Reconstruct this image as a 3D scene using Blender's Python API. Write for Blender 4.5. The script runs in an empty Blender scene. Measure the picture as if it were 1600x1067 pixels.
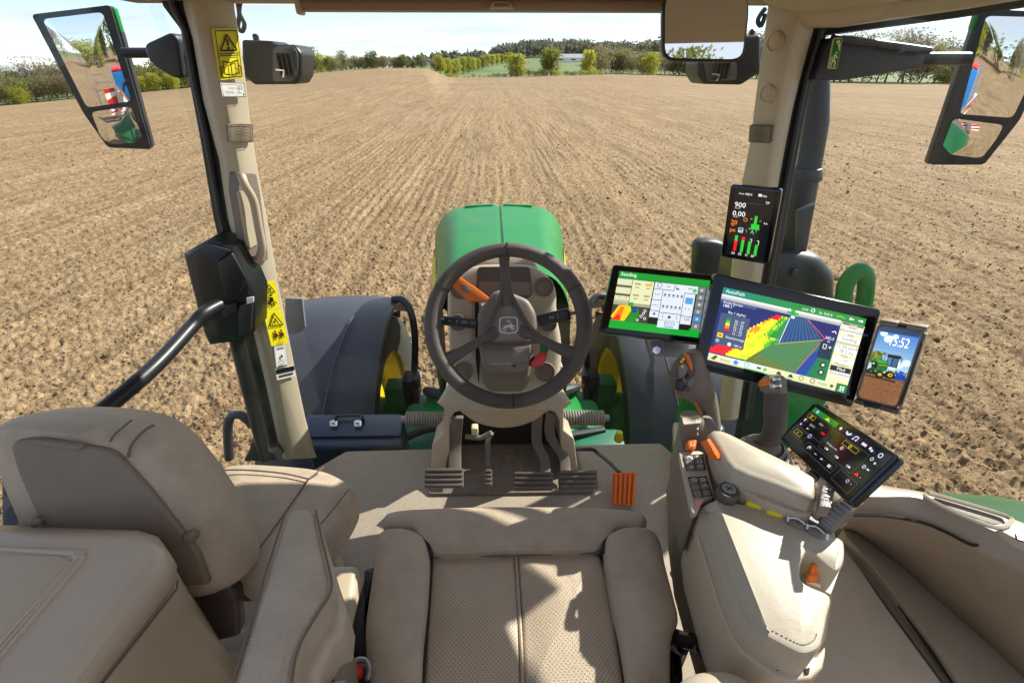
import bpy, bmesh, math, random
import numpy as np
from mathutils import Vector as V, Matrix

random.seed(7)
RNG = np.random.default_rng(11)
sc = bpy.context.scene
COL = sc.collection
PI = math.pi
R = math.radians

# ------------------------------------------------------------------ camera
CAM = V((-0.02, 0.0, 3.05))            # eye at head-rest height above the driver seat
TH, PS = R(31.08), R(2.07)             # pitch down, yaw to the right
cam_d = bpy.data.cameras.new('camera')
cam_d.sensor_width = 36.0
cam_d.lens = 16.0
cam_d.clip_start = 0.02
cam_d.clip_end = 9000
cam = bpy.data.objects.new('camera', cam_d)
COL.objects.link(cam)
cam.location = CAM
cam.rotation_euler = (PI / 2 - TH, 0, -PS)
sc.camera = cam

# ------------------------------------------------------------------ light
SUN_AZ, SUN_EL = R(58.0), R(37.2)      # azimuth to the right of straight ahead
SUN_STRENGTH = 4.0
SKY_STRENGTH = 0.115
EXPOSURE = 1.15
to_sun = V((math.sin(SUN_AZ) * math.cos(SUN_EL), math.cos(SUN_AZ) * math.cos(SUN_EL), math.sin(SUN_EL)))
sun_d = bpy.data.lights.new('sun', 'SUN')
sun_d.energy = SUN_STRENGTH
sun_d.angle = R(0.53)
sun_d.color = (1.0, 0.955, 0.88)
sun = bpy.data.objects.new('sun', sun_d)
COL.objects.link(sun)
sun.rotation_euler = to_sun.to_track_quat('Z', 'Y').to_euler()
sun.location = to_sun * 50

world = bpy.data.worlds.new('World')
sc.world = world
world.use_nodes = True
wn = world.node_tree
wn.nodes.clear()
wo = wn.nodes.new('ShaderNodeOutputWorld')
bg = wn.nodes.new('ShaderNodeBackground')
bg.inputs['Strength'].default_value = SKY_STRENGTH
sky = wn.nodes.new('ShaderNodeTexSky')
sky.sky_type = 'NISHITA'
sky.sun_disc = False
sky.sun_elevation = SUN_EL
sky.sun_rotation = SUN_AZ
sky.air_density = 0.65
sky.dust_density = 0.05
sky.ozone_density = 1.6
# thin fair-weather clouds: noise on a flat cloud layer high above
tc = wn.nodes.new('ShaderNodeTexCoord')
sep = wn.nodes.new('ShaderNodeSeparateXYZ')
wn.links.new(tc.outputs['Generated'], sep.inputs[0])
mx = wn.nodes.new('ShaderNodeMath'); mx.operation = 'MAXIMUM'; mx.inputs[1].default_value = 0.0
wn.links.new(sep.outputs['Z'], mx.inputs[0])
ad = wn.nodes.new('ShaderNodeMath'); ad.operation = 'ADD'; ad.inputs[1].default_value = 0.055
wn.links.new(mx.outputs[0], ad.inputs[0])
dv = wn.nodes.new('ShaderNodeVectorMath'); dv.operation = 'DIVIDE'
cb = wn.nodes.new('ShaderNodeCombineXYZ')
for i in range(3):
    wn.links.new(ad.outputs[0], cb.inputs[i])
wn.links.new(tc.outputs['Generated'], dv.inputs[0])
wn.links.new(cb.outputs[0], dv.inputs[1])
cn = wn.nodes.new('ShaderNodeTexNoise')
cn.inputs['Scale'].default_value = 0.55
cn.inputs['Detail'].default_value = 8
cn.inputs['Roughness'].default_value = 0.58
wn.links.new(dv.outputs[0], cn.inputs['Vector'])
cr = wn.nodes.new('ShaderNodeValToRGB')
cr.color_ramp.elements[0].position = 0.40
cr.color_ramp.elements[0].color = (0.06, 0.06, 0.06, 1)
cr.color_ramp.elements[1].position = 0.60
cr.color_ramp.elements[1].color = (0.85, 0.85, 0.85, 1)
wn.links.new(cn.outputs['Fac'], cr.inputs['Fac'])
mixc = wn.nodes.new('ShaderNodeMix'); mixc.data_type = 'RGBA'
wn.links.new(cr.outputs['Color'], mixc.inputs[0])
wn.links.new(sky.outputs[0], mixc.inputs[6])
mixc.inputs[7].default_value = (3.55, 3.68, 3.92, 1)
wn.links.new(mixc.outputs[2], bg.inputs['Color'])
wn.links.new(bg.outputs[0], wo.inputs[0])

sc.view_settings.view_transform = 'Standard'
sc.view_settings.look = 'None'
sc.view_settings.exposure = EXPOSURE
sc.view_settings.gamma = 1
sc.view_settings.use_curve_mapping = False
sc.cycles.max_bounces = 8
sc.cycles.transparent_max_bounces = 24
sc.cycles.use_denoising = True
sc.cycles.sample_clamp_indirect = 6

# ------------------------------------------------------------------ sight lines used while measuring
FWD = V((math.sin(PS) * math.cos(TH), math.cos(PS) * math.cos(TH), -math.sin(TH)))
RGT = V((math.cos(PS), -math.sin(PS), 0))
UPV = RGT.cross(FWD)
FPX = 711.11

def ray(px, py):
    return FWD + RGT * ((px - 800) / FPX) - UPV * ((py - 533.5) / FPX)

def at(px, py, y=None, z=None, x=None, d=None):
    """point of the place seen at (px, py) of the photograph on the plane y=, z=, x= or at depth d"""
    r = ray(px, py)
    if y is not None: t = (y - CAM.y) / r.y
    elif z is not None: t = (z - CAM.z) / r.z
    elif x is not None: t = (x - CAM.x) / r.x
    else: t = d
    return CAM + r * t

def on(px, py, p0, n):
    r = ray(px, py)
    return CAM + r * ((p0 - CAM).dot(n) / r.dot(n))

def quad(tl, tr, br, bl, d):
    """flat parallelogram whose corners are seen at the four places; d = depth of the first"""
    r = [ray(*q) for q in (tl, tr, br, bl)]
    A = np.array([[-r[1][i], r[2][i], -r[3][i]] for i in range(3)])
    s = np.linalg.solve(A, -np.array(r[0]))
    s = [1.0] + [float(k) for k in s]
    # tl - tr + br - bl = 0
    return [CAM + r[i] * (d * s[i]) for i in range(4)]

# ------------------------------------------------------------------ materials
MATS = {}
def mat(name, color, rough=0.5, metal=0.0, var=0.0, vscale=8.0, bump=0.0, bscale=200.0, spec=0.5, coat=0.0, kind=None, col2=None, coords='Object', thr=None):
    if name in MATS: return MATS[name]
    m = bpy.data.materials.new(name); m.use_nodes = True
    nt = m.node_tree; b = nt.nodes['Principled BSDF']
    b.inputs['Base Color'].default_value = (*color, 1)
    b.inputs['Roughness'].default_value = rough
    b.inputs['Metallic'].default_value = metal
    b.inputs['Specular IOR Level'].default_value = spec
    if coat: b.inputs['Coat Weight'].default_value = coat; b.inputs['Coat Roughness'].default_value = 0.08
    tc = nt.nodes.new('ShaderNodeTexCoord')
    if var or col2:
        n = nt.nodes.new('ShaderNodeTexNoise'); n.inputs['Scale'].default_value = vscale; n.inputs['Detail'].default_value = 6
        n.inputs['Roughness'].default_value = 0.62
        nt.links.new(tc.outputs[coords], n.inputs['Vector'])
        cr = nt.nodes.new('ShaderNodeValToRGB')
        c2 = col2 or tuple(min(1, c * (1 + var)) for c in color)
        c1 = tuple(c * (1 - var) for c in color)
        t0, t1 = thr or (0.3, 0.7)
        cr.color_ramp.elements[0].position = t0; cr.color_ramp.elements[0].color = (*c1, 1)
        cr.color_ramp.elements[1].position = t1; cr.color_ramp.elements[1].color = (*c2, 1)
        nt.links.new(n.outputs['Fac'], cr.inputs['Fac'])
        nt.links.new(cr.outputs['Color'], b.inputs['Base Color'])
        mr = nt.nodes.new('ShaderNodeMapRange'); mr.inputs['To Min'].default_value = max(0.02, rough - 0.1); mr.inputs['To Max'].default_value = min(1, rough + 0.1)
        nt.links.new(n.outputs['Fac'], mr.inputs['Value']); nt.links.new(mr.outputs[0], b.inputs['Roughness'])
    if bump:
        if kind == 'leather':
            t = nt.nodes.new('ShaderNodeTexVoronoi'); t.inputs['Scale'].default_value = bscale; out = t.outputs['Distance']
        else:
            t = nt.nodes.new('ShaderNodeTexNoise'); t.inputs['Scale'].default_value = bscale; t.inputs['Detail'].default_value = 4; out = t.outputs['Fac']
        nt.links.new(tc.outputs[coords], t.inputs['Vector'])
        bp = nt.nodes.new('ShaderNodeBump'); bp.inputs['Strength'].default_value = bump; bp.inputs['Distance'].default_value = 0.002
        nt.links.new(out, bp.inputs['Height']); nt.links.new(bp.outputs[0], b.inputs['Normal'])
        if kind == 'leather':
            t2 = nt.nodes.new('ShaderNodeTexNoise'); t2.inputs['Scale'].default_value = 16; t2.inputs['Detail'].default_value = 3; t2.inputs['Distortion'].default_value = 1.2
            nt.links.new(tc.outputs[coords], t2.inputs['Vector'])
            b2 = nt.nodes.new('ShaderNodeBump'); b2.inputs['Strength'].default_value = 0.13; b2.inputs['Distance'].default_value = 0.008
            nt.links.new(t2.outputs['Fac'], b2.inputs['Height']); nt.links.new(b2.outputs[0], bp.inputs['Normal'])
    MATS[name] = m
    return m

def emit(color, s=1.0):
    key = 'glow_%02x%02x%02x_%d' % (*[int(255 * min(1, max(0, c))) for c in color], int(s * 100))
    if key in MATS: return MATS[key]
    m = bpy.data.materials.new(key); m.use_nodes = True
    nt = m.node_tree; b = nt.nodes['Principled BSDF']
    lin = [((c + 0.055) / 1.055) ** 2.4 if c > 0.04 else c / 12.92 for c in color]
    b.inputs['Base Color'].default_value = (0.012, 0.012, 0.012, 1)
    b.inputs['Roughness'].default_value = 0.12
    b.inputs['Emission Color'].default_value = (*lin, 1)
    b.inputs['Emission Strength'].default_value = s * SCREEN_GLOW
    MATS[key] = m
    return m
SCREEN_GLOW = 0.62

def ink(color, rough=0.5):
    key = 'print_%02x%02x%02x' % tuple(int(255 * c) for c in color)
    lin = tuple(((c + 0.055) / 1.055) ** 2.4 if c > 0.04 else c / 12.92 for c in color)
    return mat(key, lin, rough)

BEIGE = mat('beige_plastic', (0.50, 0.395, 0.28), 0.34, var=0.06, vscale=9, bump=0.18, bscale=900)
BEIGE_L = mat('light_beige_plastic', (0.50, 0.425, 0.31), 0.42, var=0.05, vscale=9, bump=0.2, bscale=900)
TAUPE = mat('taupe_plastic', (0.215, 0.163, 0.115), 0.5, var=0.09, vscale=12, bump=0.35, bscale=700)
LEATHER = mat('beige_leather', (0.47, 0.37, 0.265), 0.42, var=0.11, vscale=26, bump=0.55, bscale=520, kind='leather')
LEATHER_L = mat('cream_leather', (0.44, 0.375, 0.275), 0.5, var=0.05, vscale=14, bump=0.14, bscale=900, kind='leather')
SEAM = mat('seam_thread', (0.16, 0.12, 0.085), 0.8)
STITCH = mat('pale_stitching', (0.50, 0.43, 0.32), 0.8)
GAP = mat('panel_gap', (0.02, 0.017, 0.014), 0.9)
CARPET = mat('floor_mat', (0.37, 0.30, 0.225), 0.9, var=0.12, vscale=120, bump=0.9, bscale=420)
MATRUBBER = mat('pedal_mat', (0.21, 0.165, 0.125), 0.85, var=0.25, vscale=26, bump=0.6, bscale=300)
GRIP = mat('dark_grip', (0.10, 0.08, 0.067), 0.5, var=0.12, vscale=30, bump=0.45, bscale=600, kind='leather')
GRIP2 = mat('brown_grey_plastic', (0.215, 0.17, 0.135), 0.48, var=0.1, vscale=20, bump=0.3, bscale=800)
BLACK = mat('black_plastic', (0.012, 0.012, 0.014), 0.38, var=0.15, vscale=14)
RUBBER = mat('black_rubber', (0.016, 0.017, 0.02), 0.6, var=0.2, vscale=20)
BEZEL = mat('glossy_bezel', (0.006, 0.006, 0.008), 0.13)
SLATE = mat('slate_plastic', (0.040, 0.043, 0.058), 0.42, var=0.10, vscale=5, bump=0.2, bscale=400)
SLATE_D = mat('dark_slate_plastic', (0.024, 0.026, 0.032), 0.42, var=0.12, vscale=5, bump=0.2, bscale=400)
NAVY = mat('navy_box_paint', (0.022, 0.032, 0.065), 0.35, var=0.12, vscale=6)
GREEN = mat('green_paint', (0.006, 0.20, 0.036), 0.40, var=0.07, vscale=3, spec=0.28)
GREEN_F = mat('shaded_dusty_green', (0.010, 0.10, 0.032), 0.35, var=0.15, vscale=5)  # the green paint darkened: the fender's shade and dust put into its colour
GREEN_D = mat('dusty_green_casting', (0.010, 0.185, 0.048), 0.45, var=0.25, vscale=14, bump=0.5, bscale=60)
YELLOW = mat('yellow_paint', (0.72, 0.55, 0.012), 0.35, var=0.06, vscale=8)
YSIGN = mat('yellow_label', (0.82, 0.72, 0.01), 0.5)
ORANGE = mat('orange_plastic', (0.80, 0.17, 0.010), 0.42, var=0.05, vscale=20)
RED = mat('red_plastic', (0.72, 0.03, 0.015), 0.35)
CHROME = mat('bright_metal', (0.7, 0.7, 0.7), 0.2, metal=1.0)
STEEL = mat('grey_steel', (0.30, 0.29, 0.28), 0.4, metal=0.6)
TYRE = mat('tyre_rubber', (0.04, 0.043, 0.032), 0.85, var=0.25, vscale=14, bump=0.5, bscale=80)
BELLOWS = mat('bellows_rubber', (0.33, 0.285, 0.25), 0.6, var=0.08, vscale=20)
BLUE = mat('implement_blue', (0.015, 0.21, 0.56), 0.35, var=0.08, vscale=6)
WHITE = mat('white_plastic', (0.78, 0.77, 0.74), 0.5)
KEYS = mat('grey_key', (0.20, 0.17, 0.15), 0.45)
SILL = mat('tan_sill_plastic', (0.33, 0.255, 0.17), 0.42, var=0.06, vscale=9, bump=0.18, bscale=900)
PEDAL = mat('pedal_iron', (0.15, 0.118, 0.095), 0.5, var=0.12, vscale=25, bump=0.3, bscale=500)
HEADLN = mat('roof_lining', (0.45, 0.33, 0.235), 0.8, var=0.08, vscale=30, bump=0.4, bscale=500)
LAMPGLASS = mat('lamp_lens', (0.09, 0.09, 0.095), 0.12)

def mirror_mat():
    m = bpy.data.materials.new('mirror_glass'); m.use_nodes = True
    b = m.node_tree.nodes['Principled BSDF']
    b.inputs['Base Color'].default_value = (0.86, 0.88, 0.9, 1); b.inputs['Metallic'].default_value = 1; b.inputs['Roughness'].default_value = 0.015
    return m
MIRROR = mirror_mat()

def glass_mat():
    m = bpy.data.materials.new('window_glass'); m.use_nodes = True
    nt = m.node_tree; nt.nodes.clear()
    o = nt.nodes.new('ShaderNodeOutputMaterial'); mixs = nt.nodes.new('ShaderNodeMixShader')
    tr = nt.nodes.new('ShaderNodeBsdfTransparent'); tr.inputs[0].default_value = (0.965, 0.98, 0.97, 1)
    gl = nt.nodes.new('ShaderNodeBsdfGlossy'); gl.inputs['Roughness'].default_value = 0.01
    lw = nt.nodes.new('ShaderNodeLayerWeight'); lw.inputs[0].default_value = 0.5
    pw = nt.nodes.new('ShaderNodeMath'); pw.operation = 'POWER'; pw.inputs[1].default_value = 5
    ma = nt.nodes.new('ShaderNodeMath'); ma.operation = 'MULTIPLY_ADD'; ma.inputs[1].default_value = 0.6; ma.inputs[2].default_value = 0.012
    nt.links.new(lw.outputs['Facing'], pw.inputs[0]); nt.links.new(pw.outputs[0], ma.inputs[0])
    nt.links.new(ma.outputs[0], mixs.inputs[0]); nt.links.new(tr.outputs[0], mixs.inputs[1]); nt.links.new(gl.outputs[0], mixs.inputs[2])
    # a light film of field dust on the pane
    df = nt.nodes.new('ShaderNodeBsdfDiffuse'); df.inputs[0].default_value = (0.62, 0.54, 0.44, 1)
    tcg = nt.nodes.new('ShaderNodeTexCoord'); ng = nt.nodes.new('ShaderNodeTexNoise'); ng.inputs['Scale'].default_value = 3.5; ng.inputs['Detail'].default_value = 9; ng.inputs['Roughness'].default_value = 0.7
    nt.links.new(tcg.outputs['Object'], ng.inputs['Vector'])
    mg = nt.nodes.new('ShaderNodeMapRange'); mg.inputs['From Min'].default_value = 0.35; mg.inputs['From Max'].default_value = 0.75; mg.inputs['To Min'].default_value = 0.0; mg.inputs['To Max'].default_value = 0.012
    nt.links.new(ng.outputs['Fac'], mg.inputs['Value'])
    m2 = nt.nodes.new('ShaderNodeMixShader'); nt.links.new(mg.outputs[0], m2.inputs[0]); nt.links.new(mixs.outputs[0], m2.inputs[1]); nt.links.new(df.outputs[0], m2.inputs[2])
    nt.links.new(m2.outputs[0], o.inputs[0])
    return m
GLASS = glass_mat()

def perforated():
    m = mat('perforated_leather', (0.49, 0.385, 0.275), 0.44, var=0.08, vscale=12, bump=0.3, bscale=520, kind='leather')
    nt = m.node_tree; b = nt.nodes['Principled BSDF']
    old = b.inputs['Base Color'].links[0].from_socket
    tc = nt.nodes.new('ShaderNodeTexCoord')
    mp = nt.nodes.new('ShaderNodeMapping'); mp.inputs['Rotation'].default_value = (0, 0, R(45)); mp.inputs['Scale'].default_value = (215, 215, 0)
    nt.links.new(tc.outputs['Object'], mp.inputs[0])
    fr = nt.nodes.new('ShaderNodeVectorMath'); fr.operation = 'FRACTION'; nt.links.new(mp.outputs[0], fr.inputs[0])
    su = nt.nodes.new('ShaderNodeVectorMath'); su.operation = 'DISTANCE'; su.inputs[1].default_value = (0.5, 0.5, 0)
    nt.links.new(fr.outputs[0], su.inputs[0])
    lt = nt.nodes.new('ShaderNodeMath'); lt.operation = 'LESS_THAN'; lt.inputs[1].default_value = 0.23
    nt.links.new(su.outputs['Value'], lt.inputs[0])
    mixn = nt.nodes.new('ShaderNodeMix'); mixn.data_type = 'RGBA'
    nt.links.new(lt.outputs[0], mixn.inputs[0]); nt.links.new(old, mixn.inputs[6]); mixn.inputs[7].default_value = (0.25, 0.188, 0.125, 1)
    nt.links.new(mixn.outputs[2], b.inputs['Base Color'])
    return m
PERF = perforated()

# ------------------------------------------------------------------ object helpers
def wloc(o):
    l = V((0, 0, 0))
    while o is not None:
        l = l + o.location; o = o.parent
    return l

def thing(name, label, cat, loc=(0, 0, 0), group=None):
    o = bpy.data.objects.new(name, None); COL.objects.link(o)
    o.location = V(loc); o.empty_display_size = 0.05
    o['label'] = label; o['category'] = cat
    if group: o['group'] = group
    return o

def tag(o, label=None, cat=None, group=None, kind=None):
    if label: o['label'] = label
    if cat: o['category'] = cat
    if group: o['group'] = group
    if kind: o['kind'] = kind
    return o

def link_mesh(name, me, mats, parent=None):
    o = bpy.data.objects.new(name, me); COL.objects.link(o)
    for m in (mats if isinstance(mats, (list, tuple)) else [mats]):
        me.materials.append(m)
    if parent is not None:
        o.parent = parent
        me.transform(Matrix.Translation(-wloc(parent)))
    return o

def newell(pts):
    n = V((0, 0, 0))
    for a, b in zip(pts, list(pts[1:]) + [pts[0]]):
        n.x += (a.y - b.y) * (a.z + b.z); n.y += (a.z - b.z) * (a.x + b.x); n.z += (a.x - b.x) * (a.y + b.y)
    return n.normalized()

def cen(pts):
    return sum(pts, V((0, 0, 0))) / len(pts)

def facing(pts):
    """normal of the polygon on the side of the driver's eye; pts reordered to wind that way"""
    n = newell(pts)
    if n.dot(CAM - cen(pts)) < 0:
        pts = list(reversed(pts)); n = -n
    return list(pts), n

def rpoly(pts, r, seg=3):
    """polygon with rounded corners; r number or list"""
    out = []; N = len(pts)
    for i in range(N):
        p, a, b = pts[i], pts[i - 1], pts[(i + 1) % N]
        rr = r[i] if isinstance(r, (list, tuple)) else r
        if rr <= 0: out.append(p); continue
        da, db = (a - p), (b - p)
        ra = min(rr, da.length * 0.45); rb = min(rr, db.length * 0.45)
        A = p + da.normalized() * ra; Bq = p + db.normalized() * rb
        for k in range(seg + 1):
            t = k / seg
            out.append(A * (1 - t) ** 2 + p * 2 * t * (1 - t) + Bq * t * t)
    return out

def spline(pts, n=6, closed=False):
    """Catmull-Rom through pts"""
    P = list(pts); N = len(P); out = []
    rng = range(N) if closed else range(N - 1)
    for i in rng:
        if closed:
            p0, p1, p2, p3 = P[i - 1], P[i], P[(i + 1) % N], P[(i + 2) % N]
        else:
            p0, p1, p2, p3 = P[max(i - 1, 0)], P[i], P[i + 1], P[min(i + 2, N - 1)]
        for k in range(n):
            t = k / n
            out.append(0.5 * ((2 * p1) + (p2 - p0) * t + (2 * p0 - 5 * p1 + 4 * p2 - p3) * t * t + (3 * p1 - p0 - 3 * p2 + p3) * t ** 3))
    if not closed: out.append(P[-1])
    return out

class B:
    def __init__(s): s.bm = bmesh.new()
    def loft(s, rings, caps=True, closed=True, mi=0):
        vs = [[s.bm.verts.new(p) for p in r] for r in rings]
        n = len(vs[0])
        for a, b in zip(vs, vs[1:]):
            for i in range(n if closed else n - 1):
                j = (i + 1) % n
                try: s.bm.faces.new((a[i], a[j], b[j], b[i])).material_index = mi
                except ValueError: pass
        if caps and closed:
            for r in (list(reversed(vs[0])), vs[-1]):
                try: s.bm.faces.new(r).material_index = mi
                except ValueError: pass
        return vs
    def grid(s, rows, mi=0):
        return s.loft(rows, caps=False, closed=False, mi=mi)
    def slab(s, pts, t, n=None, mi=0):
        if n is None: pts, n = facing(pts)
        return s.loft([[p - n * t for p in pts], list(pts)], mi=mi)
    def box(s, c, size, rot=None, mi=0):
        c = V(c); hx, hy, hz = [k / 2 for k in size]
        Mx = rot if rot is not None else Matrix.Identity(3)
        q = lambda x, y, z: c + Mx @ V((x, y, z))
        return s.loft([[q(-hx, -hy, -hz), q(hx, -hy, -hz), q(hx, hy, -hz), q(-hx, hy, -hz)],
                       [q(-hx, -hy, hz), q(hx, -hy, hz), q(hx, hy, hz), q(-hx, hy, hz)]], mi=mi)
    def tube(s, pts, r, n=10, closed=False, mi=0, flat=1.0, ref=None):
        P = [V(p) for p in pts]; N = len(P); rings = []
        prev = None
        for i in range(N):
            if closed: t = (P[(i + 1) % N] - P[i - 1]).normalized()
            else: t = (P[min(i + 1, N - 1)] - P[max(i - 1, 0)]).normalized()
            if prev is None:
                a = V(ref) if ref is not None else (V((0, 0, 1)) if abs(t.z) < 0.9 else V((0, 1, 0)))
                u = (a - t * a.dot(t)).normalized()
            else:
                u = (prev - t * prev.dot(t)).normalized()
            prev = u; w = t.cross(u)
            rr = r[i] if isinstance(r, (list, tuple)) else r
            rings.append([P[i] + (u * math.cos(2 * PI * k / n) * flat + w * math.sin(2 * PI * k / n)) * rr for k in range(n)])
        if closed: rings.append(rings[0]); vs = s.loft(rings[:-1], caps=False, mi=mi)
        else: return s.loft(rings, mi=mi)
        a, b = vs[-1], vs[0]
        # close with the best matching rotation
        best = min(range(n), key=lambda k: (a[0].co - b[k].co).length)
        for i in range(n):
            j = (i + 1) % n
            s.bm.faces.new((a[i], a[j], b[(j + best) % n], b[(i + best) % n])).material_index = mi
        return vs
    def lathe(s, prof, o, axis, n=24, mi=0, cap=True):
        o = V(o); ax = V(axis).normalized()
        a = V((0, 0, 1)) if abs(ax.z) < 0.9 else V((0, 1, 0))
        u = (a - ax * a.dot(ax)).normalized(); w = ax.cross(u)
        rings = [[o + ax * h + (u * math.cos(2 * PI * k / n) + w * math.sin(2 * PI * k / n)) * max(r, 1e-5) for k in range(n)] for r, h in prof]
        return s.loft(rings, caps=cap, mi=mi)
    def pad(s, pts, t, r, puff=0.0, seg=4, n=None, mi=0, rings=4):
        """upholstered / moulded slab: rounded rim of radius r and a softly domed top"""
        if n is None: pts, n = facing(pts)
        N = len(pts); c = cen(pts)
        ins = []
        for i in range(N):
            e1 = (pts[i] - pts[i - 1]); e2 = (pts[(i + 1) % N] - pts[i])
            e1 = e1.normalized() if e1.length > 1e-9 else e2.normalized(); e2 = e2.normalized() if e2.length > 1e-9 else e1
            b = n.cross(e1) + n.cross(e2)
            L = b.length
            ins.append(b / max(L, 0.2) / max(0.55, math.sqrt(max(0.3, (1 + e1.dot(e2)) / 2))))
        R_ = [[p - n * t for p in pts]]
        for k in range(seg + 1):
            a = PI / 2 * k / seg
            R_.append([p + q * (r * (1 - math.cos(a))) - n * (r * (1 - math.sin(a))) for p, q in zip(pts, ins)])
        top = R_[-1]; c2 = cen(top)
        for k in range(1, rings + 1):
            f = 1 - k / (rings + 1)
            R_.append([c2 + (p - c2) * f + n * (puff * (1 - f * f)) for p in top])
        return s.loft(R_, mi=mi)
    def ridge(s, L, Rr, h, drop=0.10, n=10, mi=0, ends=(0.55, 0.9)):
        """upholstered roll between the edge lines L and Rr, arched up by h, rounded at both ends"""
        rings = []; N = len(L)
        for i, (a, c) in enumerate(zip(L, Rr)):
            e = min(i, N - 1 - i); hh = h * (ends[e] if e < len(ends) else 1.0)
            ring_ = [a - V((0, 0, drop)), a - V((0, 0, drop * .4))]
            for k in range(n + 1):
                t = k / n; x = -math.cos(PI * t) * .5 + .5
                ring_.append(a.lerp(c, x) + V((0, 0, hh * math.sin(PI * t) ** .75)))
            ring_ += [c - V((0, 0, drop * .4)), c - V((0, 0, drop))]
            rings.append(ring_)
        return s.loft(rings, mi=mi)
    def mk(s, name, mats, parent=None, bevel=0.0, seg=2, ang=32, smooth=True, sub=0, label=None, cat=None, group=None, kind=None):
        bm = s.bm
        bmesh.ops.recalc_face_normals(bm, faces=bm.faces)
        if bevel:
            ed = [e for e in bm.edges if len(e.link_faces) == 2 and e.calc_face_angle(0) > R(ang)]
            if ed:
                bmesh.ops.bevel(bm, geom=ed, offset=bevel, offset_type='OFFSET', segments=seg, profile=0.5, affect='EDGES', clamp_overlap=True)
        me = bpy.data.meshes.new(name)
        bm.to_mesh(me); bm.free()
        if smooth:
            me.shade_smooth()
            me.set_sharp_from_angle(angle=R(40))
        o = link_mesh(name, me, mats, parent)
        if sub:
            md = o.modifiers.new('subdivision', 'SUBSURF'); md.levels = sub; md.render_levels = sub
        return tag(o, label, cat, group, kind)

TEXT = {}
def text_mesh(s):
    if s not in TEXT:
        cu = bpy.data.curves.new('lettering', 'FONT'); cu.body = s; cu.size = 1.0; cu.resolution_u = 2
        ob = bpy.data.objects.new('lettering', cu)
        me = bpy.data.meshes.new_from_object(ob)
        TEXT[s] = ([tuple(v.co) for v in me.vertices], [tuple(p.vertices) for p in me.polygons])
        bpy.data.objects.remove(ob); bpy.data.curves.remove(cu); bpy.data.meshes.remove(me)
    return TEXT[s]

class Print:
    """flat print or screen picture on a parallelogram: a to the right 0..1, b down 0..1"""
    def __init__(s, tl, tr, bl, lift=0.0006, glow=None):
        s.o = tl; s.u = tr - tl; s.v = bl - tl
        n = s.u.cross(s.v).normalized()
        if n.dot(CAM - tl) < 0: n = -n
        s.n = n; s.lift = lift; s.k = 0
        s.rs = 1.0; s.vs = []; s.fs = []; s.ms = []; s.mats = []; s.glow = glow
        s.W = s.u.length; s.H = s.v.length
    def P(s, a, b, e=0.0): return s.o + s.u * a + s.v * b + s.n * (s.lift + e)
    def _m(s, c):
        m = emit(c, s.glow) if s.glow else ink(c)
        if m not in s.mats: s.mats.append(m)
        return s.mats.index(m)
    def poly(s, pts, c, lay=1):
        i = len(s.vs); s.k += 1
        e = lay * 0.0006 + s.k * 0.0000007
        s.vs += [s.P(a, b, e) for a, b in pts]
        s.fs.append(tuple(range(i, i + len(pts)))); s.ms.append(s._m(c))
    def rect(s, a0, b0, a1, b1, c, lay=1): s.poly([(a0, b0), (a1, b0), (a1, b1), (a0, b1)], c, lay)
    def frame(s, a0, b0, a1, b1, w, c, lay=2):
        wb = w * s.W / s.H
        s.rect(a0, b0, a1, b0 + wb, c, lay); s.rect(a0, b1 - wb, a1, b1, c, lay)
        s.rect(a0, b0 + wb, a0 + w, b1 - wb, c, lay); s.rect(a1 - w, b0 + wb, a1, b1 - wb, c, lay)
    def line(s, pts, w, c, lay=3):
        asp = s.W / s.H
        for (a0, b0), (a1, b1) in zip(pts, pts[1:]):
            dx, dy = (a1 - a0), (b1 - b0) / asp
            L = math.hypot(dx, dy) or 1
            nx, ny = -dy / L * w / 2, dx / L * w / 2 * asp
            s.poly([(a0 + nx, b0 + ny), (a1 + nx, b1 + ny), (a1 - nx, b1 - ny), (a0 - nx, b0 - ny)], c, lay)
    def disc(s, a, b, r, c, lay=3, n=14):
        r *= s.rs
        asp = s.W / s.H
        s.poly([(a + r * math.cos(2 * PI * k / n), b + r * asp * math.sin(2 * PI * k / n)) for k in range(n)], c, lay)
    def ring(s, a, b, r, w, c, lay=3, n=16):
        r *= s.rs; w *= s.rs
        asp = s.W / s.H
        s.line([(a + r * math.cos(2 * PI * k / n), b + r * asp * math.sin(2 * PI * k / n)) for k in range(n + 1)], w, c, lay)
    def text(s, t, a, b, h, c, lay=4, mid=False, wid=None):
        """h = letter height as a share of the panel height, (a, b) = left end of the base line"""
        vs, fs = text_mesh(t)
        if not vs: return
        k = h / 0.7
        wx = max(v[0] for v in vs) * k * s.H / s.W
        sx = (wid / wx) if wid else 1.0
        a0 = a - (wx * sx / 2 if mid else 0)
        i = len(s.vs); m = s._m(c)
        s.vs += [s.P(a0 + v[0] * k * s.H / s.W * sx, b - v[1] * k, lay * 0.0006 + 0.0005) for v in vs]
        for f in fs:
            s.fs.append(tuple(i + q for q in f)); s.ms.append(m)
    def mk(s, name, parent=None, **kw):
        me = bpy.data.meshes.new(name)
        me.from_pydata(s.vs, [], s.fs)
        me.polygons.foreach_set('material_index', s.ms)
        o = link_mesh(name, me, s.mats, parent)
        return tag(o, **kw)

# ================================================================== LAND
def vhash(ix, iy, seed):
    h = (ix.astype(np.int64) * 374761393 + iy.astype(np.int64) * 668265263 + seed * 982451653) & 0x7fffffff
    h = ((h ^ (h >> 13)) * 1274126177) & 0x7fffffff
    return ((h ^ (h >> 16)) & 0xffff) / 65535.0

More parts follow.
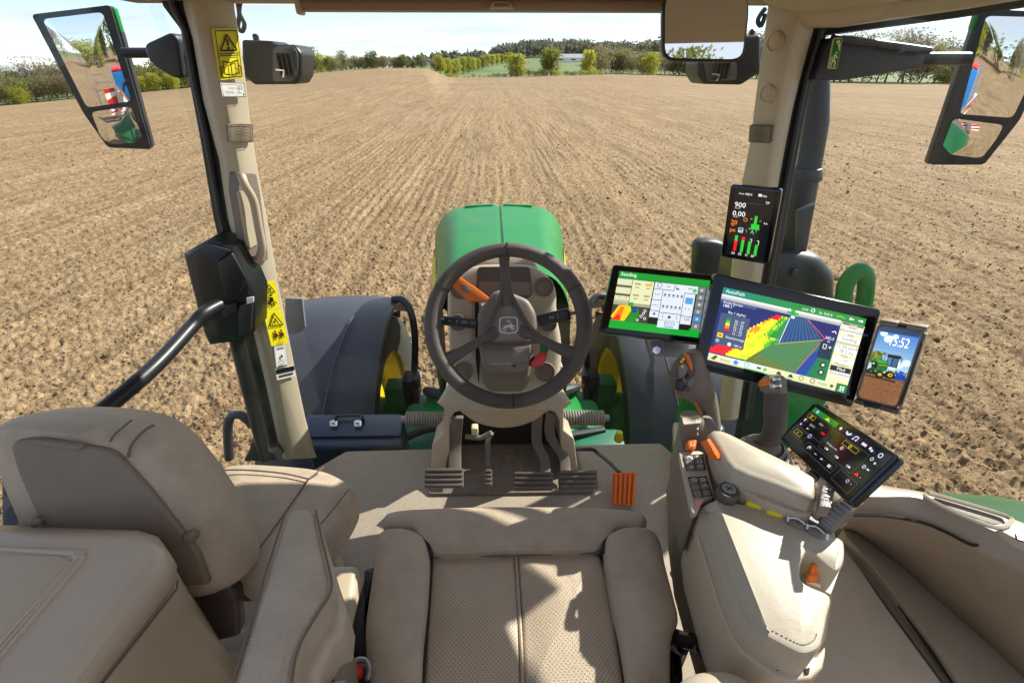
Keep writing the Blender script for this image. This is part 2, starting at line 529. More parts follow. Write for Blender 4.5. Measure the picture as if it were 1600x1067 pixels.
def vnoise(x, y, seed=0):
    x0 = np.floor(x); y0 = np.floor(y); fx = x - x0; fy = y - y0
    fx = fx * fx * (3 - 2 * fx); fy = fy * fy * (3 - 2 * fy)
    a = vhash(x0, y0, seed); b = vhash(x0 + 1, y0, seed); c = vhash(x0, y0 + 1, seed); d = vhash(x0 + 1, y0 + 1, seed)
    return (a * (1 - fx) + b * fx) * (1 - fy) + (c * (1 - fx) + d * fx) * fy

def sstep(a, b, x):
    t = np.clip((x - a) / (b - a), 0, 1); return t * t * (3 - 2 * t)

def az_px(px):      # compass angle (right of straight ahead) of a column of the view at the horizon
    return math.atan((px - 800) / FPX / 1.166) + PS

EDGE_AZ = [R(-180), R(-100)] + [az_px(p) for p in (-300, 0, 280, 480, 600, 668, 700, 760, 950, 1040, 1300, 1500, 1800)] + [R(100), R(180)]
EDGE_H = [2.5, -4.0, -8.0, -6.4, -3.2, 0.9, 2.7, 2.5, -0.5, -0.4, 0.5, 0.3, -1.5, -1.5, -1.5, 0.0, 2.5]
HILL_AZ = [R(-180), R(-60)] + [az_px(p) for p in (0, 300, 480, 640, 760, 790, 830, 900, 960, 1000, 1040, 1100, 1300, 1600)] + [R(90), R(180)]
HILL_H = [4, -6, -9, -5, 0, 2, 3, 7, 13, 12, 8, 11, 13, 10, 6, 4, 2, 4]

def land(x, y):
    x = np.asarray(x, float); y = np.asarray(y, float)
    r = np.hypot(x, y); az = np.arctan2(x, y)
    h = np.interp(az, EDGE_AZ, EDGE_H) * sstep(35, 205, r)
    fade = np.interp(az, [R(-180), az_px(640), az_px(695), az_px(1040), az_px(1110), R(180)], [-0.3, -0.3, 1, 1, 0.0, 0.0])
    h = h + sstep(215, 430, r) * 6.6 * fade
    h = h + sstep(430, 760, r) * np.interp(az, HILL_AZ, HILL_H)
    h = h + sstep(700, 5000, r) * np.interp(az, [R(-180), az_px(-500), az_px(-200), az_px(150), az_px(420), az_px(700), R(180)], [0, -70, -75, -60, -20, 6, 6])
    return h

def rows(x, y):
    """drill rows running straight ahead plus crumbly tilth"""
    wob = (vnoise(x * 0.8, y * 0.5, 3) - 0.5) * 0.14
    ph = (x + wob) / 0.25
    amp = 0.002 + 0.040 * np.clip(vnoise(x * 1.1, y * 0.25, 5) * 1.6 - 0.55, 0, 1)
    z = amp * (np.cos(2 * PI * ph) * 0.5)
    z = z + 0.022 * np.cos(2 * PI * (x + 0.3) / 3.0)
    return z

def crumb(x, y, r):
    z = 0.018 * (vnoise(x * 3.1, y * 3.1, 1) - 0.5)
    z = z + 0.024 * (vnoise(x * 9, y * 9, 2) - 0.5)
    z = z + 0.034 * (vnoise(x * 21, y * 21, 4) - 0.5)
    z = z + 0.034 * (vnoise(x * 38, y * 38, 14) - 0.5)
    c = vnoise(x * 15, y * 15, 8)
    z = z + 0.05 * np.clip(c - 0.66, 0, 1)
    return z

def soil_mat(name, far=False):
    m = bpy.data.materials.new(name); m.use_nodes = True
    nt = m.node_tree; b = nt.nodes['Principled BSDF']; L = nt.links
    b.inputs['Roughness'].default_value = 0.95; b.inputs['Specular IOR Level'].default_value = 0.15
    tc = nt.nodes.new('ShaderNodeTexCoord')
    def noise_(s, d, vec=None, ro=0.6):
        n = nt.nodes.new('ShaderNodeTexNoise'); n.inputs['Scale'].default_value = s; n.inputs['Detail'].default_value = d; n.inputs['Roughness'].default_value = ro
        L.new(vec or tc.outputs['Object'], n.inputs['Vector']); return n.outputs['Fac']
    def ramp(fac, stops):
        c = nt.nodes.new('ShaderNodeValToRGB'); e = c.color_ramp.elements
        e[0].position, e[0].color = stops[0][0], (*stops[0][1], 1); e[1].position, e[1].color = stops[-1][0], (*stops[-1][1], 1)
        for p, q in stops[1:-1]:
            k = e.new(p); k.color = (*q, 1)
        L.new(fac, c.inputs['Fac']); return c.outputs['Color']
    def mul(a, bb, f=1.0):
        q = nt.nodes.new('ShaderNodeMix'); q.data_type = 'RGBA'; q.blend_type = 'MULTIPLY'; q.inputs[0].default_value = f
        L.new(a, q.inputs[6]); L.new(bb, q.inputs[7]); return q.outputs[2]
    base = ramp(noise_(0.05, 5), [(0.3, (0.295, 0.203, 0.115)), (0.7, (0.362, 0.260, 0.152))])
    # darker and paler streaks along the rows
    mp = nt.nodes.new('ShaderNodeMapping'); mp.inputs['Scale'].default_value = (1.4, 0.05, 1); L.new(tc.outputs['Object'], mp.inputs[0])
    st = ramp(noise_(1.0, 6, mp.outputs[0], 0.7), [(0.36, (0.80, 0.78, 0.75)), (0.55, (1, 1, 1)), (0.75, (1.12, 1.1, 1.08))])
    col = mul(base, st, 0.8)
    mp2 = nt.nodes.new('ShaderNodeMapping'); mp2.inputs['Scale'].default_value = (4.0, 0.22, 1); L.new(tc.outputs['Object'], mp2.inputs[0])
    st2 = ramp(noise_(1.0, 4, mp2.outputs[0], 0.7), [(0.38, (0.66, 0.62, 0.58)), (0.52, (1, 1, 1)), (0.66, (1.14, 1.12, 1.08))])
    col = mul(col, st2, 0.75)
    col = mul(col, ramp(noise_(2.6, 8, None, 0.8), [(0.36, (0.70, 0.66, 0.62)), (0.52, (1, 1, 1)), (0.68, (1.2, 1.18, 1.14))]), 0.75)
    col = mul(col, ramp(noise_(6.0, 4, None, 0.9), [(0.40, (0.52, 0.47, 0.42)), (0.475, (1, 1, 1)), (0.62, (1.15, 1.13, 1.1))]), 0.55)
    col = mul(col, ramp(noise_(14.0, 3, None, 0.8), [(0.38, (0.55, 0.50, 0.45)), (0.46, (1, 1, 1)), (0.66, (1.18, 1.16, 1.12))]), 0.8)
    # crumbs: dark specks and paler patches
    col = mul(col, ramp(noise_(9, 6, None, 0.75), [(0.32, (0.62, 0.57, 0.52)), (0.46, (1, 1, 1)), (0.72, (1.25, 1.23, 1.18))]), 0.5)
    col = mul(col, ramp(noise_(34, 3, None, 0.7), [(0.36, (0.52, 0.46, 0.40)), (0.45, (1, 1, 1)), (0.70, (1.3, 1.28, 1.22))]), 0.85)
    L.new(col, b.inputs['Base Color'])
    bp = nt.nodes.new('ShaderNodeBump'); bp.inputs['Strength'].default_value = 0.9; bp.inputs['Distance'].default_value = 0.03
    L.new(noise_(26, 8, None, 0.72), bp.inputs['Height'])
    L.new(bp.outputs[0], b.inputs['Normal'])
    return m
SOIL = soil_mat('dry_field_soil')
MEADOW = mat('meadow_grass', (0.10, 0.15, 0.035), 0.9, var=0.25, vscale=0.03, col2=(0.17, 0.215, 0.06))

def sheet(name, X, Y, Z, m, kind='structure', smooth=True, wrap=False):
    nr, nc = X.shape
    v = np.stack([X, Y, Z], -1).reshape(-1, 3).astype(np.float32)
    i = np.arange(nr * nc).reshape(nr, nc)
    if wrap: i = np.concatenate([i, i[:, :1]], 1)
    f = np.stack([i[:-1, :-1], i[:-1, 1:], i[1:, 1:], i[1:, :-1]], -1).reshape(-1, 4)
    me = bpy.data.meshes.new(name)
    me.vertices.add(len(v)); me.vertices.foreach_set('co', v.ravel())
    me.loops.add(f.size); me.polygons.add(len(f))
    me.loops.foreach_set('vertex_index', f.ravel().astype(np.int32))
    me.polygons.foreach_set('loop_start', np.arange(0, f.size, 4, dtype=np.int32))
    me.polygons.foreach_set('loop_total', np.full(len(f), 4, dtype=np.int32))
    if smooth: me.polygons.foreach_set('use_smooth', np.ones(len(f), dtype=bool))
    me.update(calc_edges=True); me.validate()
    if newell([V(v[k]) for k in f[0]]).z < 0: me.flip_normals()
    return tag(link_mesh(name, me, m), kind=kind)

# the drilled field in front of the tractor
na, nr = 1150, 640
aa = np.linspace(R(-74), R(76), na); rr = 2.6 * (125 / 2.6) ** np.linspace(0, 1, nr)
A_, R_ = np.meshgrid(aa, rr)
A_ = A_ + (np.arange(nr)[:, None] % 2) * (aa[1] - aa[0]) * 0.5
X_, Y_ = R_ * np.sin(A_), R_ * np.cos(A_)
Z_ = land(X_, Y_) + rows(X_, Y_) * np.clip(80 / R_, 0, 1) + crumb(X_, Y_, R_) * np.clip(40 / R_, 0.2, 1) * sstep(125, 110, R_)
sheet('field', X_, Y_, Z_, SOIL)
# the same field further out and all round
aa = np.linspace(-PI, PI, 361)[:-1]; rr = np.concatenate([np.linspace(0.3, 20, 12), np.linspace(24, 212, 60)])
A_, R_ = np.meshgrid(aa, rr)
X_, Y_ = R_ * np.sin(A_), R_ * np.cos(A_)
front = sstep(R(78), R(70), np.abs(A_)) * sstep(128, 118, R_)
Z_ = land(X_, Y_) - 0.25 * front + (1 - front) * 0.05 * (vnoise(X_ * 1.3, Y_ * 0.5, 9) - 0.5)
Z_[-1] -= 0.6
sheet('field', X_, Y_, Z_, SOIL, wrap=True)
rr = np.concatenate([np.linspace(206, 460, 30), np.linspace(480, 1200, 24), np.geomspace(1300, 6000, 12)])
A_, R_ = np.meshgrid(aa, rr)
X_, Y_ = R_ * np.sin(A_), R_ * np.cos(A_)
sheet('meadow', X_, Y_, land(X_, Y_) - 0.12, MEADOW, wrap=True)

# loose clods: too many to count
def clods(n=52000):
    ico = bmesh.new(); bmesh.ops.create_icosphere(ico, subdivisions=1, radius=1.0)
    bv = np.array([v.co[:] for v in ico.verts]); bf = np.array([[v.index for v in f.verts] for f in ico.faces]); ico.free()
    az = RNG.uniform(R(-70), R(72), n); r = 3.0 * (34 / 3.0) ** RNG.uniform(0, 1, n)
    x, y = r * np.sin(az), r * np.cos(az)
    keep = ~((np.abs(x) < 0.45) & (y < 3.4))
    x, y, r = x[keep], y[keep], r[keep]; n = len(x)
    s = np.clip(np.exp(RNG.normal(-4.95, 0.50, n)), 0.004, 0.034) * (1 + r * 0.03)
    z = land(x, y) + rows(x, y) + crumb(x, y, r) * np.clip(40 / r, 0.2, 1)
    jit = 1 + RNG.uniform(-0.34, 0.34, (n, len(bv), 1))
    sc3 = RNG.uniform(0.65, 1.25, (n, 1, 3)) * np.array([1, 1, 0.8])
    ro = RNG.uniform(0, 2 * PI, n); c, s_ = np.cos(ro), np.sin(ro)
    p = bv[None] * jit * sc3 * s[:, None, None]
    px = p[..., 0] * c[:, None] - p[..., 1] * s_[:, None]; py = p[..., 0] * s_[:, None] + p[..., 1] * c[:, None]
    v = np.stack([px + x[:, None], py + y[:, None], p[..., 2] + (z + s * 0.25)[:, None]], -1).reshape(-1, 3).astype(np.float32)
    f = (bf[None] + (np.arange(n) * len(bv))[:, None, None]).reshape(-1, 3)
    me = bpy.data.meshes.new('soil_clods')
    me.vertices.add(len(v)); me.vertices.foreach_set('co', v.ravel())
    me.loops.add(f.size); me.polygons.add(len(f))
    me.loops.foreach_set('vertex_index', f.ravel().astype(np.int32))
    me.polygons.foreach_set('loop_start', np.arange(0, f.size, 3, dtype=np.int32))
    me.polygons.foreach_set('loop_total', np.full(len(f), 3, dtype=np.int32))
    me.update(calc_edges=True)
    tag(link_mesh('soil_clods', me, SOIL), label='loose dry clods of earth scattered over the field', kind='stuff')
clods(60000)

# ------------------------------------------------------------------ trees
def leaf_mat(name, c1, c2):
    m = bpy.data.materials.new(name); m.use_nodes = True
    nt = m.node_tree; b = nt.nodes['Principled BSDF']
    b.inputs['Roughness'].default_value = 0.7; b.inputs['Specular IOR Level'].default_value = 0.2
    g = nt.nodes.new('ShaderNodeNewGeometry'); oi = nt.nodes.new('ShaderNodeObjectInfo')
    n = nt.nodes.new('ShaderNodeTexNoise'); n.inputs['Scale'].default_value = 0.5; n.inputs['Detail'].default_value = 3
    tc = nt.nodes.new('ShaderNodeTexCoord'); nt.links.new(tc.outputs['Object'], n.inputs['Vector'])
    a = nt.nodes.new('ShaderNodeMath'); a.operation = 'ADD'; nt.links.new(n.outputs['Fac'], a.inputs[0])
    s = nt.nodes.new('ShaderNodeMath'); s.operation = 'MULTIPLY_ADD'; s.inputs[1].default_value = 0.7; s.inputs[2].default_value = -0.35
    nt.links.new(oi.outputs['Random'], s.inputs[0]); nt.links.new(s.outputs[0], a.inputs[1])
    a2 = nt.nodes.new('ShaderNodeMath'); a2.operation = 'MULTIPLY_ADD'; a2.inputs[1].default_value = 0.35; nt.links.new(g.outputs['Random Per Island'], a2.inputs[0]); nt.links.new(a.outputs[0], a2.inputs[2])
    cr = nt.nodes.new('ShaderNodeValToRGB'); cr.color_ramp.elements[0].position = 0.35; cr.color_ramp.elements[1].position = 0.95
    cr.color_ramp.elements[0].color = (*c1, 1); cr.color_ramp.elements[1].color = (*c2, 1)
    nt.links.new(a2.outputs[0], cr.inputs[0]); nt.links.new(cr.outputs[0], b.inputs['Base Color'])
    tl = nt.nodes.new('ShaderNodeBsdfTranslucent'); nt.links.new(cr.outputs[0], tl.inputs[0])
    ms = nt.nodes.new('ShaderNodeMixShader'); ms.inputs[0].default_value = 0.5
    o = nt.nodes['Material Output']
    nt.links.new(b.outputs[0], ms.inputs[1]); nt.links.new(tl.outputs[0], ms.inputs[2]); nt.links.new(ms.outputs[0], o.inputs[0])
    return m
LEAF = {'green': leaf_mat('spring_leaves', (0.14, 0.155, 0.045), (0.32, 0.33, 0.09)),
        'bright': leaf_mat('fresh_yellow_green_leaves', (0.26, 0.27, 0.03), (0.50, 0.48, 0.07)),
        'olive': leaf_mat('budding_olive_leaves', (0.21, 0.18, 0.08), (0.38, 0.33, 0.15)),
        'brown': leaf_mat('budding_brown_twigs', (0.24, 0.20, 0.15), (0.38, 0.33, 0.25)),
        'dark': leaf_mat('dark_wood_leaves', (0.15, 0.145, 0.095), (0.28, 0.26, 0.15))}
BARK = mat('tree_bark', (0.15, 0.115, 0.085), 0.9, var=0.3, vscale=3)

def leaf_quads(cs, size, rng):
    n = len(cs)
    d1 = rng.normal(size=(n, 3)); d1 /= np.linalg.norm(d1, axis=1)[:, None]
    d2 = np.cross(d1, rng.normal(size=(n, 3))); d2 /= np.linalg.norm(d2, axis=1)[:, None]
    s = size * rng.uniform(0.6, 1.4, n)[:, None]
    a, b = d1 * s, d2 * s * 0.6
    v = np.stack([cs - a, cs + b, cs + a, cs - b], 1).reshape(-1, 3)
    return v, np.arange(4 * n).reshape(n, 4)

def crown_mesh(name, nclump, per, size, shape, rng, squash=1.0, low=0.25, spread=0.40):
    """unit tree: height 1, crown half width about `shape`"""
    cs = []
    for k in range(nclump):
        while True:
            p = rng.uniform(-1, 1, 3)
            if np.linalg.norm(p) < 1: break
        p = p / max(np.linalg.norm(p), 0.3) * rng.uniform(0.45, 0.95)
        c = np.array([p[0] * shape, p[1] * shape, low + (1 - low) * (0.5 + 0.5 * p[2] * squash)])
        rad = rng.uniform(0.10, 0.19) * (1 - low) * (0.7 + shape)
        cs.append(c + np.clip(rng.normal(size=(per, 3)), -1.5, 1.5) * rad * spread * np.array([1.1, 1.1, 0.85]))
    cs = np.concatenate(cs); cs = cs[(cs[:, 2] > low * 0.4) & (cs[:, 2] < 1.02)]
    v, f = leaf_quads(cs, size, rng)
    me = bpy.data.meshes.new(name); me.from_pydata(v.tolist(), [], f.tolist())
    return me

def trunk_mesh(name, rng, low=0.3, shape=0.4, limbs=7, twigs=3, bare=False):
    b = B()
    lean = V((rng.uniform(-.04, .04), rng.uniform(-.04, .04), 0))
    top = V((0, 0, 0.82 if not bare else 0.9)) + lean * 2
    mid = V((0, 0, low)) + lean
    b.tube([V((0, 0, -0.03)), V((0, 0, 0.02)), mid, (mid + top) / 2, top], [0.032, 0.024, 0.018, 0.011, 0.003], 6)
    for k in range(limbs):
        t = rng.uniform(0.2, 0.95); a = rng.uniform(0, 2 * PI)
        p0 = mid.lerp(top, t * 0.75); L = shape * rng.uniform(0.6, 1.0) * (1.1 - 0.4 * t)
        d = V((math.cos(a), math.sin(a), rng.uniform(0.35, 1.1)))
        p2 = p0 + d.normalized() * L; p1 = p0.lerp(p2, 0.5) + V((0, 0, -0.03))
        b.tube([p0, p1, p2], [0.010, 0.007, 0.002], 4)
        for q in range(twigs):
            s = p0.lerp(p2, rng.uniform(0.35, 1)); dd = (d.normalized() + V(rng.normal(size=3)) * 0.55).normalized()
            e = s + dd * L * rng.uniform(0.35, 0.7)
            b.tube([s, e], [0.0045, 0.0012], 3)
            if bare:
                for w in range(3):
                    s2 = s.lerp(e, rng.uniform(0.3, 1)); d3 = (dd + V(rng.normal(size=3)) * 0.6).normalized()
                    b.tube([s2, s2 + d3 * L * rng.uniform(0.2, 0.4)], [0.0026, 0.0010], 3)
    bm = b.bm
    me = bpy.data.meshes.new(name); bm.to_mesh(me); bm.free(); me.shade_smooth()
    return me

trng = np.random.default_rng(5)
PROTO = {}
def proto(kind, leaf, ver, **kw):
    cr = crown_mesh(kind + '_crown', kw['nclump'], kw['per'], kw['size'], kw['shape'], trng, kw.get('squash', 1), kw['low'], kw.get('spread', 0.8))
    cr.materials.append(LEAF[leaf])
    tk = trunk_mesh(kind + '_trunk', trng, kw['low'], kw['shape'], kw.get('limbs', 7), kw.get('twigs', 3), kw.get('bare', False))
    tk.materials.append(BARK)
    PROTO.setdefault(kind, []).append((cr, tk))
for v_ in range(3):
    proto('leafy_tree', 'green', v_, nclump=44, per=70, size=0.034, shape=0.42, low=0.06)
    proto('bright_tree', 'bright', v_, nclump=36, per=70, size=0.034, shape=0.44, low=0.0)
    proto('budding_tree', 'olive', v_, nclump=48, per=58, size=0.028, shape=0.44, low=0.08, limbs=12, twigs=4)
    proto('bare_tree', 'brown', v_, nclump=46, per=34, size=0.022, shape=0.46, low=0.10, limbs=16, twigs=5, bare=True)
    proto('willow_tree', 'bright', v_, nclump=30, per=70, size=0.036, shape=0.28, low=0.10)
    proto('bush', 'bright', v_, nclump=16, per=50, size=0.05, shape=0.75, low=0.0, limbs=5)

NAMES = {'leafy_tree': 'leafy_tree', 'bright_tree': 'bright_green_tree', 'budding_tree': 'budding_tree', 'bare_tree': 'bare_tree', 'willow_tree': 'willow_tree', 'bush': 'bush'}
tree_n = [0]
def tree(kind, px=None, r=None, h=8, label='', group=None, xy=None, wide=1.0):
    if xy is None:
        a = az_px(px); x, y = r * math.sin(a), r * math.cos(a)
    else: x, y = xy
    z = float(land(x, y))
    t = thing(NAMES[kind], label, 'bush' if kind == 'bush' else 'tree', (x, y, z - 0.1), group)
    cr, tk = random.choice(PROTO[kind]); a = random.uniform(0, 6.28)
    for nm, me in (('crown', cr), ('trunk', tk)):
        o = bpy.data.objects.new(nm, me); COL.objects.link(o); o.parent = t
        o.scale = (h * wide * 1.12, h * wide * 1.12, h * 1.15); o.rotation_euler = (0, 0, a)
    return t

G1 = 'trees of the wood at the left field edge'
LBL1 = {'bare_tree': 'bare grey-brown tree in the wood along the left field edge', 'bright_tree': 'yellow-green tree in the wood along the left field edge',
        'leafy_tree': 'green leafy tree in the wood along the left field edge', 'budding_tree': 'olive budding tree in the wood along the left field edge'}
for k in range(40):
    px = -190 + k * 12.4 + random.uniform(-4, 4)
    kd = random.choice(['bare_tree', 'bare_tree', 'budding_tree', 'leafy_tree', 'budding_tree']) if px < 150 else random.choice(['bright_tree', 'budding_tree', 'leafy_tree', 'bright_tree'])
    back = k % 2
    tree(kd, px, 214 + 14 * back + random.uniform(0, 6), random.uniform(6.2, 9.0) * (1.2 if kd == 'bare_tree' else 0.9) * (1.1 if back else 0.9), LBL1[kd], G1 + ', ' + kd.replace('_', ' ') + 's')
for px in (-60, 8, 215, 236, 262):
    tree('bright_tree', px, 211, random.uniform(3.2, 4.6), 'low bright yellow-green tree at the foot of the left wood', 'low bright trees at the left wood')
G2 = 'trees on the skyline left of centre'
for k in range(34):
    px = 290 + k * 11.8 + random.uniform(-4, 4)
    kd = random.choice(['budding_tree', 'budding_tree', 'leafy_tree', 'bright_tree' if px < 520 else 'bare_tree'])
    hh = 7.0 - 3.0 * min(1, max(0, (px - 470) / 150))
    tree(kd, px, 216 + random.uniform(0, 10) + (18 if k % 3 == 0 else 0), hh * random.uniform(0.75, 1.15), LBL1[kd].replace('in the wood along the left field edge', 'on the skyline behind the rising field'), G2 + ', ' + kd.replace('_', ' ') + 's')
for k in range(15):
    px = 689 + 8.6 * k - 0.06 * k * k; r = 199 + 13.5 * k
    tree('willow_tree', px + random.uniform(-1.5, 1.5), r, random.uniform(5.2, 6.3), 'yellow-green willow in the row running back beside the meadow', 'willows in a row')
tree('willow_tree', 807, 204, 7.4, 'round yellow-green tree standing alone on the hedge in front of the meadow', wide=1.35)
tree('willow_tree', 862, 206, 8.0, 'tallest lone yellow-green tree on the hedge right of the meadow', wide=1.35)
tree('willow_tree', 919, 210, 7.2, 'slim young yellow-green tree by the pale buildings', wide=1.1)
for k in range(31):
    px = 700 + k * 8.0 + random.uniform(-2, 2)
    tree('bush', px, 203 + random.uniform(-1, 2), random.uniform(1.3, 2.3) * (0.6 if px < 780 else 1), 'low green bush in the hedge between field and meadow', 'hedge bushes')
for k in range(16):
    px = 938 + k * 9.5 + random.uniform(-3, 3)
    kd = random.choice(['budding_tree', 'budding_tree', 'bare_tree', 'leafy_tree'])
    tree(kd, px, 218 + random.uniform(0, 25), random.uniform(6, 9), LBL1[kd].replace('in the wood along the left field edge', 'in the clump behind the inside mirror'), 'trees right of the meadow, ' + kd.replace('_', ' ') + 's')
tree('bright_tree', 1016, 211, 6.5, 'bright yellow-green tree at the clump left of the inside mirror')
for k in range(40):
    px = 1085 + k * 14 + random.uniform(-5, 5)
    kd = random.choice(['bare_tree', 'bare_tree', 'budding_tree', 'bright_tree' if px > 1380 else 'budding_tree'])
    tree(kd, px, 212 + random.uniform(0, 14) + (14 if k % 2 else 0), random.uniform(9, 13.5) * (0.75 if kd == 'bright_tree' else 1), LBL1[kd].replace('in the wood along the left field edge', 'along the right field edge'), 'trees along the right field edge, ' + kd.replace('_', ' ') + 's')
for k in range(34):   # behind the tractor, seen in the mirrors
    a = R(180 + random.uniform(-55, 55)); r = random.uniform(85, 125)
    kd = random.choice(['bright_tree', 'bare_tree', 'leafy_tree'])
    tree(kd, h=random.uniform(8, 12), label=LBL1[kd].replace('in the wood along the left field edge', 'behind the tractor, seen in the mirrors'), group='trees behind the tractor, ' + kd.replace('_', ' ') + 's', xy=(r * math.sin(a), r * math.cos(a)))

def far_wood():
    rng = np.random.default_rng(21); cs = []; sz = []
    for px0, px1, r0, r1, n, hh in ((250, 800, 560, 720, 330, 11), (770, 965, 560, 760, 420, 15), (940, 1130, 700, 900, 260, 17), (1100, 1700, 600, 800, 300, 20), (-250, 300, 420, 600, 200, 10)):
        for k in range(n):
            a = az_px(rng.uniform(px0, px1)); r = rng.uniform(r0, r1); x, y = r * math.sin(a), r * math.cos(a); z = float(land(x, y))
            h = hh * rng.uniform(0.6, 1.1); m = 26
            p = rng.normal(size=(m, 3)); p /= np.linalg.norm(p, axis=1)[:, None]
            cs.append(np.array([x, y, z + h * 0.55]) + p * np.array([h * 0.42, h * 0.42, h * 0.45]) * rng.uniform(0.6, 1, (m, 1)))
    cs = np.concatenate(cs)
    v, f = leaf_quads(cs, 2.0, rng)
    me = bpy.data.meshes.new('far_wood'); me.from_pydata(v.tolist(), [], f.tolist())
    tag(link_mesh('far_wood', me, LEAF['dark']), label='distant mixed woodland covering the low hills', kind='stuff')
far_wood()

def farmhouse(px, r, w, h, dark, label):
    a = az_px(px); x, y = r * math.sin(a), r * math.cos(a); z = float(land(x, y))
    t = thing('farm_building', label, 'building', (x, y, z))
    b = B(); b.box((x, y, z + h / 2), (w, 6, h)); b.mk('wall', WHITE, t)
    b = B(); b.loft([[V((x - w / 2 - .3, y - 3.4, z + h)), V((x - w / 2 - .3, y + 3.4, z + h)), V((x - w / 2 - .3, y, z + h + 2.4))],
                     [V((x + w / 2 + .3, y - 3.4, z + h)), V((x + w / 2 + .3, y + 3.4, z + h)), V((x + w / 2 + .3, y, z + h + 2.4))]])
    b.mk('roof', dark, t, smooth=False)
    for k in range(3):
        b = B(); b.box((x - w / 3 + k * w / 3, y - 3.03, z + h * .55), (w * .12, 0.1, h * .35)); b.mk('window', BLACK, t)
farmhouse(928, 330, 11, 3.2, mat('roof_tile_red', (0.3, 0.12, 0.08), 0.8), 'small white farm building with a red roof beyond the meadow')
farmhouse(894, 390, 26, 2.4, mat('roof_sheet_grey', (0.5, 0.47, 0.44), 0.7), 'long low pale barn behind the lone trees')

# ================================================================== TRACTOR OUTSIDE THE CAB
ZF = 1.77                                   # cab floor
def onz(p, z): return [at(a, b, z=z) for a, b in p]
def ony(p, y): return [at(a, b, y=y) for a, b in p]
def onp(p, p0, n): return [on(a, b, p0, n) for a, b in p]
def X(p): return V(p)

# ---- engine hood
def hood():
    t = thing('engine_hood', 'glossy green tractor hood with a centre crease in front of the windscreen', 'hood', (0, 1.6, 1.2))
    # half widths and heights along the hood, from the cab to the nose
    st = [(1.55, .20, .265, 2.40, 2.33), (1.9, .222, .298, 2.385, 2.31), (2.3, .25, .340, 2.355, 2.275), (2.7, .285, .392, 2.315, 2.235), (2.98, .318, .432, 2.275, 2.195), (3.10, .325, .435, 2.245, 2.15), (3.17, .30, .40, 2.16, 2.03)]
    # smooth the stations along the hood
    xs = [k[0] for k in st]; fine = sorted(set(list(np.linspace(1.55, 3.17, 30)) + [3.14, 3.155]))
    P4 = [[float(np.interp(y, xs, [k[j] for k in st])) for j in range(5)] for y in fine]
    for i in range(1, len(P4) - 4):
        for j in (1, 2, 3, 4): P4[i][j] = (P4[i - 1][j] + P4[i][j] * 2 + P4[i + 1][j]) / 4
    top, lf, rt = B(), B(), B()
    rows_t, rl, rr_ = [], [], []
    for y, wt, ws, zt, zs in P4:
        wt *= .72
        rows_t.append([V((-wt, y, zt)), V((-wt * .55, y, zt + .010)), V((-.014, y, zt + .014)), V((-.006, y, zt + .004)), V((.006, y, zt + .004)), V((.014, y, zt + .014)), V((wt * .55, y, zt + .010)), V((wt, y, zt))])
        for s, rows_ in ((-1, rl), (1, rr_)):
            q = [V((s * (wt - .002), y, zt - .001))]
            for k in range(1, 11):
                a = PI / 2 * k / 10
                q.append(V((s * (wt + (ws - wt) * math.sin(a)), y, zt - (zt - zs + .16) * (1 - math.cos(a)))))
            q += [V((s * (ws + .01), y, zs - .34)), V((s * ws * .97, y, zs - .66))]
            rows_.append(q)
    top.grid(rows_t); top.mk('hood_top', GREEN, t)
    for b_, rows_ in ((lf, rl), (rt, rr_)):
        b_.grid(rows_); b_.mk('side_panel', GREEN, t)
    # yellow side stripe
    for s in (-1, 1):
        b = B(); rows_ = []
        for y, wt, ws, zt, zs in st[:-1]:
            rows_.append([V((s * (ws + .012), y, zs - .20)), V((s * (ws + .040), y, zs - .36))])
        b.grid(rows_); b.mk('stripe', YELLOW, t)
    # raised panels near the nose
    for s in (-1, 1):
        q = [V((s * .03, 2.90, 2.303)), V((s * .215, 2.90, 2.295)), V((s * .215, 3.03, 2.270)), V((s * .03, 3.03, 2.278))]
        q, n = facing(q)
        b = B(); b.slab([p + n * .006 for p in rpoly(q, .02)], .03, n); b.mk('raised_panel', GREEN, t, bevel=.006)
    # nose
    b = B(); b.loft([[V((-.43, 3.17, 2.03)), V((-.30, 3.17, 2.16)), V((.30, 3.17, 2.16)), V((.43, 3.17, 2.03)), V((.42, 3.17, 1.3)), V((-.42, 3.17, 1.3))],
                     [V((-.38, 3.24, 2.0)), V((-.26, 3.24, 2.10)), V((.26, 3.24, 2.10)), V((.38, 3.24, 2.0)), V((.36, 3.24, 1.3)), V((-.36, 3.24, 1.3))]]); b.mk('nose', GREEN, t, bevel=.02)
    b = B(); b.box((0, 2.4, 1.45), (.5, 1.6, .8)); b.mk('engine_block', SLATE_D, t)
hood()

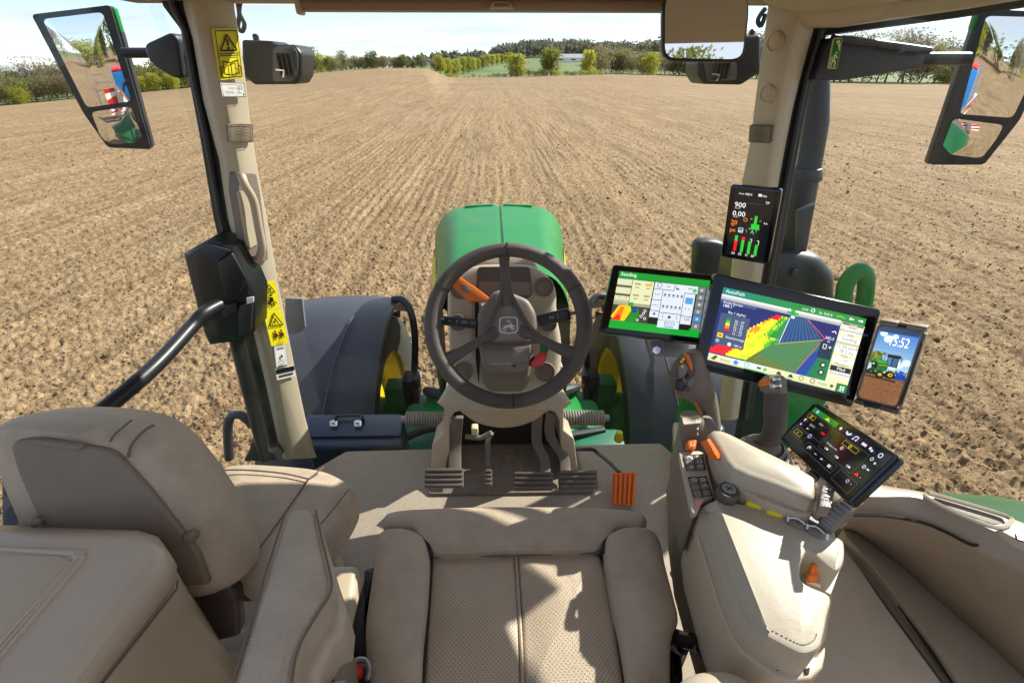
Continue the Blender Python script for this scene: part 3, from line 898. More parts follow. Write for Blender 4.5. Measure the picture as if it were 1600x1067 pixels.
# ---- front wheels, fenders, axle
def front_wheel(s, label):
    cx, cy, cz = s * 1.01, 2.62, 0.80
    t = thing('front_wheel', label, 'wheel', (cx, cy, 0))
    b = B(); ax = V((1, 0, 0))
    prof = [(.52, -.22), (.60, -.25), (.70, -.265), (.765, -.25), (.795, -.19), (.80, 0), (.795, .19), (.765, .25), (.70, .265), (.60, .25), (.52, .22)]
    b.lathe(prof, (cx, cy, cz), ax, 48, cap=False)
    for k in range(22):          # lugs
        a0 = 2 * PI * k / 22
        for sd in (-1, 1):
            ring0 = []
            for w, da in ((0.02, 0), (0.24, .16)):
                a = a0 + da + (PI / 22 if sd > 0 else 0)
                for (rr_, dd) in ((.79, -.028), (.835, -.02), (.835, .02), (.79, .028)):
                    ring0.append(V((cx + sd * w, cy + math.cos(a + dd) * rr_, cz + math.sin(a + dd) * rr_)))
            b.loft([ring0[:4], ring0[4:]])
    b.mk('tyre', TYRE, t)
    b = B(); b.lathe([(.545, -.22), (.545, -.20), (.50, -.18), (.47, -.10), (.45, 0), (.47, .10), (.50, .18), (.545, .20), (.545, .22)], (cx, cy, cz), ax, 40, cap=False)
    b.lathe([(.46, -s * .02), (.40, -s * .05), (.20, -s * .06), (.18, -s * .12), (.0, -s * .12)], (cx, cy, cz), ax, 40, cap=False)
    b.mk('rim', YELLOW, t)
front_wheel(-1, 'front tyre with yellow rim under the left slate fender')
front_wheel(1, 'front tyre with yellow rim under the right slate fender')

def front_fender(s, label):
    t = thing('front_fender', label, 'fender', (s * 1.1, 2.6, 1.5))
    cy, cz = 2.62, 0.80
    b = B(); rows_ = []
    xi, xo = s * .705, s * 1.40
    for k in range(15):
        a = R(38) + R(164) * k / 14              # from the front over the top to the rear
        rr_ = .885 + .03 * math.sin(a)
        y, z = cy + math.cos(a) * rr_, cz + math.sin(a) * rr_
        ny, nz = math.cos(a), math.sin(a)
        def q(x, dr): return V((x, y + ny * dr, z + nz * dr))
        rows_.append([q(xi, -.045), q(xi + s * .004, -.02), q(xi + s * .05, 0), q(xi + s * .16, .012), q(xi + s * .32, .022), q((xi + xo) / 2 + s * .15, .02), q(xo - s * .05, 0), q(xo, -.10)])
    b.grid(rows_)
    o = b.mk('fender_shell', SLATE, t)
    md = o.modifiers.new('thickness', 'SOLIDIFY'); md.thickness = .012
    # long embossed crease
    b = B(); pts = []
    for k in range(7):
        a = R(98) + R(60) * k / 6; rr_ = .935 + .02
        pts.append(V((s * (.90 + .016 * k), cy + math.cos(a) * rr_, cz + math.sin(a) * rr_)))
    b.tube(pts, .006, 6); b.mk('crease', SLATE, t)
    # support pipe and bracket on the hub
    b = B(); b.tube(spline([V((s * .74, 2.86, 1.68)), V((s * .66, 2.84, 1.68)), V((s * .60, 2.76, 1.60)), V((s * .59, 2.70, 1.42)), V((s * .62, 2.64, 1.15))], 5), .024, 8); b.mk('support_pipe', SLATE_D, t)
    b = B(); b.box((s * .62, 2.56, 1.16), (.10, .14, .18)); b.box((s * .62, 2.55, 1.0), (.06, .12, .3)); b.mk('bracket', SLATE_D, t, bevel=.012)
    b = B(); b.box((s * .57, 2.50, 1.25), (.05, .07, .07)); b.mk('lamp_plug', NAVY, t, bevel=.01)
front_fender(-1, 'large slate grey front fender left of the hood')
front_fender(1, 'large slate grey front fender right of the hood behind the monitors')
b = B(); p = [(445, 466), (472, 467), (477, 512), (470, 520), (446, 524)]
tag_flap = b.slab(ony(p, 2.3), .02); b.mk('fender_lamp', mat('smoke_grey', (.2, .2, .2), .4), None, bevel=.004, label='flat grey lamp panel beside the left pillar on the slate fender', cat='lamp')

def axle():
    t = thing('front_axle', 'dusty green front axle casting under the hood', 'axle', (0, 2.6, .8))
    b = B()
    for s in (-1, 1):
        b.loft([[V((s * .30, y, z)) for y, z in ((2.42, 1.02), (2.78, 1.02), (2.78, .66), (2.42, .66))], [V((s * .60, y, z)) for y, z in ((2.48, .96), (2.74, .96), (2.74, .70), (2.48, .70))], [V((s * .80, y, z)) for y, z in ((2.50, .98), (2.74, .98), (2.74, .64), (2.50, .64))]])
    b.box((0, 2.6, .86), (.62, .4, .42)); b.mk('axle_housing', GREEN_D, t, bevel=.03)
    for s in (-1, 1):
        b = B(); b.lathe([(.10, 0), (.17, .03), (.19, .10), (.19, .17), (.13, .21), (.05, .22)], (s * .74, 2.60, .80), (s, 0, 0), 18)
        b.box((s * .74, 2.60, 1.04), (.14, .15, .24)); b.mk('steering_knuckle', GREEN_D, t, bevel=.02)
        b = B(); b.tube([V((s * .30, 2.36, .86)), V((s * .55, 2.36, .86))], .05, 12); b.tube([V((s * .55, 2.36, .86)), V((s * .74, 2.42, .86))], .025, 8); b.mk('steering_cylinder', GREEN_D, t)
        b = B(); b.loft([[V((s * .26, y, z)) for y, z in ((1.6, 1.55), (2.3, 1.45), (2.3, 1.2), (1.6, 1.2))], [V((s * .46, y, z)) for y, z in ((1.7, 1.42), (2.2, 1.36), (2.2, 1.2), (1.7, 1.2))]]); b.mk('frame_rail', GREEN, t, bevel=.03)
        b = B(); b.tube(spline([V((s * .30, 2.0, 1.5)), V((s * .42, 2.1, 1.46)), V((s * .46, 2.3, 1.3)), V((s * .42, 2.45, 1.1))], 5), .028, 8); b.tube(spline([V((s * .34, 1.75, 1.46)), V((s * .50, 1.85, 1.36)), V((s * .58, 2.2, 1.1)), V((s * .62, 2.4, .98))], 5), .018, 8); b.mk('hose', RUBBER, t)
axle()

# chassis parts just in front of the cab floor
def toolbox():
    z = 1.72; p = onz([(478, 646), (632, 645), (632, 697), (478, 699)], z)
    t = thing('toolbox', 'dark navy toolbox with a carry handle and two bright latches outside the windscreen', 'toolbox', cen(p) - V((0, 0, .3)))
    b = B(); b.pad(rpoly(p, .02), .28, .02); b.mk('box', NAVY, t)
    lid = [q.lerp(cen(p), .04) + V((0, 0, .006)) for q in p]
    b = B(); b.slab(rpoly(onz([(480, 648), (628, 647), (628, 680), (480, 682)], z + .012), .015), .012); b.mk('lid', NAVY, t, bevel=.004)
    h = onz([(524, 655), (527, 650), (561, 649), (566, 654)], z + .03)
    b = B(); b.tube(spline([h[0] - V((0, 0, .02)), h[0], h[1], h[2], h[3], h[3] - V((0, 0, .02))], 4), .008, 8); b.mk('handle', BLACK, t)
    for a in (521, 559):
        q = onz([(a - 6, 657), (a + 6, 656), (a + 6, 665), (a - 6, 666)], z + .03)
        b = B(); b.slab(rpoly(q, .006), .016); b.slab([u + (cen(q) - u) * .55 + V((0, 0, .01)) for u in q], .01); b.mk('latch', CHROME, t, bevel=.003)
toolbox()
def bellows(x0, x1, py, label):
    a, c = at(x0, py, y=1.50), at(x1, py, y=1.50)
    b = B(); n = 15; prof = []
    L = (c - a).length
    for k in range(n):
        prof += [(.026, L * k / n), (.034, L * (k + .25) / n), (.034, L * (k + .6) / n), (.026, L * (k + .85) / n)]
    prof.append((.015, L)); prof.append((.015, L + .02)); prof.append((.006, L + .021))
    b.lathe(prof, a, (c - a), 16); b.mk('bellows', BELLOWS, None, label=label, cat='bellows')
bellows(694, 634, 655, 'grey ribbed rubber bellows left of the steering console')
bellows(880, 944, 653, 'grey ribbed rubber bellows right of the steering console')

# lower chassis: green casting below the windscreen
def chassis():
    t = thing('chassis_casting', 'dark green chassis casting below the front of the cab', 'chassis', (0, 1.7, 1.2))
    b = B(); b.box((0, 1.85, 1.18), (1.15, .62, .34)); b.mk('casting', GREEN_D, t, bevel=.05)
    b = B(); b.box((-.42, 1.62, 1.42), (.34, .2, .2)); b.box((.42, 1.62, 1.40), (.34, .2, .2)); b.mk('tank', mat('teal_green_casting', (.010, .14, .07), .5, var=.3, vscale=10), t, bevel=.03)
    b = B(); b.tube(spline([V((-.5, 1.6, 1.55)), V((-.3, 1.66, 1.58)), V((.1, 1.6, 1.54)), V((.5, 1.7, 1.5))], 5), .02, 8); b.mk('pipe', SLATE_D, t)
    b = B(); b.lathe([(.018, 0), (.022, .01), (.014, .05), (.0, .055)], at(966, 688, y=1.52), (0, 0, 1), 12); b.mk('cap', YELLOW, t)
chassis()

# exhaust stack at the right front corner
def exhaust():
    Y = 1.62
    t = thing('exhaust_stack', 'tall slate grey exhaust stack outside the right pillar', 'exhaust', at(1255, 430, y=Y) - V((0, 0, .6)))
    def ringat(pl, pr, py, n=16, fl=.75):
        a, c = at(pl, py, y=Y), at(pr, py, y=Y); m = (a + c) / 2; r = (c - a).length / 2
        return [m + V((math.cos(2 * PI * k / n) * r, math.sin(2 * PI * k / n) * r * fl, 0)) for k in range(n)]
    b = B(); b.loft([ringat(1266, 1296, 90), ringat(1262, 1296, 130), ringat(1257, 1295, 190), ringat(1250, 1287, 235), ringat(1244, 1281, 268)]); b.mk('stack_pipe', SLATE, t)
    b = B(); b.loft([ringat(1240, 1284, 262), ringat(1238, 1284, 272), ringat(1236, 1283, 282)]); b.mk('collar', SLATE, t, bevel=.006)
    b = B(); b.loft([ringat(1234, 1280, 280, 8), ringat(1226, 1268, 345, 8), ringat(1218, 1258, 400, 8)]); b.mk('lower_pipe', SLATE_D, t, bevel=.01)
    p = ony([(1200, 400), (1252, 395), (1290, 404), (1312, 430), (1312, 480), (1296, 560), (1196, 600), (1180, 470)], 1.55)
    b = B(); b.pad(rpoly(p, .03), .34, .05, .01); b.mk('catalyst_cover', SLATE_D, t)
    b = B(); b.lathe([(.012, 0), (.012, .012), (.0, .013)], at(1240, 425, y=1.545), (0, -1, 0), 12); b.mk('bolt', SLATE, t)
    p = ony([(1248, 330), (1275, 318), (1262, 372), (1246, 398)], 1.50)
    b = B(); b.slab(p, .02); b.mk('heat_shield', SLATE, t, bevel=.004)
exhaust()
b = B(); b.tube(spline(ony([(1318, 500), (1320, 450), (1338, 424), (1352, 430), (1352, 460), (1342, 510)], 1.45), 5), .028, 10)
b.mk('grab_loop', GREEN, None, label='green bent tube handle rising behind the big monitor', cat='handle')
p = ony([(1088, 380), (1110, 376), (1132, 380), (1150, 400), (1150, 450), (1085, 450)], 2.25)
b = B(); b.pad(rpoly(p, .03), .06, .03, .01); b.mk('air_filter_cover', SLATE_D, None, label='rounded dark grey cover left of the right pillar outside', cat='engine cover')
def side_green():
    t = thing('cab_step_frame', 'bright green frame plates outside the right front window', 'frame', at(1260, 640, y=1.35) - V((0, 0, .5)))
    b = B(); b.slab(ony([(1225, 600), (1300, 618), (1250, 680), (1215, 720)], 1.38), .04); b.mk('plate', GREEN, t, bevel=.006)
    b = B(); b.slab(ony([(1068, 618), (1094, 618), (1076, 720), (1048, 720)], 1.42), .03); b.mk('plate', GREEN, t, bevel=.006)
    b = B(); b.slab(ony([(1185, 600), (1215, 590), (1220, 720), (1150, 720), (1160, 660)], 1.45), .06); b.mk('dark_cover', SLATE_D, t, bevel=.02)
side_green()

# rear fenders and wheels (their edge shows beside the right sill, and in the mirrors)
def rear_fender(s, label):
    t = thing('rear_fender', label, 'fender', (s * 1.3, -.3, 1.0))
    cy, cz = .12, .95
    b = B(); rows_ = []
    for k in range(17):
        a = R(8) + R(150) * k / 16; rr_ = 1.225
        y, z = cy + math.cos(a) * rr_, cz + math.sin(a) * rr_
        ny, nz = math.cos(a), math.sin(a)
        rows_.append([V((s * x, y + ny * d, z + nz * d)) for x, d in ((1.04, -.25), (1.05, -.04), (1.10, .0), (1.35, .02), (1.62, .0), (1.66, -.05))])
    b.grid(rows_); o = b.mk('fender_shell', GREEN_F, t); md = o.modifiers.new('thickness', 'SOLIDIFY'); md.thickness = .012
    t2 = thing('rear_wheel', label.replace('green rear fender', 'big rear tyre under the green rear fender'), 'wheel', (s * 1.4, cy, 0))
    b = B(); b.lathe([(.6, -.26), (.95, -.28), (1.03, -.22), (1.05, 0), (1.03, .22), (.95, .28), (.6, .26)], (s * 1.42, cy, 1.0), (1, 0, 0), 48, cap=False); b.mk('tyre', TYRE, t2)
    b = B(); b.lathe([(.62, -.2), (.55, -.1), (.3, -.05), (0.01, -.05)], (s * 1.42, cy, 1.0), (1, 0, 0), 32, cap=False); b.mk('rim', YELLOW, t2)
rear_fender(-1, 'green rear fender on the left, seen in the left mirror')
rear_fender(1, 'green rear fender on the right beside the window sill')

# blue seed drill hitched behind (seen in the mirrors)
def drill():
    D_ = 1.4
    t = thing('seed_drill', 'blue seed drill hitched behind the tractor, seen in the outside mirrors', 'seed drill', (0, -5, 0))
    b = B(); b.box((0, -6.2 - D_, 1.25), (4.6, .22, .34)); b.box((0, -6.4, 1.0), (.3, 6.8, .3)); b.box((0, -6.9 - D_, 1.05), (4.6, .2, .25)); b.mk('frame', BLUE, t, bevel=.02)
    b = B(); b.loft([[V((-1.2, -6.9 - D_, 1.5)), V((1.2, -6.9 - D_, 1.5)), V((1.2, -5.9 - D_, 1.5)), V((-1.2, -5.9 - D_, 1.5))], [V((-1.35, -7.4 - D_, 2.7)), V((1.35, -7.4 - D_, 2.7)), V((1.35, -5.5 - D_, 2.7)), V((-1.35, -5.5 - D_, 2.7))]]); b.mk('hopper', BLUE, t, bevel=.03)
    b = B(); b.box((0, -6.45 - D_, 2.74), (2.6, 1.8, .06)); b.mk('hopper_cover', RED, t, bevel=.03)
    for s in (-1, 1):
        f = [V((s * 2.15 - .26, -4.9 - D_, 2.0)), V((s * 2.15 + .26, -4.9 - D_, 2.0)), V((s * 2.15 - .26, -4.9 - D_, 1.05))]
        b = B(); b.slab([f[0], f[1], f[1] + (f[2] - f[0]), f[2]], .03, V((0, 1, 0))); bd = b.mk('warning_board', WHITE, t)
        q = Print(f[1] + V((0, .004, 0)), f[0] + V((0, .004, 0)), f[1] + (f[2] - f[0]) + V((0, .004, 0)))
        q.n = V((0, 1, 0))
        for k in range(-1, 3):
            a = k * .5
            q.poly([(max(0, min(1, u)), max(0, min(1, v_))) for u, v_ in ((0, a + .0), (1, a + .45), (1, a + .70), (0, a + .25))], (.75, .08, .05))
        q.mk('stripes', bd)
    for k in range(20):
        b = B(); x = -2.3 + k * .242
        b.tube([V((x, -6.6 - D_, 1.2)), V((x, -6.75 - D_, .6)), V((x, -7.0 - D_, .12))], .03, 6); b.lathe([(.2, -.02), (.2, .02)], (x, -7.05 - D_, .2), (1, .1, 0), 16); b.mk('coulter', STEEL, t)
    b = B()
    for zz in (1.9, 2.2, 2.5):
        b.tube([V((-2.6, -5.3 - D_, zz)), V((-2.0, -5.3 - D_, zz))], .02, 6)
    for xx in (-2.6, -2.3 - D_, -2.0): b.tube([V((xx, -5.3 - D_, 1.3)), V((xx, -5.3 - D_, 2.5))], .02, 6)
    b.mk('platform_rail', CHROME, t)
    for s in (-1, 1):
        for k in range(4):
            b = B(); b.box((s * (.35 + .38 * k), -6.88 - D_, 2.2), (.05, .06, 1.2)); b.mk('hopper_rib', BLUE, t, bevel=.01)
        b = B(); b.box((s * 2.15, -4.86 - D_, 1.5), (.10, .06, 1.2)); b.mk('board_post', STEEL, t)
        b = B(); b.tube([V((s * 2.4, -6.2 - D_, 1.5)), V((s * .2, -5.0 - D_, 1.5))], .05, 8); b.tube([V((s * 1.0, -6.2 - D_, 1.42)), V((s * 1.0, -5.6 - D_, 2.3)), V((s * .5, -5.4 - D_, 2.6))], .04, 8); b.mk('hydraulic_hose', RUBBER, t)
        b = B(); b.lathe([(.3, -.12), (.42, -.12), (.45, 0), (.42, .12), (.3, .12)], (s * 2.1, -5.6 - D_, .45), (1, 0, 0), 24); b.mk('gauge_wheel', TYRE, t)
        b = B(); b.box((s * 1.3, -5.4 - D_, 1.75), (.5, .3, .35)); b.mk('control_box', SLATE_D, t, bevel=.02)
        b = B(); b.box((s * 1.7, -7.3 - D_, 2.0), (.3, .05, .5)); b.mk('white_panel', WHITE, t)
drill()

# ---- work lamps on the cab front
def work_lamp(poly, lens, y, label, cab=None):
    p = ony(poly, y)
    t = thing('work_lamp', label, 'work light', cen(p) + V((0, .1, -.05)))
    b = B(); b.pad(rpoly(p, .008), .10, .01); b.mk('housing', BLACK, t)
    b = B(); b.slab([q + V((0, -.006, 0)) for q in rpoly(ony(lens, y), .01)], .006); b.mk('lens_shroud', LAMPGLASS, t, bevel=.002)
    c = cen(ony(lens, y)) + V((0, -.01, 0))
    b = B()
    for k in range(4):
        b.box(c + V((-.02 + .012 * k, -.003, 0)), (.004, .012, .05))
    b.mk('cooling_fin', BLACK, t)
    b = B(); b.tube([c + V((-.03, -.006, -.012)), c + V((-.008, -.008, -.014)), c + V((-.014, -.008, -.03))], .004, 6); b.mk('plug', CHROME, t)
    b = B(); b.lathe([(.008, 0), (.008, .014), (.004, .018)], p[0].lerp(p[1], .35) + V((0, .03, -.003)), (0, 0, 1), 10); b.mk('stud', BLACK, t)
work_lamp([(376, 62), (424, 64), (430, 70), (460, 70), (471, 84), (471, 118), (463, 132), (396, 133), (378, 118)], [(428, 74), (460, 73), (467, 86), (466, 116), (460, 127), (426, 128)], 1.45, 'black work lamp hanging outside beside the left pillar')
work_lamp([(1190, 54), (1168, 56), (1100, 84), (1091, 98), (1091, 118), (1100, 132), (1160, 133), (1176, 122), (1190, 114)], [(1098, 96), (1128, 92), (1150, 98), (1150, 126), (1104, 128)], 1.50, 'black work lamp half hidden behind the inside mirror')
b = B(); b.tube(spline(ony([(371, 4), (374, 24), (372, 42), (378, 50), (382, 38), (374, 20), (376, 2)], 1.40), 4), .005, 6); b.mk('lamp_cable', RUBBER, None, label='looped black cable above the left work lamp', cat='cable')
b = B(); b.tube(spline(ony([(1196, 14), (1188, 24), (1184, 34), (1190, 40), (1196, 22)], 1.40), 4), .006, 6); b.mk('lamp_cable', RUBBER, None, label='short black cable at the top of the right pillar', cat='cable')

# ---- outside mirrors
def outside_mirror(frame, up, lo, side, c_px, d, aim_u, aim_l, label, green):
    c = at(*c_px, d=d)
    tc_ = (CAM - c).normalized()
    n = (tc_ + V(aim_u).normalized()).normalized()
    nl = (tc_ + V(aim_l).normalized()).normalized()
    t = thing('outside_mirror', label, 'mirror', c - V((0, 0, .25)))
    fr = onp(frame, c, n)
    b = B(); b.slab(rpoly(fr, .012), .035, n); b.mk('housing', RUBBER, t, bevel=.006)
    b = B(); b.pad(rpoly(onp(up, c + n * .0025, n), .014), .004, .001, .0042, seg=1, n=n, rings=10); b.mk('mirror_glass', MIRROR, t)
    c2 = cen(onp(lo, c + n * .006, n))
    b = B(); b.pad(rpoly(onp(lo, c2, nl), .014), .004, .001, .0065, seg=1, n=nl, rings=10); b.mk('wide_angle_glass', MIRROR, t)
    b = B(); b.slab(onp(side, c - n * .012, n), .03, n); b.mk('housing_edge', SLATE_D, t, bevel=.004)
    b = B(); b.slab(onp(green, c - n * .010, n), .03, n); b.mk('trim', GREEN, t, bevel=.003)
    return t
outside_mirror([(48, 23), (172, 8), (236, 234), (168, 231), (129, 176)], [(67, 31), (160, 20), (205, 158), (136, 168)], [(143, 176), (204, 167), (229, 233), (174, 230), (157, 212)],
               [(184, 44), (190, 50), (238, 228), (232, 234), (176, 22)], (140, 120), 1.6, (-.14, -1, -.03), (-.12, -1, -.42), 'tall black outside mirror left of the windscreen with a green top edge',
               [(172, 9), (179, 14), (190, 52), (184, 46)])
outside_mirror([(1536, 14), (1628, 18), (1640, 90), (1594, 188), (1538, 258), (1452, 258), (1484, 172)], [(1541, 26), (1616, 28), (1622, 100), (1582, 184), (1500, 178)], [(1490, 186), (1568, 196), (1556, 218), (1530, 252), (1464, 252)],
               [(1520, 46), (1536, 16), (1486, 176), (1452, 258), (1449, 254)], (1550, 130), 1.5, (.13, -1, -.03), (.08, -1, -.38), 'tall black outside mirror at the right edge with a green top edge',
               [(1526, 22), (1536, 16), (1529, 44), (1519, 47)])
def mirror_arm(poly, y0, rod, rr_, label, name='mirror_arm'):
    p = ony(poly, y0)
    t = thing(name, label, 'mirror arm', cen(p) - V((0, 0, .1)))
    b = B(); b.slab(rpoly(p, .012), .09); b.mk('arm', SLATE, t, bevel=.012, seg=3)
    b = B(); b.tube([at(*rod[0], y=y0 + .04), at(*rod[1], y=y0 + .03)], rr_, 10); b.mk('rod', SLATE_D, t)
    return t, p
mirror_arm([(223, 70), (266, 50), (278, 60), (286, 124), (268, 122), (232, 98)], 1.30, ((232, 83), (192, 83)), .011, 'short grey mirror arm outside the left pillar')
t_arm, p_arm = mirror_arm([(1296, 60), (1320, 58), (1450, 76), (1440, 106), (1318, 126), (1272, 126)], 1.22, ((1440, 92), (1512, 92)), .014, 'long grey mirror arm outside the right window')
b = B(); b.tube(ony([(1452, 80), (1410, 74), (1300, 60)], 1.205), .008, 8); b.mk('edge_rib', SLATE, t_arm)

# ================================================================== CAB SHELL
def lerp_poly(tab, v):
    """tab rows sorted by first column"""
    xs = [r[0] for r in tab]
    return [float(np.interp(v, xs, [r[k] for r in tab])) for k in range(1, len(tab[0]))]

b = B(); b.slab([V((-.86, -.5, ZF)), V((.98, -.5, ZF)), V((.90, .8, ZF)), V((.62, 1.325, ZF)), V((-.62, 1.325, ZF)), V((-.80, 1.15, ZF))], .07, V((0, 0, 1)))
b.mk('cab_floor', CARPET, None, bevel=.012, kind='structure')

# right and left front pillars: rows py -> inner edge, ridge, outer edge (columns of the view)
LP_IN = [(-20, 281), (10, 285), (62, 300), (156, 316), (250, 341), (333, 353), (367, 361), (434, 385), (518, 395), (603, 415), (697, 435), (716, 440)]
LP_MID = [(-20, 322), (15, 325), (78, 331), (140, 347), (260, 372), (330, 384), (404, 398), (481, 408), (569, 429), (653, 444), (700, 454), (716, 458)]
LP_OUT = [(-20, 365), (6, 366), (94, 381), (187, 391), (265, 403), (333, 416), (360, 422), (410, 429), (444, 435), (512, 449), (579, 462), (647, 476), (707, 492), (716, 496)]
RP_IN = [(-20, 1203), (15, 1199), (124, 1184), (225, 1171), (285, 1159), (400, 1144), (590, 1128), (655, 1122)]
RP_MID = [(-20, 1250), (30, 1244), (112, 1225), (225, 1206), (285, 1199), (400, 1180), (590, 1150), (655, 1142)]
RP_OUT = [(-20, 1290), (30, 1277), (94, 1259), (150, 1244), (225, 1229), (289, 1217), (400, 1197), (590, 1163), (655, 1154)]
def yp(py): return 1.23 + .05 * max(0, min(1, py / 700))
def pillar(name, tin, tmid, tout, rows_, s, label, seal_edge, seal_w):
    t = thing(name, label, 'pillar', at(lerp_poly(tmid, rows_[-1])[0], rows_[-1], y=yp(rows_[-1])))
    b = B(); rings = []
    for py in rows_:
        a, m, o = lerp_poly(tin, py)[0], lerp_poly(tmid, py)[0], lerp_poly(tout, py)[0]
        y = yp(py)
        A, M, O = at(a, py, y=y + .03 if s > 0 else y + .0), at(m, py, y=y - .035), at(o, py, y=y + .0 if s > 0 else y + .03)
        back = V((0, .10, 0))
        rings.append([A, A.lerp(M, .5) + V((0, -.012, 0)), M, M.lerp(O, .5) + V((0, -.006, 0)), O, O + back + V((-.075 if s < 0 else -.012, 0, 0)), A + back + V((.012 if s < 0 else .07, 0, 0))])
    b.loft(rings); b.mk('cladding', BEIGE_L, t, bevel=.006, ang=28)
    b = B(); rings = []
    for py, e in seal_edge:
        y = yp(py); inn = lerp_poly(tin if s < 0 else tout, py)[0]
        a, c = at(inn + (2 if s < 0 else -2), py, y=y + .012), at(e, py, y=y + .02)
        rings.append([a, c, c + V((0, .05, 0)), a + V((0, .05, 0))])
    b.loft(rings); b.mk('door_seal', RUBBER, t, bevel=.005)
    b = B(); pts = []
    for py, e in seal_edge:
        inn = lerp_poly(tin if s < 0 else tout, py)[0]
        pts.append(at(inn * .55 + e * .45, py, y=yp(py) + .008))
    b.tube(pts, .008, 8); b.mk('seal_bead', SLATE_D, t)
    return t
lp = pillar('front_pillar', LP_IN, LP_MID, LP_OUT, [-20, 15, 62, 110, 156, 205, 250, 300, 345, 390, 434, 481, 520, 569, 610, 653, 700, 716], -1,
            'beige left front pillar with yellow warning labels and a grab handle',
            [(-20, 246), (10, 253), (47, 281), (125, 294), (219, 312), (333, 331), (420, 350), (520, 368), (620, 392), (716, 420)], 18)
rp = pillar('front_pillar', RP_IN, RP_MID, RP_OUT, [-20, 30, 75, 124, 170, 225, 285, 340, 400, 500, 590, 655], 1,
            'beige right front pillar carrying the monitors', [(8, 1316), (25, 1307), (41, 1298), (124, 1270), (180, 1259), (285, 1240), (397, 1221), (500, 1203), (590, 1187), (655, 1176)], 18)

# grab handle moulded into the left pillar
def pface(px, py, lift=.0):
    """point on the window-side face of the left pillar"""
    m, o = lerp_poly(LP_MID, py)[0], lerp_poly(LP_OUT, py)[0]
    f = (px - m) / (o - m); y = yp(py) - .035 + .065 * f
    return at(px, py, y=y - lift)
def handle():
    t = lp
    rec = [(375, 271), (400, 272), (406, 300), (418, 395), (419, 407), (398, 408), (388, 392), (373, 300)]
    p = [pface(x, y, .012) for x, y in rec]
    b = B(); b.slab(rpoly(p, .008), .03); b.mk('recess_shade', GRIP2, t)  # raised slab in darker plastic, the hollow's shade put into its colour
    p = [pface(x, y, .0155) for x, y in [(373, 301), (380, 299), (393, 312), (405, 380), (391, 388), (387, 384)]]
    b = B(); b.slab(p, .006); b.mk('recess_back', BEIGE_L, t)
    bar = [pface(x, y, l) for x, y, l in [(377, 274, .02), (383, 290, .036), (396, 314, .045), (403, 350, .047), (409, 385, .045), (406, 400, .03), (401, 408, .018)]]
    b = B(); b.tube(spline(bar, 5), .0105, 10); b.mk('grab_handle', BEIGE, t)
handle()

def label_on_pillar(name, tl, tr, bl, lab, paint, cat='label', face=pface, lift=.012):
    A, Bp, C = face(*tl, lift), face(*tr, lift), face(*bl, lift)
    D = C + (Bp - A)
    b = B(); b.slab(rpoly([A, Bp, D, C], .003), .0012); t = b.mk(name, paint[0], lp, label=lab)
    q = Print(A, Bp, C, lift=.0012); paint[1](q); q.mk('print', t)
    return t
DK = (.10, .09, .02)
def tri(q, a, b_, w, h, c=DK, lw=.06):
    q.line([(a - w / 2, b_), (a, b_ - h), (a + w / 2, b_), (a - w / 2, b_)], lw, c)
def pr_top(q):
    q.frame(.06, .03, .94, .49, .03, DK); q.frame(.06, .51, .94, .97, .03, DK)
    tri(q, .5, .42, .66, .31); q.rect(.46, .20, .54, .33, DK, 3); q.disc(.5, .375, .05, DK)
    q.line([(.2, .88), (.2, .62), (.48, .66), (.5, .68), (.52, .66), (.8, .62), (.8, .88), (.52, .91), (.5, .92), (.48, .91), (.2, .88)], .04, DK); q.line([(.5, .68), (.5, .92)], .04, DK)
    q.line([(.12, .93), (.12, .74), (.2, .72)], .035, DK); q.line([(.88, .93), (.88, .74), (.8, .72)], .035, DK)
label_on_pillar('warning_label', (331, 45), (371, 45), (343, 126), 'yellow warning label with exclamation triangle and open book near the top of the left pillar', (YSIGN, pr_top))
def pr_white(q):
    q.frame(0, 0, 1, 1, .02, (.1, .1, .1)); q.text('Category  2', .22, .42, .16, (.1, .1, .1), wid=.42); q.frame(.72, .22, .86, .46, .02, (.1, .1, .1)); q.text('EN15695 - 1:2009', .1, .78, .16, (.1, .1, .1), wid=.7); q.disc(.9, .82, .04, (.3, .3, .3))
label_on_pillar('white_label', (344, 129), (380, 130), (348, 152), 'small white certificate label under the yellow label on the left pillar', (WHITE, pr_white))
def pr_low1(q):
    tri(q, .5, .36, .62, .27); q.line([(.42, .3), (.5, .2), (.58, .28)], .05, DK); q.line([(.5, .31), (.6, .2)], .04, DK)
    q.disc(.5, .45, .075, DK); q.poly([(.36, .64), (.40, .52), (.60, .52), (.64, .64), (.55, .68), (.45, .68)], DK, 3); q.line([(.2, .74), (.4, .68), (.6, .68), (.82, .74)], .06, DK); q.line([(.3, .80), (.42, .72), (.44, .86)], .06, DK); q.line([(.7, .80), (.58, .72), (.56, .86)], .06, DK); q.rect(.05, .955, .95, .965, DK, 3)
label_on_pillar('warning_label', (405, 441), (430, 439), (414, 487), 'upper yellow label with triangle and seated figure low on the left pillar', (YSIGN, pr_low1))
def pr_low2(q):
    tri(q, .5, .42, .72, .36); q.line([(.4, .36), (.52, .22), (.6, .36)], .05, DK)
    for a in (.34, .68):
        q.disc(a, .58, .06, (.3, .12, .02)); q.poly([(a - .1, .74), (a - .05, .62), (a + .07, .62), (a + .12, .74)], (.3, .12, .02), 3); q.line([(a - .1, .82), (a, .73), (a + .12, .80)], .05, (.3, .12, .02)); q.line([(a - .14, .64), (a + .14, .70)], .05, (.3, .12, .02))
    q.frame(.36, .90, .66, .97, .03, (.75, .5, .05))
label_on_pillar('warning_label', (411, 487), (440, 484), (424, 541), 'lower yellow label with triangle and two crouching figures low on the left pillar', (YSIGN, pr_low2))
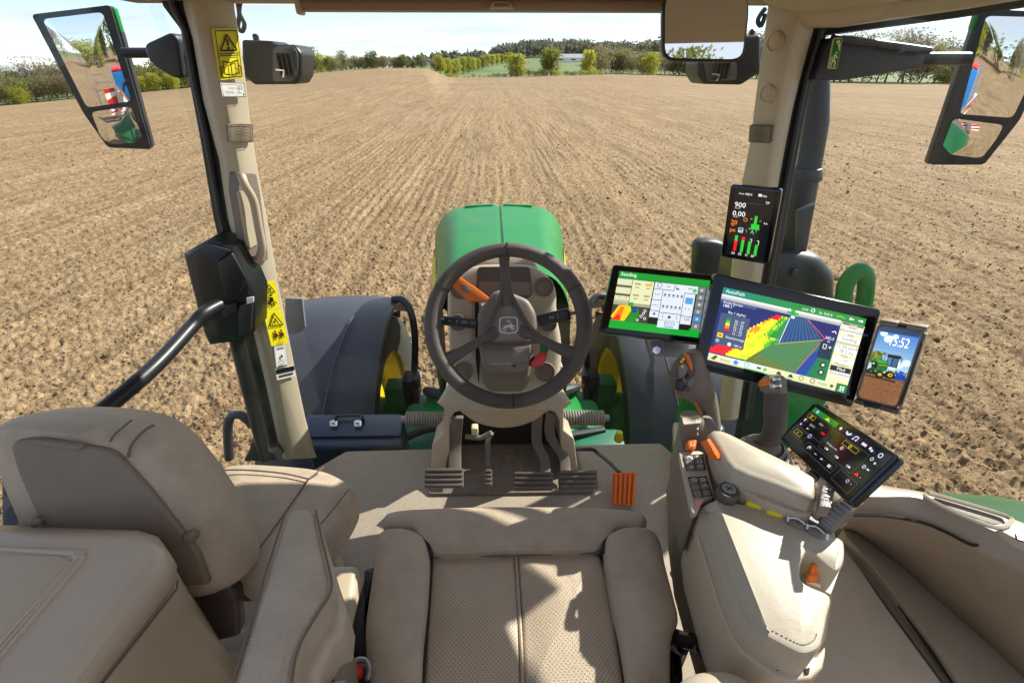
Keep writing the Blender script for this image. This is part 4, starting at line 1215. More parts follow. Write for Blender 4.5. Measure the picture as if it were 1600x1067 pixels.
def pr_tag(q):
    q.frame(0, 0, 1, 1, .03, (.55, .55, .52)); q.rect(.2, .10, .8, .14, (.1, .1, .1)); q.poly([(.36, .55), (.5, .38), (.64, .55)], (.1, .1, .1), 3); q.frame(.28, .64, .72, .86, .05, (.6, .6, .58)); q.rect(.1, .94, .9, 1, (.05, .05, .05))
label_on_pillar('white_label', (428, 541), (446, 539), (432, 574), 'small white label with a black triangle under the yellow labels', (WHITE, pr_tag))
def pr_tag2(q):
    q.rect(0, 0, 1, .42, (.06, .06, .06)); q.rect(.1, .6, .9, .75, (.15, .15, .15))
label_on_pillar('white_label', (430, 577), (459, 571), (433, 594), 'narrow black and white label lowest on the left pillar', (WHITE, pr_tag2))

# speaker grilles on the pillars
def rface(px, py, lift=.0):
    a, m = lerp_poly(RP_IN, py)[0], lerp_poly(RP_MID, py)[0]
    f = (px - a) / (m - a); y = yp(py) + .03 - .065 * f
    return at(px, py, y=y - lift)
def speaker(face, q4, label):
    A, Bp, D, C = [face(x, y, .015) for x, y in q4]
    b = B(); b.slab(rpoly([A, Bp, D, C], .006), .006); t = b.mk('speaker_grille', TAUPE, lp if face is pface else rp, bevel=.0015)
    q = Print(A, Bp, C, lift=.0015); dk = (.12, .09, .07)
    q.frame(0.02, 0.02, .98, .98, .025, (.25, .2, .15))
    for r_, k in ((.06, 5), (.13, 9), (.20, 13), (.27, 16)):
        for j in range(k): q.disc(.5 + r_ * math.cos(2 * PI * j / k), .5 + r_ * q.W / q.H * math.sin(2 * PI * j / k), .026 - .03 * r_, dk, n=6)
    q.mk('perforation', t)
speaker(pface, [(356, 194), (394, 194), (396, 223), (358, 223)], 'square speaker grille on the left pillar')
speaker(rface, [(1172, 195), (1208, 196), (1205, 223), (1170, 222)], 'square speaker grille on the right pillar')
for (x, y, lab) in ((1211, 66, 'upper round beige cap on the right pillar'), (1199, 147, 'lower round beige cap on the right pillar')):
    c = rface(x, y, .010); n = (rface(x + 8, y, 0) - rface(x - 8, y, 0)).cross(rface(x, y + 20, 0) - rface(x, y - 20, 0)).normalized(); n = n if n.dot(CAM - c) > 0 else -n
    b = B(); b.lathe([(.021, -.01), (.021, .002), (.018, .004), (.016, .0015), (.010, .0035), (.0, .004)], c, n, 24); b.mk('screw_cap', BEIGE, rp)

# roof lining, header, rails
def roof():
    t = thing('cab_roof', 'beige lined cab roof with its front header and right rail', 'roof', (0, .4, 3.15))
    b = B(); b.slab([V((-.78, 1.26, 3.225)), V((.78, 1.26, 3.225)), V((1.02, .9, 3.225)), V((1.02, .30, 3.225)), V((-1.02, .30, 3.225)), V((-1.02, .9, 3.225))], .05, V((0, 0, 1))); b.mk('lining', HEADLN, t)
    # header beam over the windscreen
    b = B(); b.loft([[V((x, 1.215, 3.172)), V((x, 1.165, 3.18)), V((x, 1.15, 3.21)), V((x, 1.30, 3.22)), V((x, 1.30, 3.172))] for x in (-.82, .82)]); b.mk('header', HEADLN, t, bevel=.006)
    # moulded corner over the right pillar and the window rail
    p = [at(1166, -60, y=1.05), at(1172, -6, y=1.10), at(1192, 13, y=1.14), at(1222, 22, y=1.15), at(1252, 27, y=1.15), at(1300, 24, y=1.13), at(1400, 9, y=1.09), at(1470, -4, y=1.05), at(1560, -40, y=1.0)]
    b = B(); b.pad(p, .12, .018, .0); b.mk('corner_cover', BEIGE, t)
    e = [at(1252, 34, y=1.21), at(1300, 33, y=1.19), at(1400, 18, y=1.15), at(1500, 3, y=1.10), at(1640, -22, y=1.02)]
    b = B(); rings = []
    for q in e: rings.append([q + V((0, 0, -.012)), q + V((-.025, -.01, .012)), q + V((-.02, -.01, .05)), q + V((.04, .02, .05)), q + V((.03, .01, -.012))])
    b.loft(rings); b.mk('window_rail', BEIGE, t, bevel=.005)
    e = [at(1250, 60, y=1.26), at(1262, 50, y=1.26), at(1300, 43, y=1.25), at(1400, 29, y=1.21), at(1500, 15, y=1.16), at(1640, -8, y=1.08)]
    b = B(); b.tube(e, .016, 8); b.mk('gasket', RUBBER, t)
    e = [at(1170, 14, y=1.2), at(1100, 14, y=1.2)]
    # left corner
    p = [at(240, -50, y=1.1), at(262, -4, y=1.15), at(290, 6, y=1.16), at(330, 8, y=1.165), at(383, 3, y=1.165), at(420, -30, y=1.15)]
    b = B(); b.pad(p, .12, .014); b.mk('corner_cover', BEIGE, t)
    for s in (-1, 1):
        b = B(); b.tube([V((s * .84, 1.12, 3.19)), V((s * .99, .8, 3.19)), V((s * 1.0, .3, 3.19))], .03, 8); b.mk('side_rail', BEIGE, t)
roof()
def blind():
    a, c = at(472, 7, y=1.20), at(1036, 9, y=1.20)
    t = thing('sun_blind', 'rolled beige sun blind with a centre pull tab along the top of the windscreen', 'sun blind', (a + c) / 2)
    b = B(); b.tube([a, c], .0115, 12); b.mk('roller', mat('blind_fabric', (.30, .205, .15), .7), t)
    b = B(); b.tube([a + V((0, .0, -.010)), c + V((0, 0, -.010))], .004, 8); b.mk('bottom_bar', BEIGE, t)
    p = ony([(771, 2), (796, 2), (804, 15), (763, 15)], 1.18)
    b = B(); b.slab(p, .012); b.mk('pull_tab', BEIGE_L, t, bevel=.003)
    for k in range(2):
        b = B(); b.tube(ony([(772, 6.5 + 3.2 * k), (796, 6.5 + 3.2 * k)], 1.178), .0012, 6); b.mk('rib', TAUPE, t)
    b = B(); b.box(a + V((-.006, 0, -.002)), (.012, .03, .034)); b.mk('end_bracket', BEIGE, t, bevel=.004)
blind()

# glass
def pane(name, pts, label):
    b = B(); b.slab(pts, .005); return b.mk(name, GLASS, None, smooth=False, label=label, cat='window')
pane('windscreen', [V((-.80, 1.31, 3.17)), V((.80, 1.31, 3.17)), V((.80, 1.39, 1.68)), V((-.80, 1.39, 1.68))], 'clear windscreen between the two front pillars')
pane('side_window', [V((-.74, 1.26, 3.17)), V((-1.02, -.6, 3.17)), V((-1.02, -.6, 1.79)), V((-.74, 1.26, 1.79))], 'clear left door window beside the passenger seat')
pane('side_window', [V((.77, 1.26, 3.17)), V((1.06, .30, 3.17)), V((1.06, .30, 1.85)), V((.77, 1.26, 1.85))], 'clear right side window above the sill')

# inside mirror
def inside_mirror():
    c = at(1103, 48, y=1.06); tc_ = (CAM - c).normalized()
    n = (tc_ + V((.10, -1, .13)).normalized()).normalized()
    t = thing('inside_mirror', 'rounded inside rear-view mirror below the roof header', 'mirror', c)
    o = onp([(1038, -6), (1170, -6), (1172, 20), (1164, 90), (1150, 98), (1046, 96), (1035, 84), (1035, 20)], c, n)
    b = B(); b.pad([p - n * .002 for p in rpoly(o, .012)], .02, .006); b.mk('housing', BLACK, t)
    i = onp([(1041, -4), (1167, -4), (1168, 20), (1160, 86), (1148, 93), (1048, 91), (1039, 82), (1039, 20)], c + n * .002, n)
    b = B(); b.slab(rpoly(i, .012), .004, n); b.mk('mirror_glass', MIRROR, t)
    b = B(); b.tube([c - n * .02 + V((0, 0, .04)), c - n * .05 + V((0, .05, .14))], .01, 8); b.mk('stem', BLACK, t)
inside_mirror()

# emergency exit sign on the window
def exit_sign():
    A, Bp, C = at(1302, 60, y=1.195), at(1317, 60, y=1.195), at(1293, 108, y=1.195)
    t = thing('exit_sign', 'green emergency exit sign with a running figure on the right window', 'sign', C)
    b = B(); b.slab(rpoly([A, Bp, C + (Bp - A), C], .004), .0015); b.mk('sheet', mat('luminous_sign_white', (.72, .8, .45), .5), t)
    q = Print(A, Bp, C, lift=.001); g = (.05, .42, .10); w = (.88, .93, .65)
    q.rect(.08, .03, .92, .97, g); q.line([(.3, .14), (.6, .08), (.75, .22), (.75, .40)], .12, w); q.line([(.42, .12), (.78, .34)], .10, w)
    q.disc(.55, .47, .1, w); q.line([(.5, .52), (.4, .68), (.62, .80), (.55, .94)], .16, w); q.line([(.4, .68), (.2, .86)], .14, w); q.line([(.25, .56), (.6, .56), (.72, .66)], .1, w); q.frame(.1, .60, .30, .95, .07, w)
    q.mk('print', t)
exit_sign()

# left door hardware: bar, lock housing, lower post, mirror-side black bits
def door():
    t = thing('cab_door_frame', 'black left door frame bar with step and hinge post beside the pillar', 'door frame', at(430, 715, y=1.22))
    b = B(); b.tube([at(352, 400, y=1.17), at(372, 540, y=1.18), at(415, 715, y=1.20)], .021, 12); b.mk('hinge_post', BLACK, t)
    b = B(); b.tube(spline([at(358, 716, y=1.3), at(356, 668, y=1.3), at(362, 650, y=1.3), at(378, 649, y=1.3), at(396, 664, y=1.3)], 5), .016, 10); b.mk('outside_rail', SLATE, t)
    p = ony([(390, 700), (428, 708), (436, 720), (380, 722)], 1.19); b = B(); b.pad(p, .05, .008); b.mk('hinge_block', BLACK, t)
    t2 = thing('door_lock', 'black angular door lock housing on the left door frame', 'door lock', at(345, 540, y=1.12))
    p = ony([(284, 398), (322, 377), (364, 388), (386, 440), (396, 462), (396, 520), (378, 534), (326, 541), (316, 520)], 1.14)
    b = B(); b.pad(p, .09, .012, .008); b.mk('housing', BLACK, t2)
    p = ony([(292, 398), (322, 380), (360, 392), (340, 410), (334, 402)], 1.128); b = B(); b.slab(p, .006); b.mk('top_cap', mat('blue_black_plastic', (.03, .04, .06), .3), t2, bevel=.002)
    p = ony([(338, 412), (362, 396), (384, 436), (374, 466), (352, 470)], 1.125); b = B(); b.slab(p, .012); b.mk('latch_cover', BLACK, t2, bevel=.004)
    p = ony([(385, 466), (396, 464), (396, 472), (386, 475)], 1.12); b = B(); b.slab(p, .004); b.mk('lock_tab', WHITE, t2)
    p = ony([(372, 478), (394, 474), (392, 516), (372, 528)], 1.125); b = B(); b.slab(p, .01); b.mk('lever', SLATE_D, t2, bevel=.003)
    p = ony([(342, 480), (368, 474), (370, 488), (350, 498)], 1.120); b = B(); b.slab(p, .02); b.mk('bar_socket', SLATE_D, t2, bevel=.004)
    t3 = thing('door_handle_bar', 'thick black door pull bar running down to the passenger seat', 'handle', at(150, 645, y=.75))
    b = B(); b.tube(spline([at(343, 476, y=1.09), at(318, 490, y=1.04), at(298, 512, y=1.0), at(240, 574, y=.86), at(150, 650, y=.72), at(60, 722, y=.60)], 5), .0165, 12); b.mk('bar', BLACK, t3)
    p = onz([(0, 745), (60, 742), (95, 775), (120, 810), (60, 830), (0, 830)], 2.16); b = B(); b.slab(p, .06); b.mk('lower_rail', RUBBER, t, bevel=.01)
door()

# ================================================================== STEERING CONSOLE
def console():
    t = thing('steering_console', 'beige steering console with round vents and pedal arches', 'console', at(785, 730, y=1.25))
    n = V((0, -math.cos(R(32)), math.sin(R(32)))); p0 = at(790, 500, y=1.12)
    out = [(752, 412), (823, 412), (848, 422), (862, 436), (870, 455), (871, 490), (879, 540), (876, 600), (884, 640), (694, 640), (699, 600), (701, 540), (698, 490), (700, 450), (708, 434), (722, 422)]
    p = onp(out, p0, n)
    b = B(); b.pad(spline(p, 3, True), .16, .022, .004, n=facing(p)[1] if False else None); b.mk('fascia', BEIGE_L, t)
    # rear cowl above the fascia, towards the windscreen
    b = B(); b.pad(rpoly(onp([(738, 398), (830, 398), (850, 430), (722, 430)], p0 - n * .07, n), .02), .08, .015, .004); b.mk('cowl', BEIGE_L, t)
    b = B(); b.slab(rpoly(onp([(746, 417), (828, 417), (832, 462), (800, 478), (744, 455)], p0 + n * .006, n), .012), .012, n); b.mk('recess_tray', mat('tray_dark', (.10, .083, .07), .6), t)
    q = onp([(748, 440), (830, 440), (830, 462), (748, 462)], p0 + n * .0085, n); b = B(); b.slab(q, .01); b.mk('tray_edge', GRIP2, t, bevel=.003)
    # raised centre shroud under the pod
    b = B(); b.pad(rpoly(onp([(752, 540), (834, 540), (826, 600), (816, 612), (766, 612), (754, 600)], p0 + n * .012, n), .015), .03, .008); b.mk('lower_shroud', TAUPE, t)
    b = B(); b.slab(onp([(741, 455), (747, 455), (750, 560), (748, 600), (743, 560)], p0 + n * .0075, n), .004); b.mk('column_gap', GAP, t)
    # left light switch plate
    b = B(); b.pad(rpoly(onp([(702, 452), (740, 452), (741, 560), (703, 560)], p0 + n * .004, n), .012), .012, .005); b.mk('side_plate', BEIGE, t)
    for (x, y, r_, lab) in ((850, 448, 15.5, None), (718, 452, 15, None), (852, 581, 15.5, None), (723, 581, 15.5, None), (715, 504, 13, None), (858, 506, 12, None)):
        c = on(x, y, p0 + n * .009, n); k = (c - CAM).dot(FWD) / FPX; rr_ = r_ * k
        b = B(); b.lathe([(rr_, -.012), (rr_, .004), (rr_ * .93, .007), (rr_ * .82, .004), (rr_ * .80, .001)], c, n, 28, cap=False); vr = b.mk('air_vent', TAUPE if y > 470 or x > 800 else GRIP2, t)
        b = B(); b.lathe([(rr_ * .81, -.002), (rr_ * .81, .0015), (rr_ * .5, .0035), (.0, .004)], c, n, 28); b.mk('flap', GRIP2 if y < 520 else TAUPE, vr)
        b = B(); u = V((1, 0, 0)); w = n.cross(u)
        for s in (-.3, .1, .45): b.tube([c + n * .0035 + (u * -.7 + w * (s + .25)) * rr_ * .8, c + n * .0045 + (u * .7 + w * (s - .25)) * rr_ * .8], .0012, 5)
        b.mk('louvre', TAUPE, vr)
    # bowl below the wheel
    p1 = at(790, 640, y=1.06)
    bw = [(712, 575), (868, 575), (880, 610), (870, 640), (852, 652), (839, 662), (813, 672), (782, 675), (747, 668), (726, 655), (710, 640), (700, 610)]
    nb = V((0, -.95, .18)).normalized()
    b = B(); b.pad(spline(onp(bw, p1, nb), 3, True), .12, .035, .018); b.mk('lower_bowl', BEIGE, t)
    # legs
    pl = at(690, 690, y=1.20); nl = V((0, -1, .25)).normalized()
    for q in ([(694, 612), (724, 612), (724, 641), (710, 645), (702, 658), (702, 705), (696, 735), (673, 737), (675, 694), (692, 678), (694, 640)], [(882, 612), (852, 612), (856, 641), (868, 645), (874, 658), (876, 694), (886, 735), (903, 737), (897, 685), (881, 672), (881, 640)]):
        b = B(); b.slab(onp(q, pl, nl), .14); b.mk('leg', BEIGE, t, bevel=.006)
    # near-black sheet painting the shade of the cavity behind the pedals
    b = B(); b.slab(onp([(700, 640), (878, 640), (880, 694), (700, 694)], at(790, 690, y=1.32), V((0, -1, 0))), .02); b.mk('foot_well_shade', GAP, t)
    b = B(); b.box(at(742, 671, y=1.26), (.024, .03, .035)); b.mk('relay', mat('pale_plug', (.6, .58, .35), .5), t, bevel=.005)
    b = B(); b.tube([at(727, 682, y=1.25), at(752, 684, y=1.25), at(768, 676, y=1.25)], .010, 8); b.mk('linkage', GRIP2, t)
    p = onz([(680, 694), (900, 694), (910, 735), (930, 768), (667, 771), (672, 735)], ZF + .012)
    b = B(); b.slab(rpoly(p, .02), .012); b.mk('pedal_mat', MATRUBBER, t, bevel=.005)
console()

WC = at(795, 507, y=.96); WN = V((0, -math.cos(R(36)), math.sin(R(36)))); WU = V((1, 0, 0)); WV = WN.cross(WU); WV = WV if WV.z > 0 else -WV
WK = (WC - CAM).dot(FWD) / FPX
def w(px, py, e=0.0):          # wheel plane: offset in view columns/rows from the hub
    return WC + WU * ((px - 795) * WK) + WV * ((507 - py) * WK * 1.01) + WN * e
def steering():
    t = thing('steering_wheel', 'dark three-spoke steering wheel with a leaping deer badge', 'steering wheel', WC)
    Rr = 119 * WK
    b = B(); b.tube([WC + WU * math.cos(2 * PI * k / 72) * Rr + WV * math.sin(2 * PI * k / 72) * Rr for k in range(72)], [.0185 + .0012 * math.cos(4 * PI * k / 72) for k in range(72)], 14, closed=True, ref=(0, 0, 1)); rim = b.mk('rim', GRIP, t)
    for a in (28, 150, 272, 90): # wrap seams
        b = B()
        c = WC + WU * math.cos(R(a)) * Rr + WV * math.sin(R(a)) * Rr; tg = (WV * math.cos(R(a)) - WU * math.sin(R(a)))
        rd = (c - WC).normalized()
        b.tube([c + (rd * math.cos(2 * PI * j / 12) + WN * math.sin(2 * PI * j / 12)) * .0193 for j in range(12)], .0012, 5, closed=True)
        b.mk('wrap_seam', GAP, rim)
    b = B()
    for k in range(26):         # finger bumps at the bottom left
        a = R(232 + k * 1.9); c = WC + WU * math.cos(a) * Rr + WV * math.sin(a) * Rr; rd = (c - WC).normalized()
        b.tube([c + (rd * math.cos(q) + WN * math.sin(q)) * .0188 for q in (R(20), R(55), R(90), R(125), R(160))], .0014, 5)
    b.mk('finger_ridges', GRIP, rim)
    def spoke(pts, wd, name='spoke'):
        b = B(); rings = []
        for i, (px, py, e) in enumerate(pts):
            c = w(px, py, e); a = pts[max(i - 1, 0)]; z = pts[min(i + 1, len(pts) - 1)]
            d = (w(z[0], z[1]) - w(a[0], a[1])).normalized(); sd = WN.cross(d); h = wd[i] * WK / 2
            rings.append([c - sd * h, c - sd * h * .6 + WN * .006, c + sd * h * .6 + WN * .006, c + sd * h, c + sd * h * .7 - WN * .012, c - sd * h * .7 - WN * .012])
        b.loft(rings); return b.mk(name, GRIP, t, bevel=.0025)
    spoke([(790, 394, .004), (790, 420, .006), (792, 452, .0), (795, 490, -.012)], [19, 16, 15, 30])
    spoke([(694, 562, .004), (722, 548, .006), (752, 530, .0), (790, 510, -.012)], [26, 17, 15, 30])
    spoke([(898, 556, .004), (868, 544, .006), (834, 526, .0), (798, 508, -.012)], [26, 17, 15, 30])
    b = B(); b.pad(rpoly([w(*q, -.004) for q in [(788, 462), (798, 462), (829, 516), (824, 533), (768, 534), (763, 518)]], .014, 4), .03, .007, .004); b.mk('hub_pad', GRIP2, t)
    # Y shaped raised frame around the hub
    for a in ([(786, 440), (783, 462), (764, 508), (750, 528)], [(797, 440), (801, 462), (826, 508), (842, 524)], [(752, 538), (775, 540), (800, 540), (838, 534)]):
        b = B(); b.tube(spline([w(x, y, .001) for x, y in a], 5), .0048, 8); b.mk('frame_rib', GRIP, t)
    # badge: rounded shield with a leaping deer
    A, Bp, C = w(780, 496, .0035), w(809, 496, .0035), w(780, 521, .0035)
    q = Print(A, Bp, C, lift=.002); wt = (.82, .82, .82)
    sh = [(.10, .06), (.5, .0), (.90, .06), (.97, .16), (.97, .82), (.88, .94), (.5, 1.0), (.12, .94), (.03, .82), (.03, .16), (.10, .06)]
    q.line(sh, .06, wt)
    q.poly([(.18, .60), (.30, .55), (.42, .50), (.56, .47), (.64, .40), (.66, .46), (.72, .50), (.86, .56), (.87, .60), (.74, .60), (.68, .62), (.60, .64), (.46, .62), (.34, .66), (.24, .66)], wt)
    q.line([(.62, .62), (.76, .72), (.86, .74)], .045, wt); q.line([(.58, .63), (.66, .76), (.74, .80)], .04, wt)
    q.line([(.30, .64), (.20, .76), (.12, .74)], .045, wt); q.line([(.36, .65), (.34, .80), (.24, .86)], .04, wt)
    q.line([(.66, .44), (.52, .30), (.40, .24)], .035, wt); q.line([(.56, .34), (.58, .22), (.52, .14)], .03, wt); q.line([(.48, .28), (.46, .18)], .03, wt); q.line([(.68, .46), (.62, .40)], .05, wt)
    q.mk('deer_badge', t)
    # pod behind the wheel, on the column
    t2 = thing('steering_column', 'grey-brown steering column pod with two control stalks', 'steering column', w(795, 560, -.1))
    pd = [w(*q, -.045) for q in [(745, 484), (749, 479), (772, 447), (789, 445), (829, 462), (841, 484), (843, 510), (833, 530), (829, 570), (819, 581), (760, 581), (752, 570), (745, 532)]]
    b = B(); b.pad(rpoly(pd, .012), .07, .014, .003); b.mk('pod', GRIP2, t2)
    b = B(); b.slab([w(*q, -.041) for q in [(756, 540), (829, 540), (826, 566), (758, 566)]], .004); b.mk('pod_panel', GRIP2, t2, bevel=.002)
    b = B(); b.slab([w(*q, -.0395) for q in [(760, 566), (826, 566), (822, 571), (764, 571)]], .004); b.mk('lower_lip', GRIP2, t2, bevel=.002)
    b = B(); b.lathe([(.004, 0), (.004, .003), (.0, .004)], w(803, 570, -.038), WN, 12); b.mk('key_socket', BLACK, t2)
    b = B(); b.tube([w(795, 500, -.06), w(795, 507, -.01)], .03, 16); b.mk('shaft', GRIP2, t2)
    def stalk(q4, e, name):
        p = [w(*q, e) for q in q4]
        b = B(); b.pad(rpoly(p, .004), .016, .004); return b.mk(name, BLACK, t2)
    st = stalk([(684, 486), (716, 489), (744, 493), (744, 508), (716, 504), (684, 500)], -.055, 'light_stalk')
    b = B(); b.lathe([(.010, 0), (.013, .012), (.010, .022), (.0, .024)], w(668, 490, -.055), (-WU).normalized(), 14); b.tube([w(668, 490, -.06), w(690, 492, -.06)], .006, 8); b.mk('stalk_knob', GRIP2, st)
    q = Print(w(684, 486, -.0545), w(744, 492, -.0545), w(684, 501, -.0545)); g = (.55, .55, .55)
    q.rect(.05, .3, .10, .38, g); q.ring(.26, .5, .02, .012, g); q.disc(.45, .5, .025, g); q.ring(.62, .5, .035, .015, g); q.ring(.70, .5, .035, .015, g); q.ring(.86, .5, .04, .014, g); q.text('P', .93, .6, .3, g); q.mk('symbols', st)
    st = stalk([(842, 488), (896, 476), (900, 496), (846, 506)], -.055, 'shift_stalk')
    q = Print(w(842, 488, -.0545), w(897, 476, -.0545), w(846, 506, -.0545)); g2 = (.35, .35, .35)
    q.line([(.36, .68), (.36, .36), (.46, .68), (.46, .36)], .022, g); q.line([(.60, .32), (.60, .72)], .016, g); q.line([(.57, .40), (.60, .30), (.63, .40)], .012, g); q.line([(.57, .64), (.60, .74), (.63, .64)], .012, g)
    q.frame(.70, .28, .88, .75, .016, g2); q.line([(.72, .6), (.80, .4), (.88, .5)], .02, g2); q.mk('symbols', st)
    b = B(); b.lathe([(.009, 0), (.011, .008), (.0, .014)], w(926, 482, -.055), WU, 12); b.tube([w(898, 486, -.06), w(926, 482, -.06)], .005, 8); b.mk('stalk_knob', GRIP2, st)
    # orange and red/green levers
    p = [w(*q, -.075) for q in [(693, 416), (700, 406), (706, 412), (722, 424), (748, 442), (768, 458), (764, 466), (742, 461), (730, 462), (708, 440), (694, 424)]]
    b = B(); b.slab(p, .02); lv = b.mk('gear_lever', ORANGE, None, bevel=.004, label='orange gear lever sticking out left of the steering wheel hub', cat='lever')
    b = B(); b.slab(rpoly([w(*q, -.0735) for q in [(716, 432), (728, 434), (734, 444), (726, 448), (718, 442)]], .003), .003); b.mk('lock_button', KEYS, lv, bevel=.001)
    b = B(); b.tube([w(766, 463, -.085), w(752, 470, -.085)], .012, 8); b.mk('lever_root', WHITE, lv)
    p = [w(*q, -.05) for q in [(846, 544), (858, 548), (856, 560), (850, 570), (834, 573), (829, 568), (836, 558), (843, 552)]]
    t3 = thing('power_take_off_lever', 'small red lever with a green tip right of the steering column', 'lever', w(840, 565, -.06))
    b = B(); b.slab(rpoly(p, .004), .014); b.mk('red_grip', RED, t3, bevel=.003)
    b = B(); b.slab([w(*q, -.049) for q in [(848, 530), (856, 528), (860, 546), (857, 552), (845, 547)]], .012); b.mk('green_tip', GREEN, t3, bevel=.003)
    b = B(); b.slab([w(*q, -.052) for q in [(832, 556), (838, 554), (832, 572), (827, 569)]], .012); b.mk('rim_edge', GAP, t3, bevel=.002)
steering()

def pedal(poly, z, arm, label, m, ribs=4, vertical=False, armw=.022):
    c0 = at(sum(p[0] for p in poly) / 4, sum(p[1] for p in poly) / 4, z=z); n = V((0, -.62, .78)).normalized()
    t = thing('pedal', label, 'pedal', c0)
    p = onp(poly, c0, n)
    b = B(); b.slab(rpoly(p, .006), .018); b.mk('plate', m, t, bevel=.003)
    q = p
    for k in range(ribs):
        f0, f1 = (k + .12) / ribs, (k + .66) / ribs
        if vertical: r4 = [q[0].lerp(q[1], f0), q[0].lerp(q[1], f1), q[3].lerp(q[2], f1), q[3].lerp(q[2], f0)]
        else: r4 = [q[0].lerp(q[3], f0), q[1].lerp(q[2], f0), q[1].lerp(q[2], f1), q[0].lerp(q[3], f1)]
        r4 = [x.lerp(cen(r4), .03) + n * .009 for x in r4]
        b = B(); b.slab(r4, .012); b.mk('rib', m, t, bevel=.0015)
    if arm:
        pts = [at(x, y, y=yy) for x, y, yy in arm]; pts = spline(pts, 5)
        b = B(); rings = []
        for pt in pts: rings.append([pt + V((-armw, -.006, 0)), pt + V((armw, -.006, 0)), pt + V((armw, .012, 0)), pt + V((-armw, .012, 0))])
        b.loft(rings); b.mk('arm', PEDAL, t, bevel=.003)
    return t
pedal([(664, 732), (724, 731), (724, 762), (663, 763)], ZF + .12, [(714, 652, 1.22), (711, 690, 1.22), (711, 735, 1.14)], 'wide ribbed clutch pedal left of the column', PEDAL, 4)
pedal([(758, 733), (769, 733), (769, 760), (758, 760)], ZF + .10, [(768, 678, 1.26), (762, 690, 1.24), (763, 733, 1.16)], 'narrow park brake pedal between clutch and brakes', PEDAL, 4, armw=.010)
pedal([(803, 737), (864, 737), (864, 766), (802, 767)], ZF + .12, [(840, 645, 1.24), (839, 690, 1.22), (850, 715, 1.18), (852, 740, 1.13)], 'left one of the twin ribbed brake pedals', PEDAL, 4, armw=.019)
pedal([(872, 735), (933, 734), (935, 764), (874, 765)], ZF + .12, [(861, 645, 1.24), (860, 680, 1.22), (880, 712, 1.18), (884, 738, 1.13)], 'right one of the twin ribbed brake pedals', PEDAL, 4, armw=.019)
tp = pedal([(959, 738), (995, 738), (992, 790), (957, 788)], ZF + .05, None, 'bright orange accelerator pedal on the right of the floor', ORANGE, 5, vertical=True)
b = B(); b.tube(spline([at(898, 702, y=1.24), at(925, 702, y=1.23), at(934, 708, y=1.22), at(952, 722, y=1.16), at(968, 738, y=1.10)], 4), .007, 8); b.mk('rod', BLACK, tp)

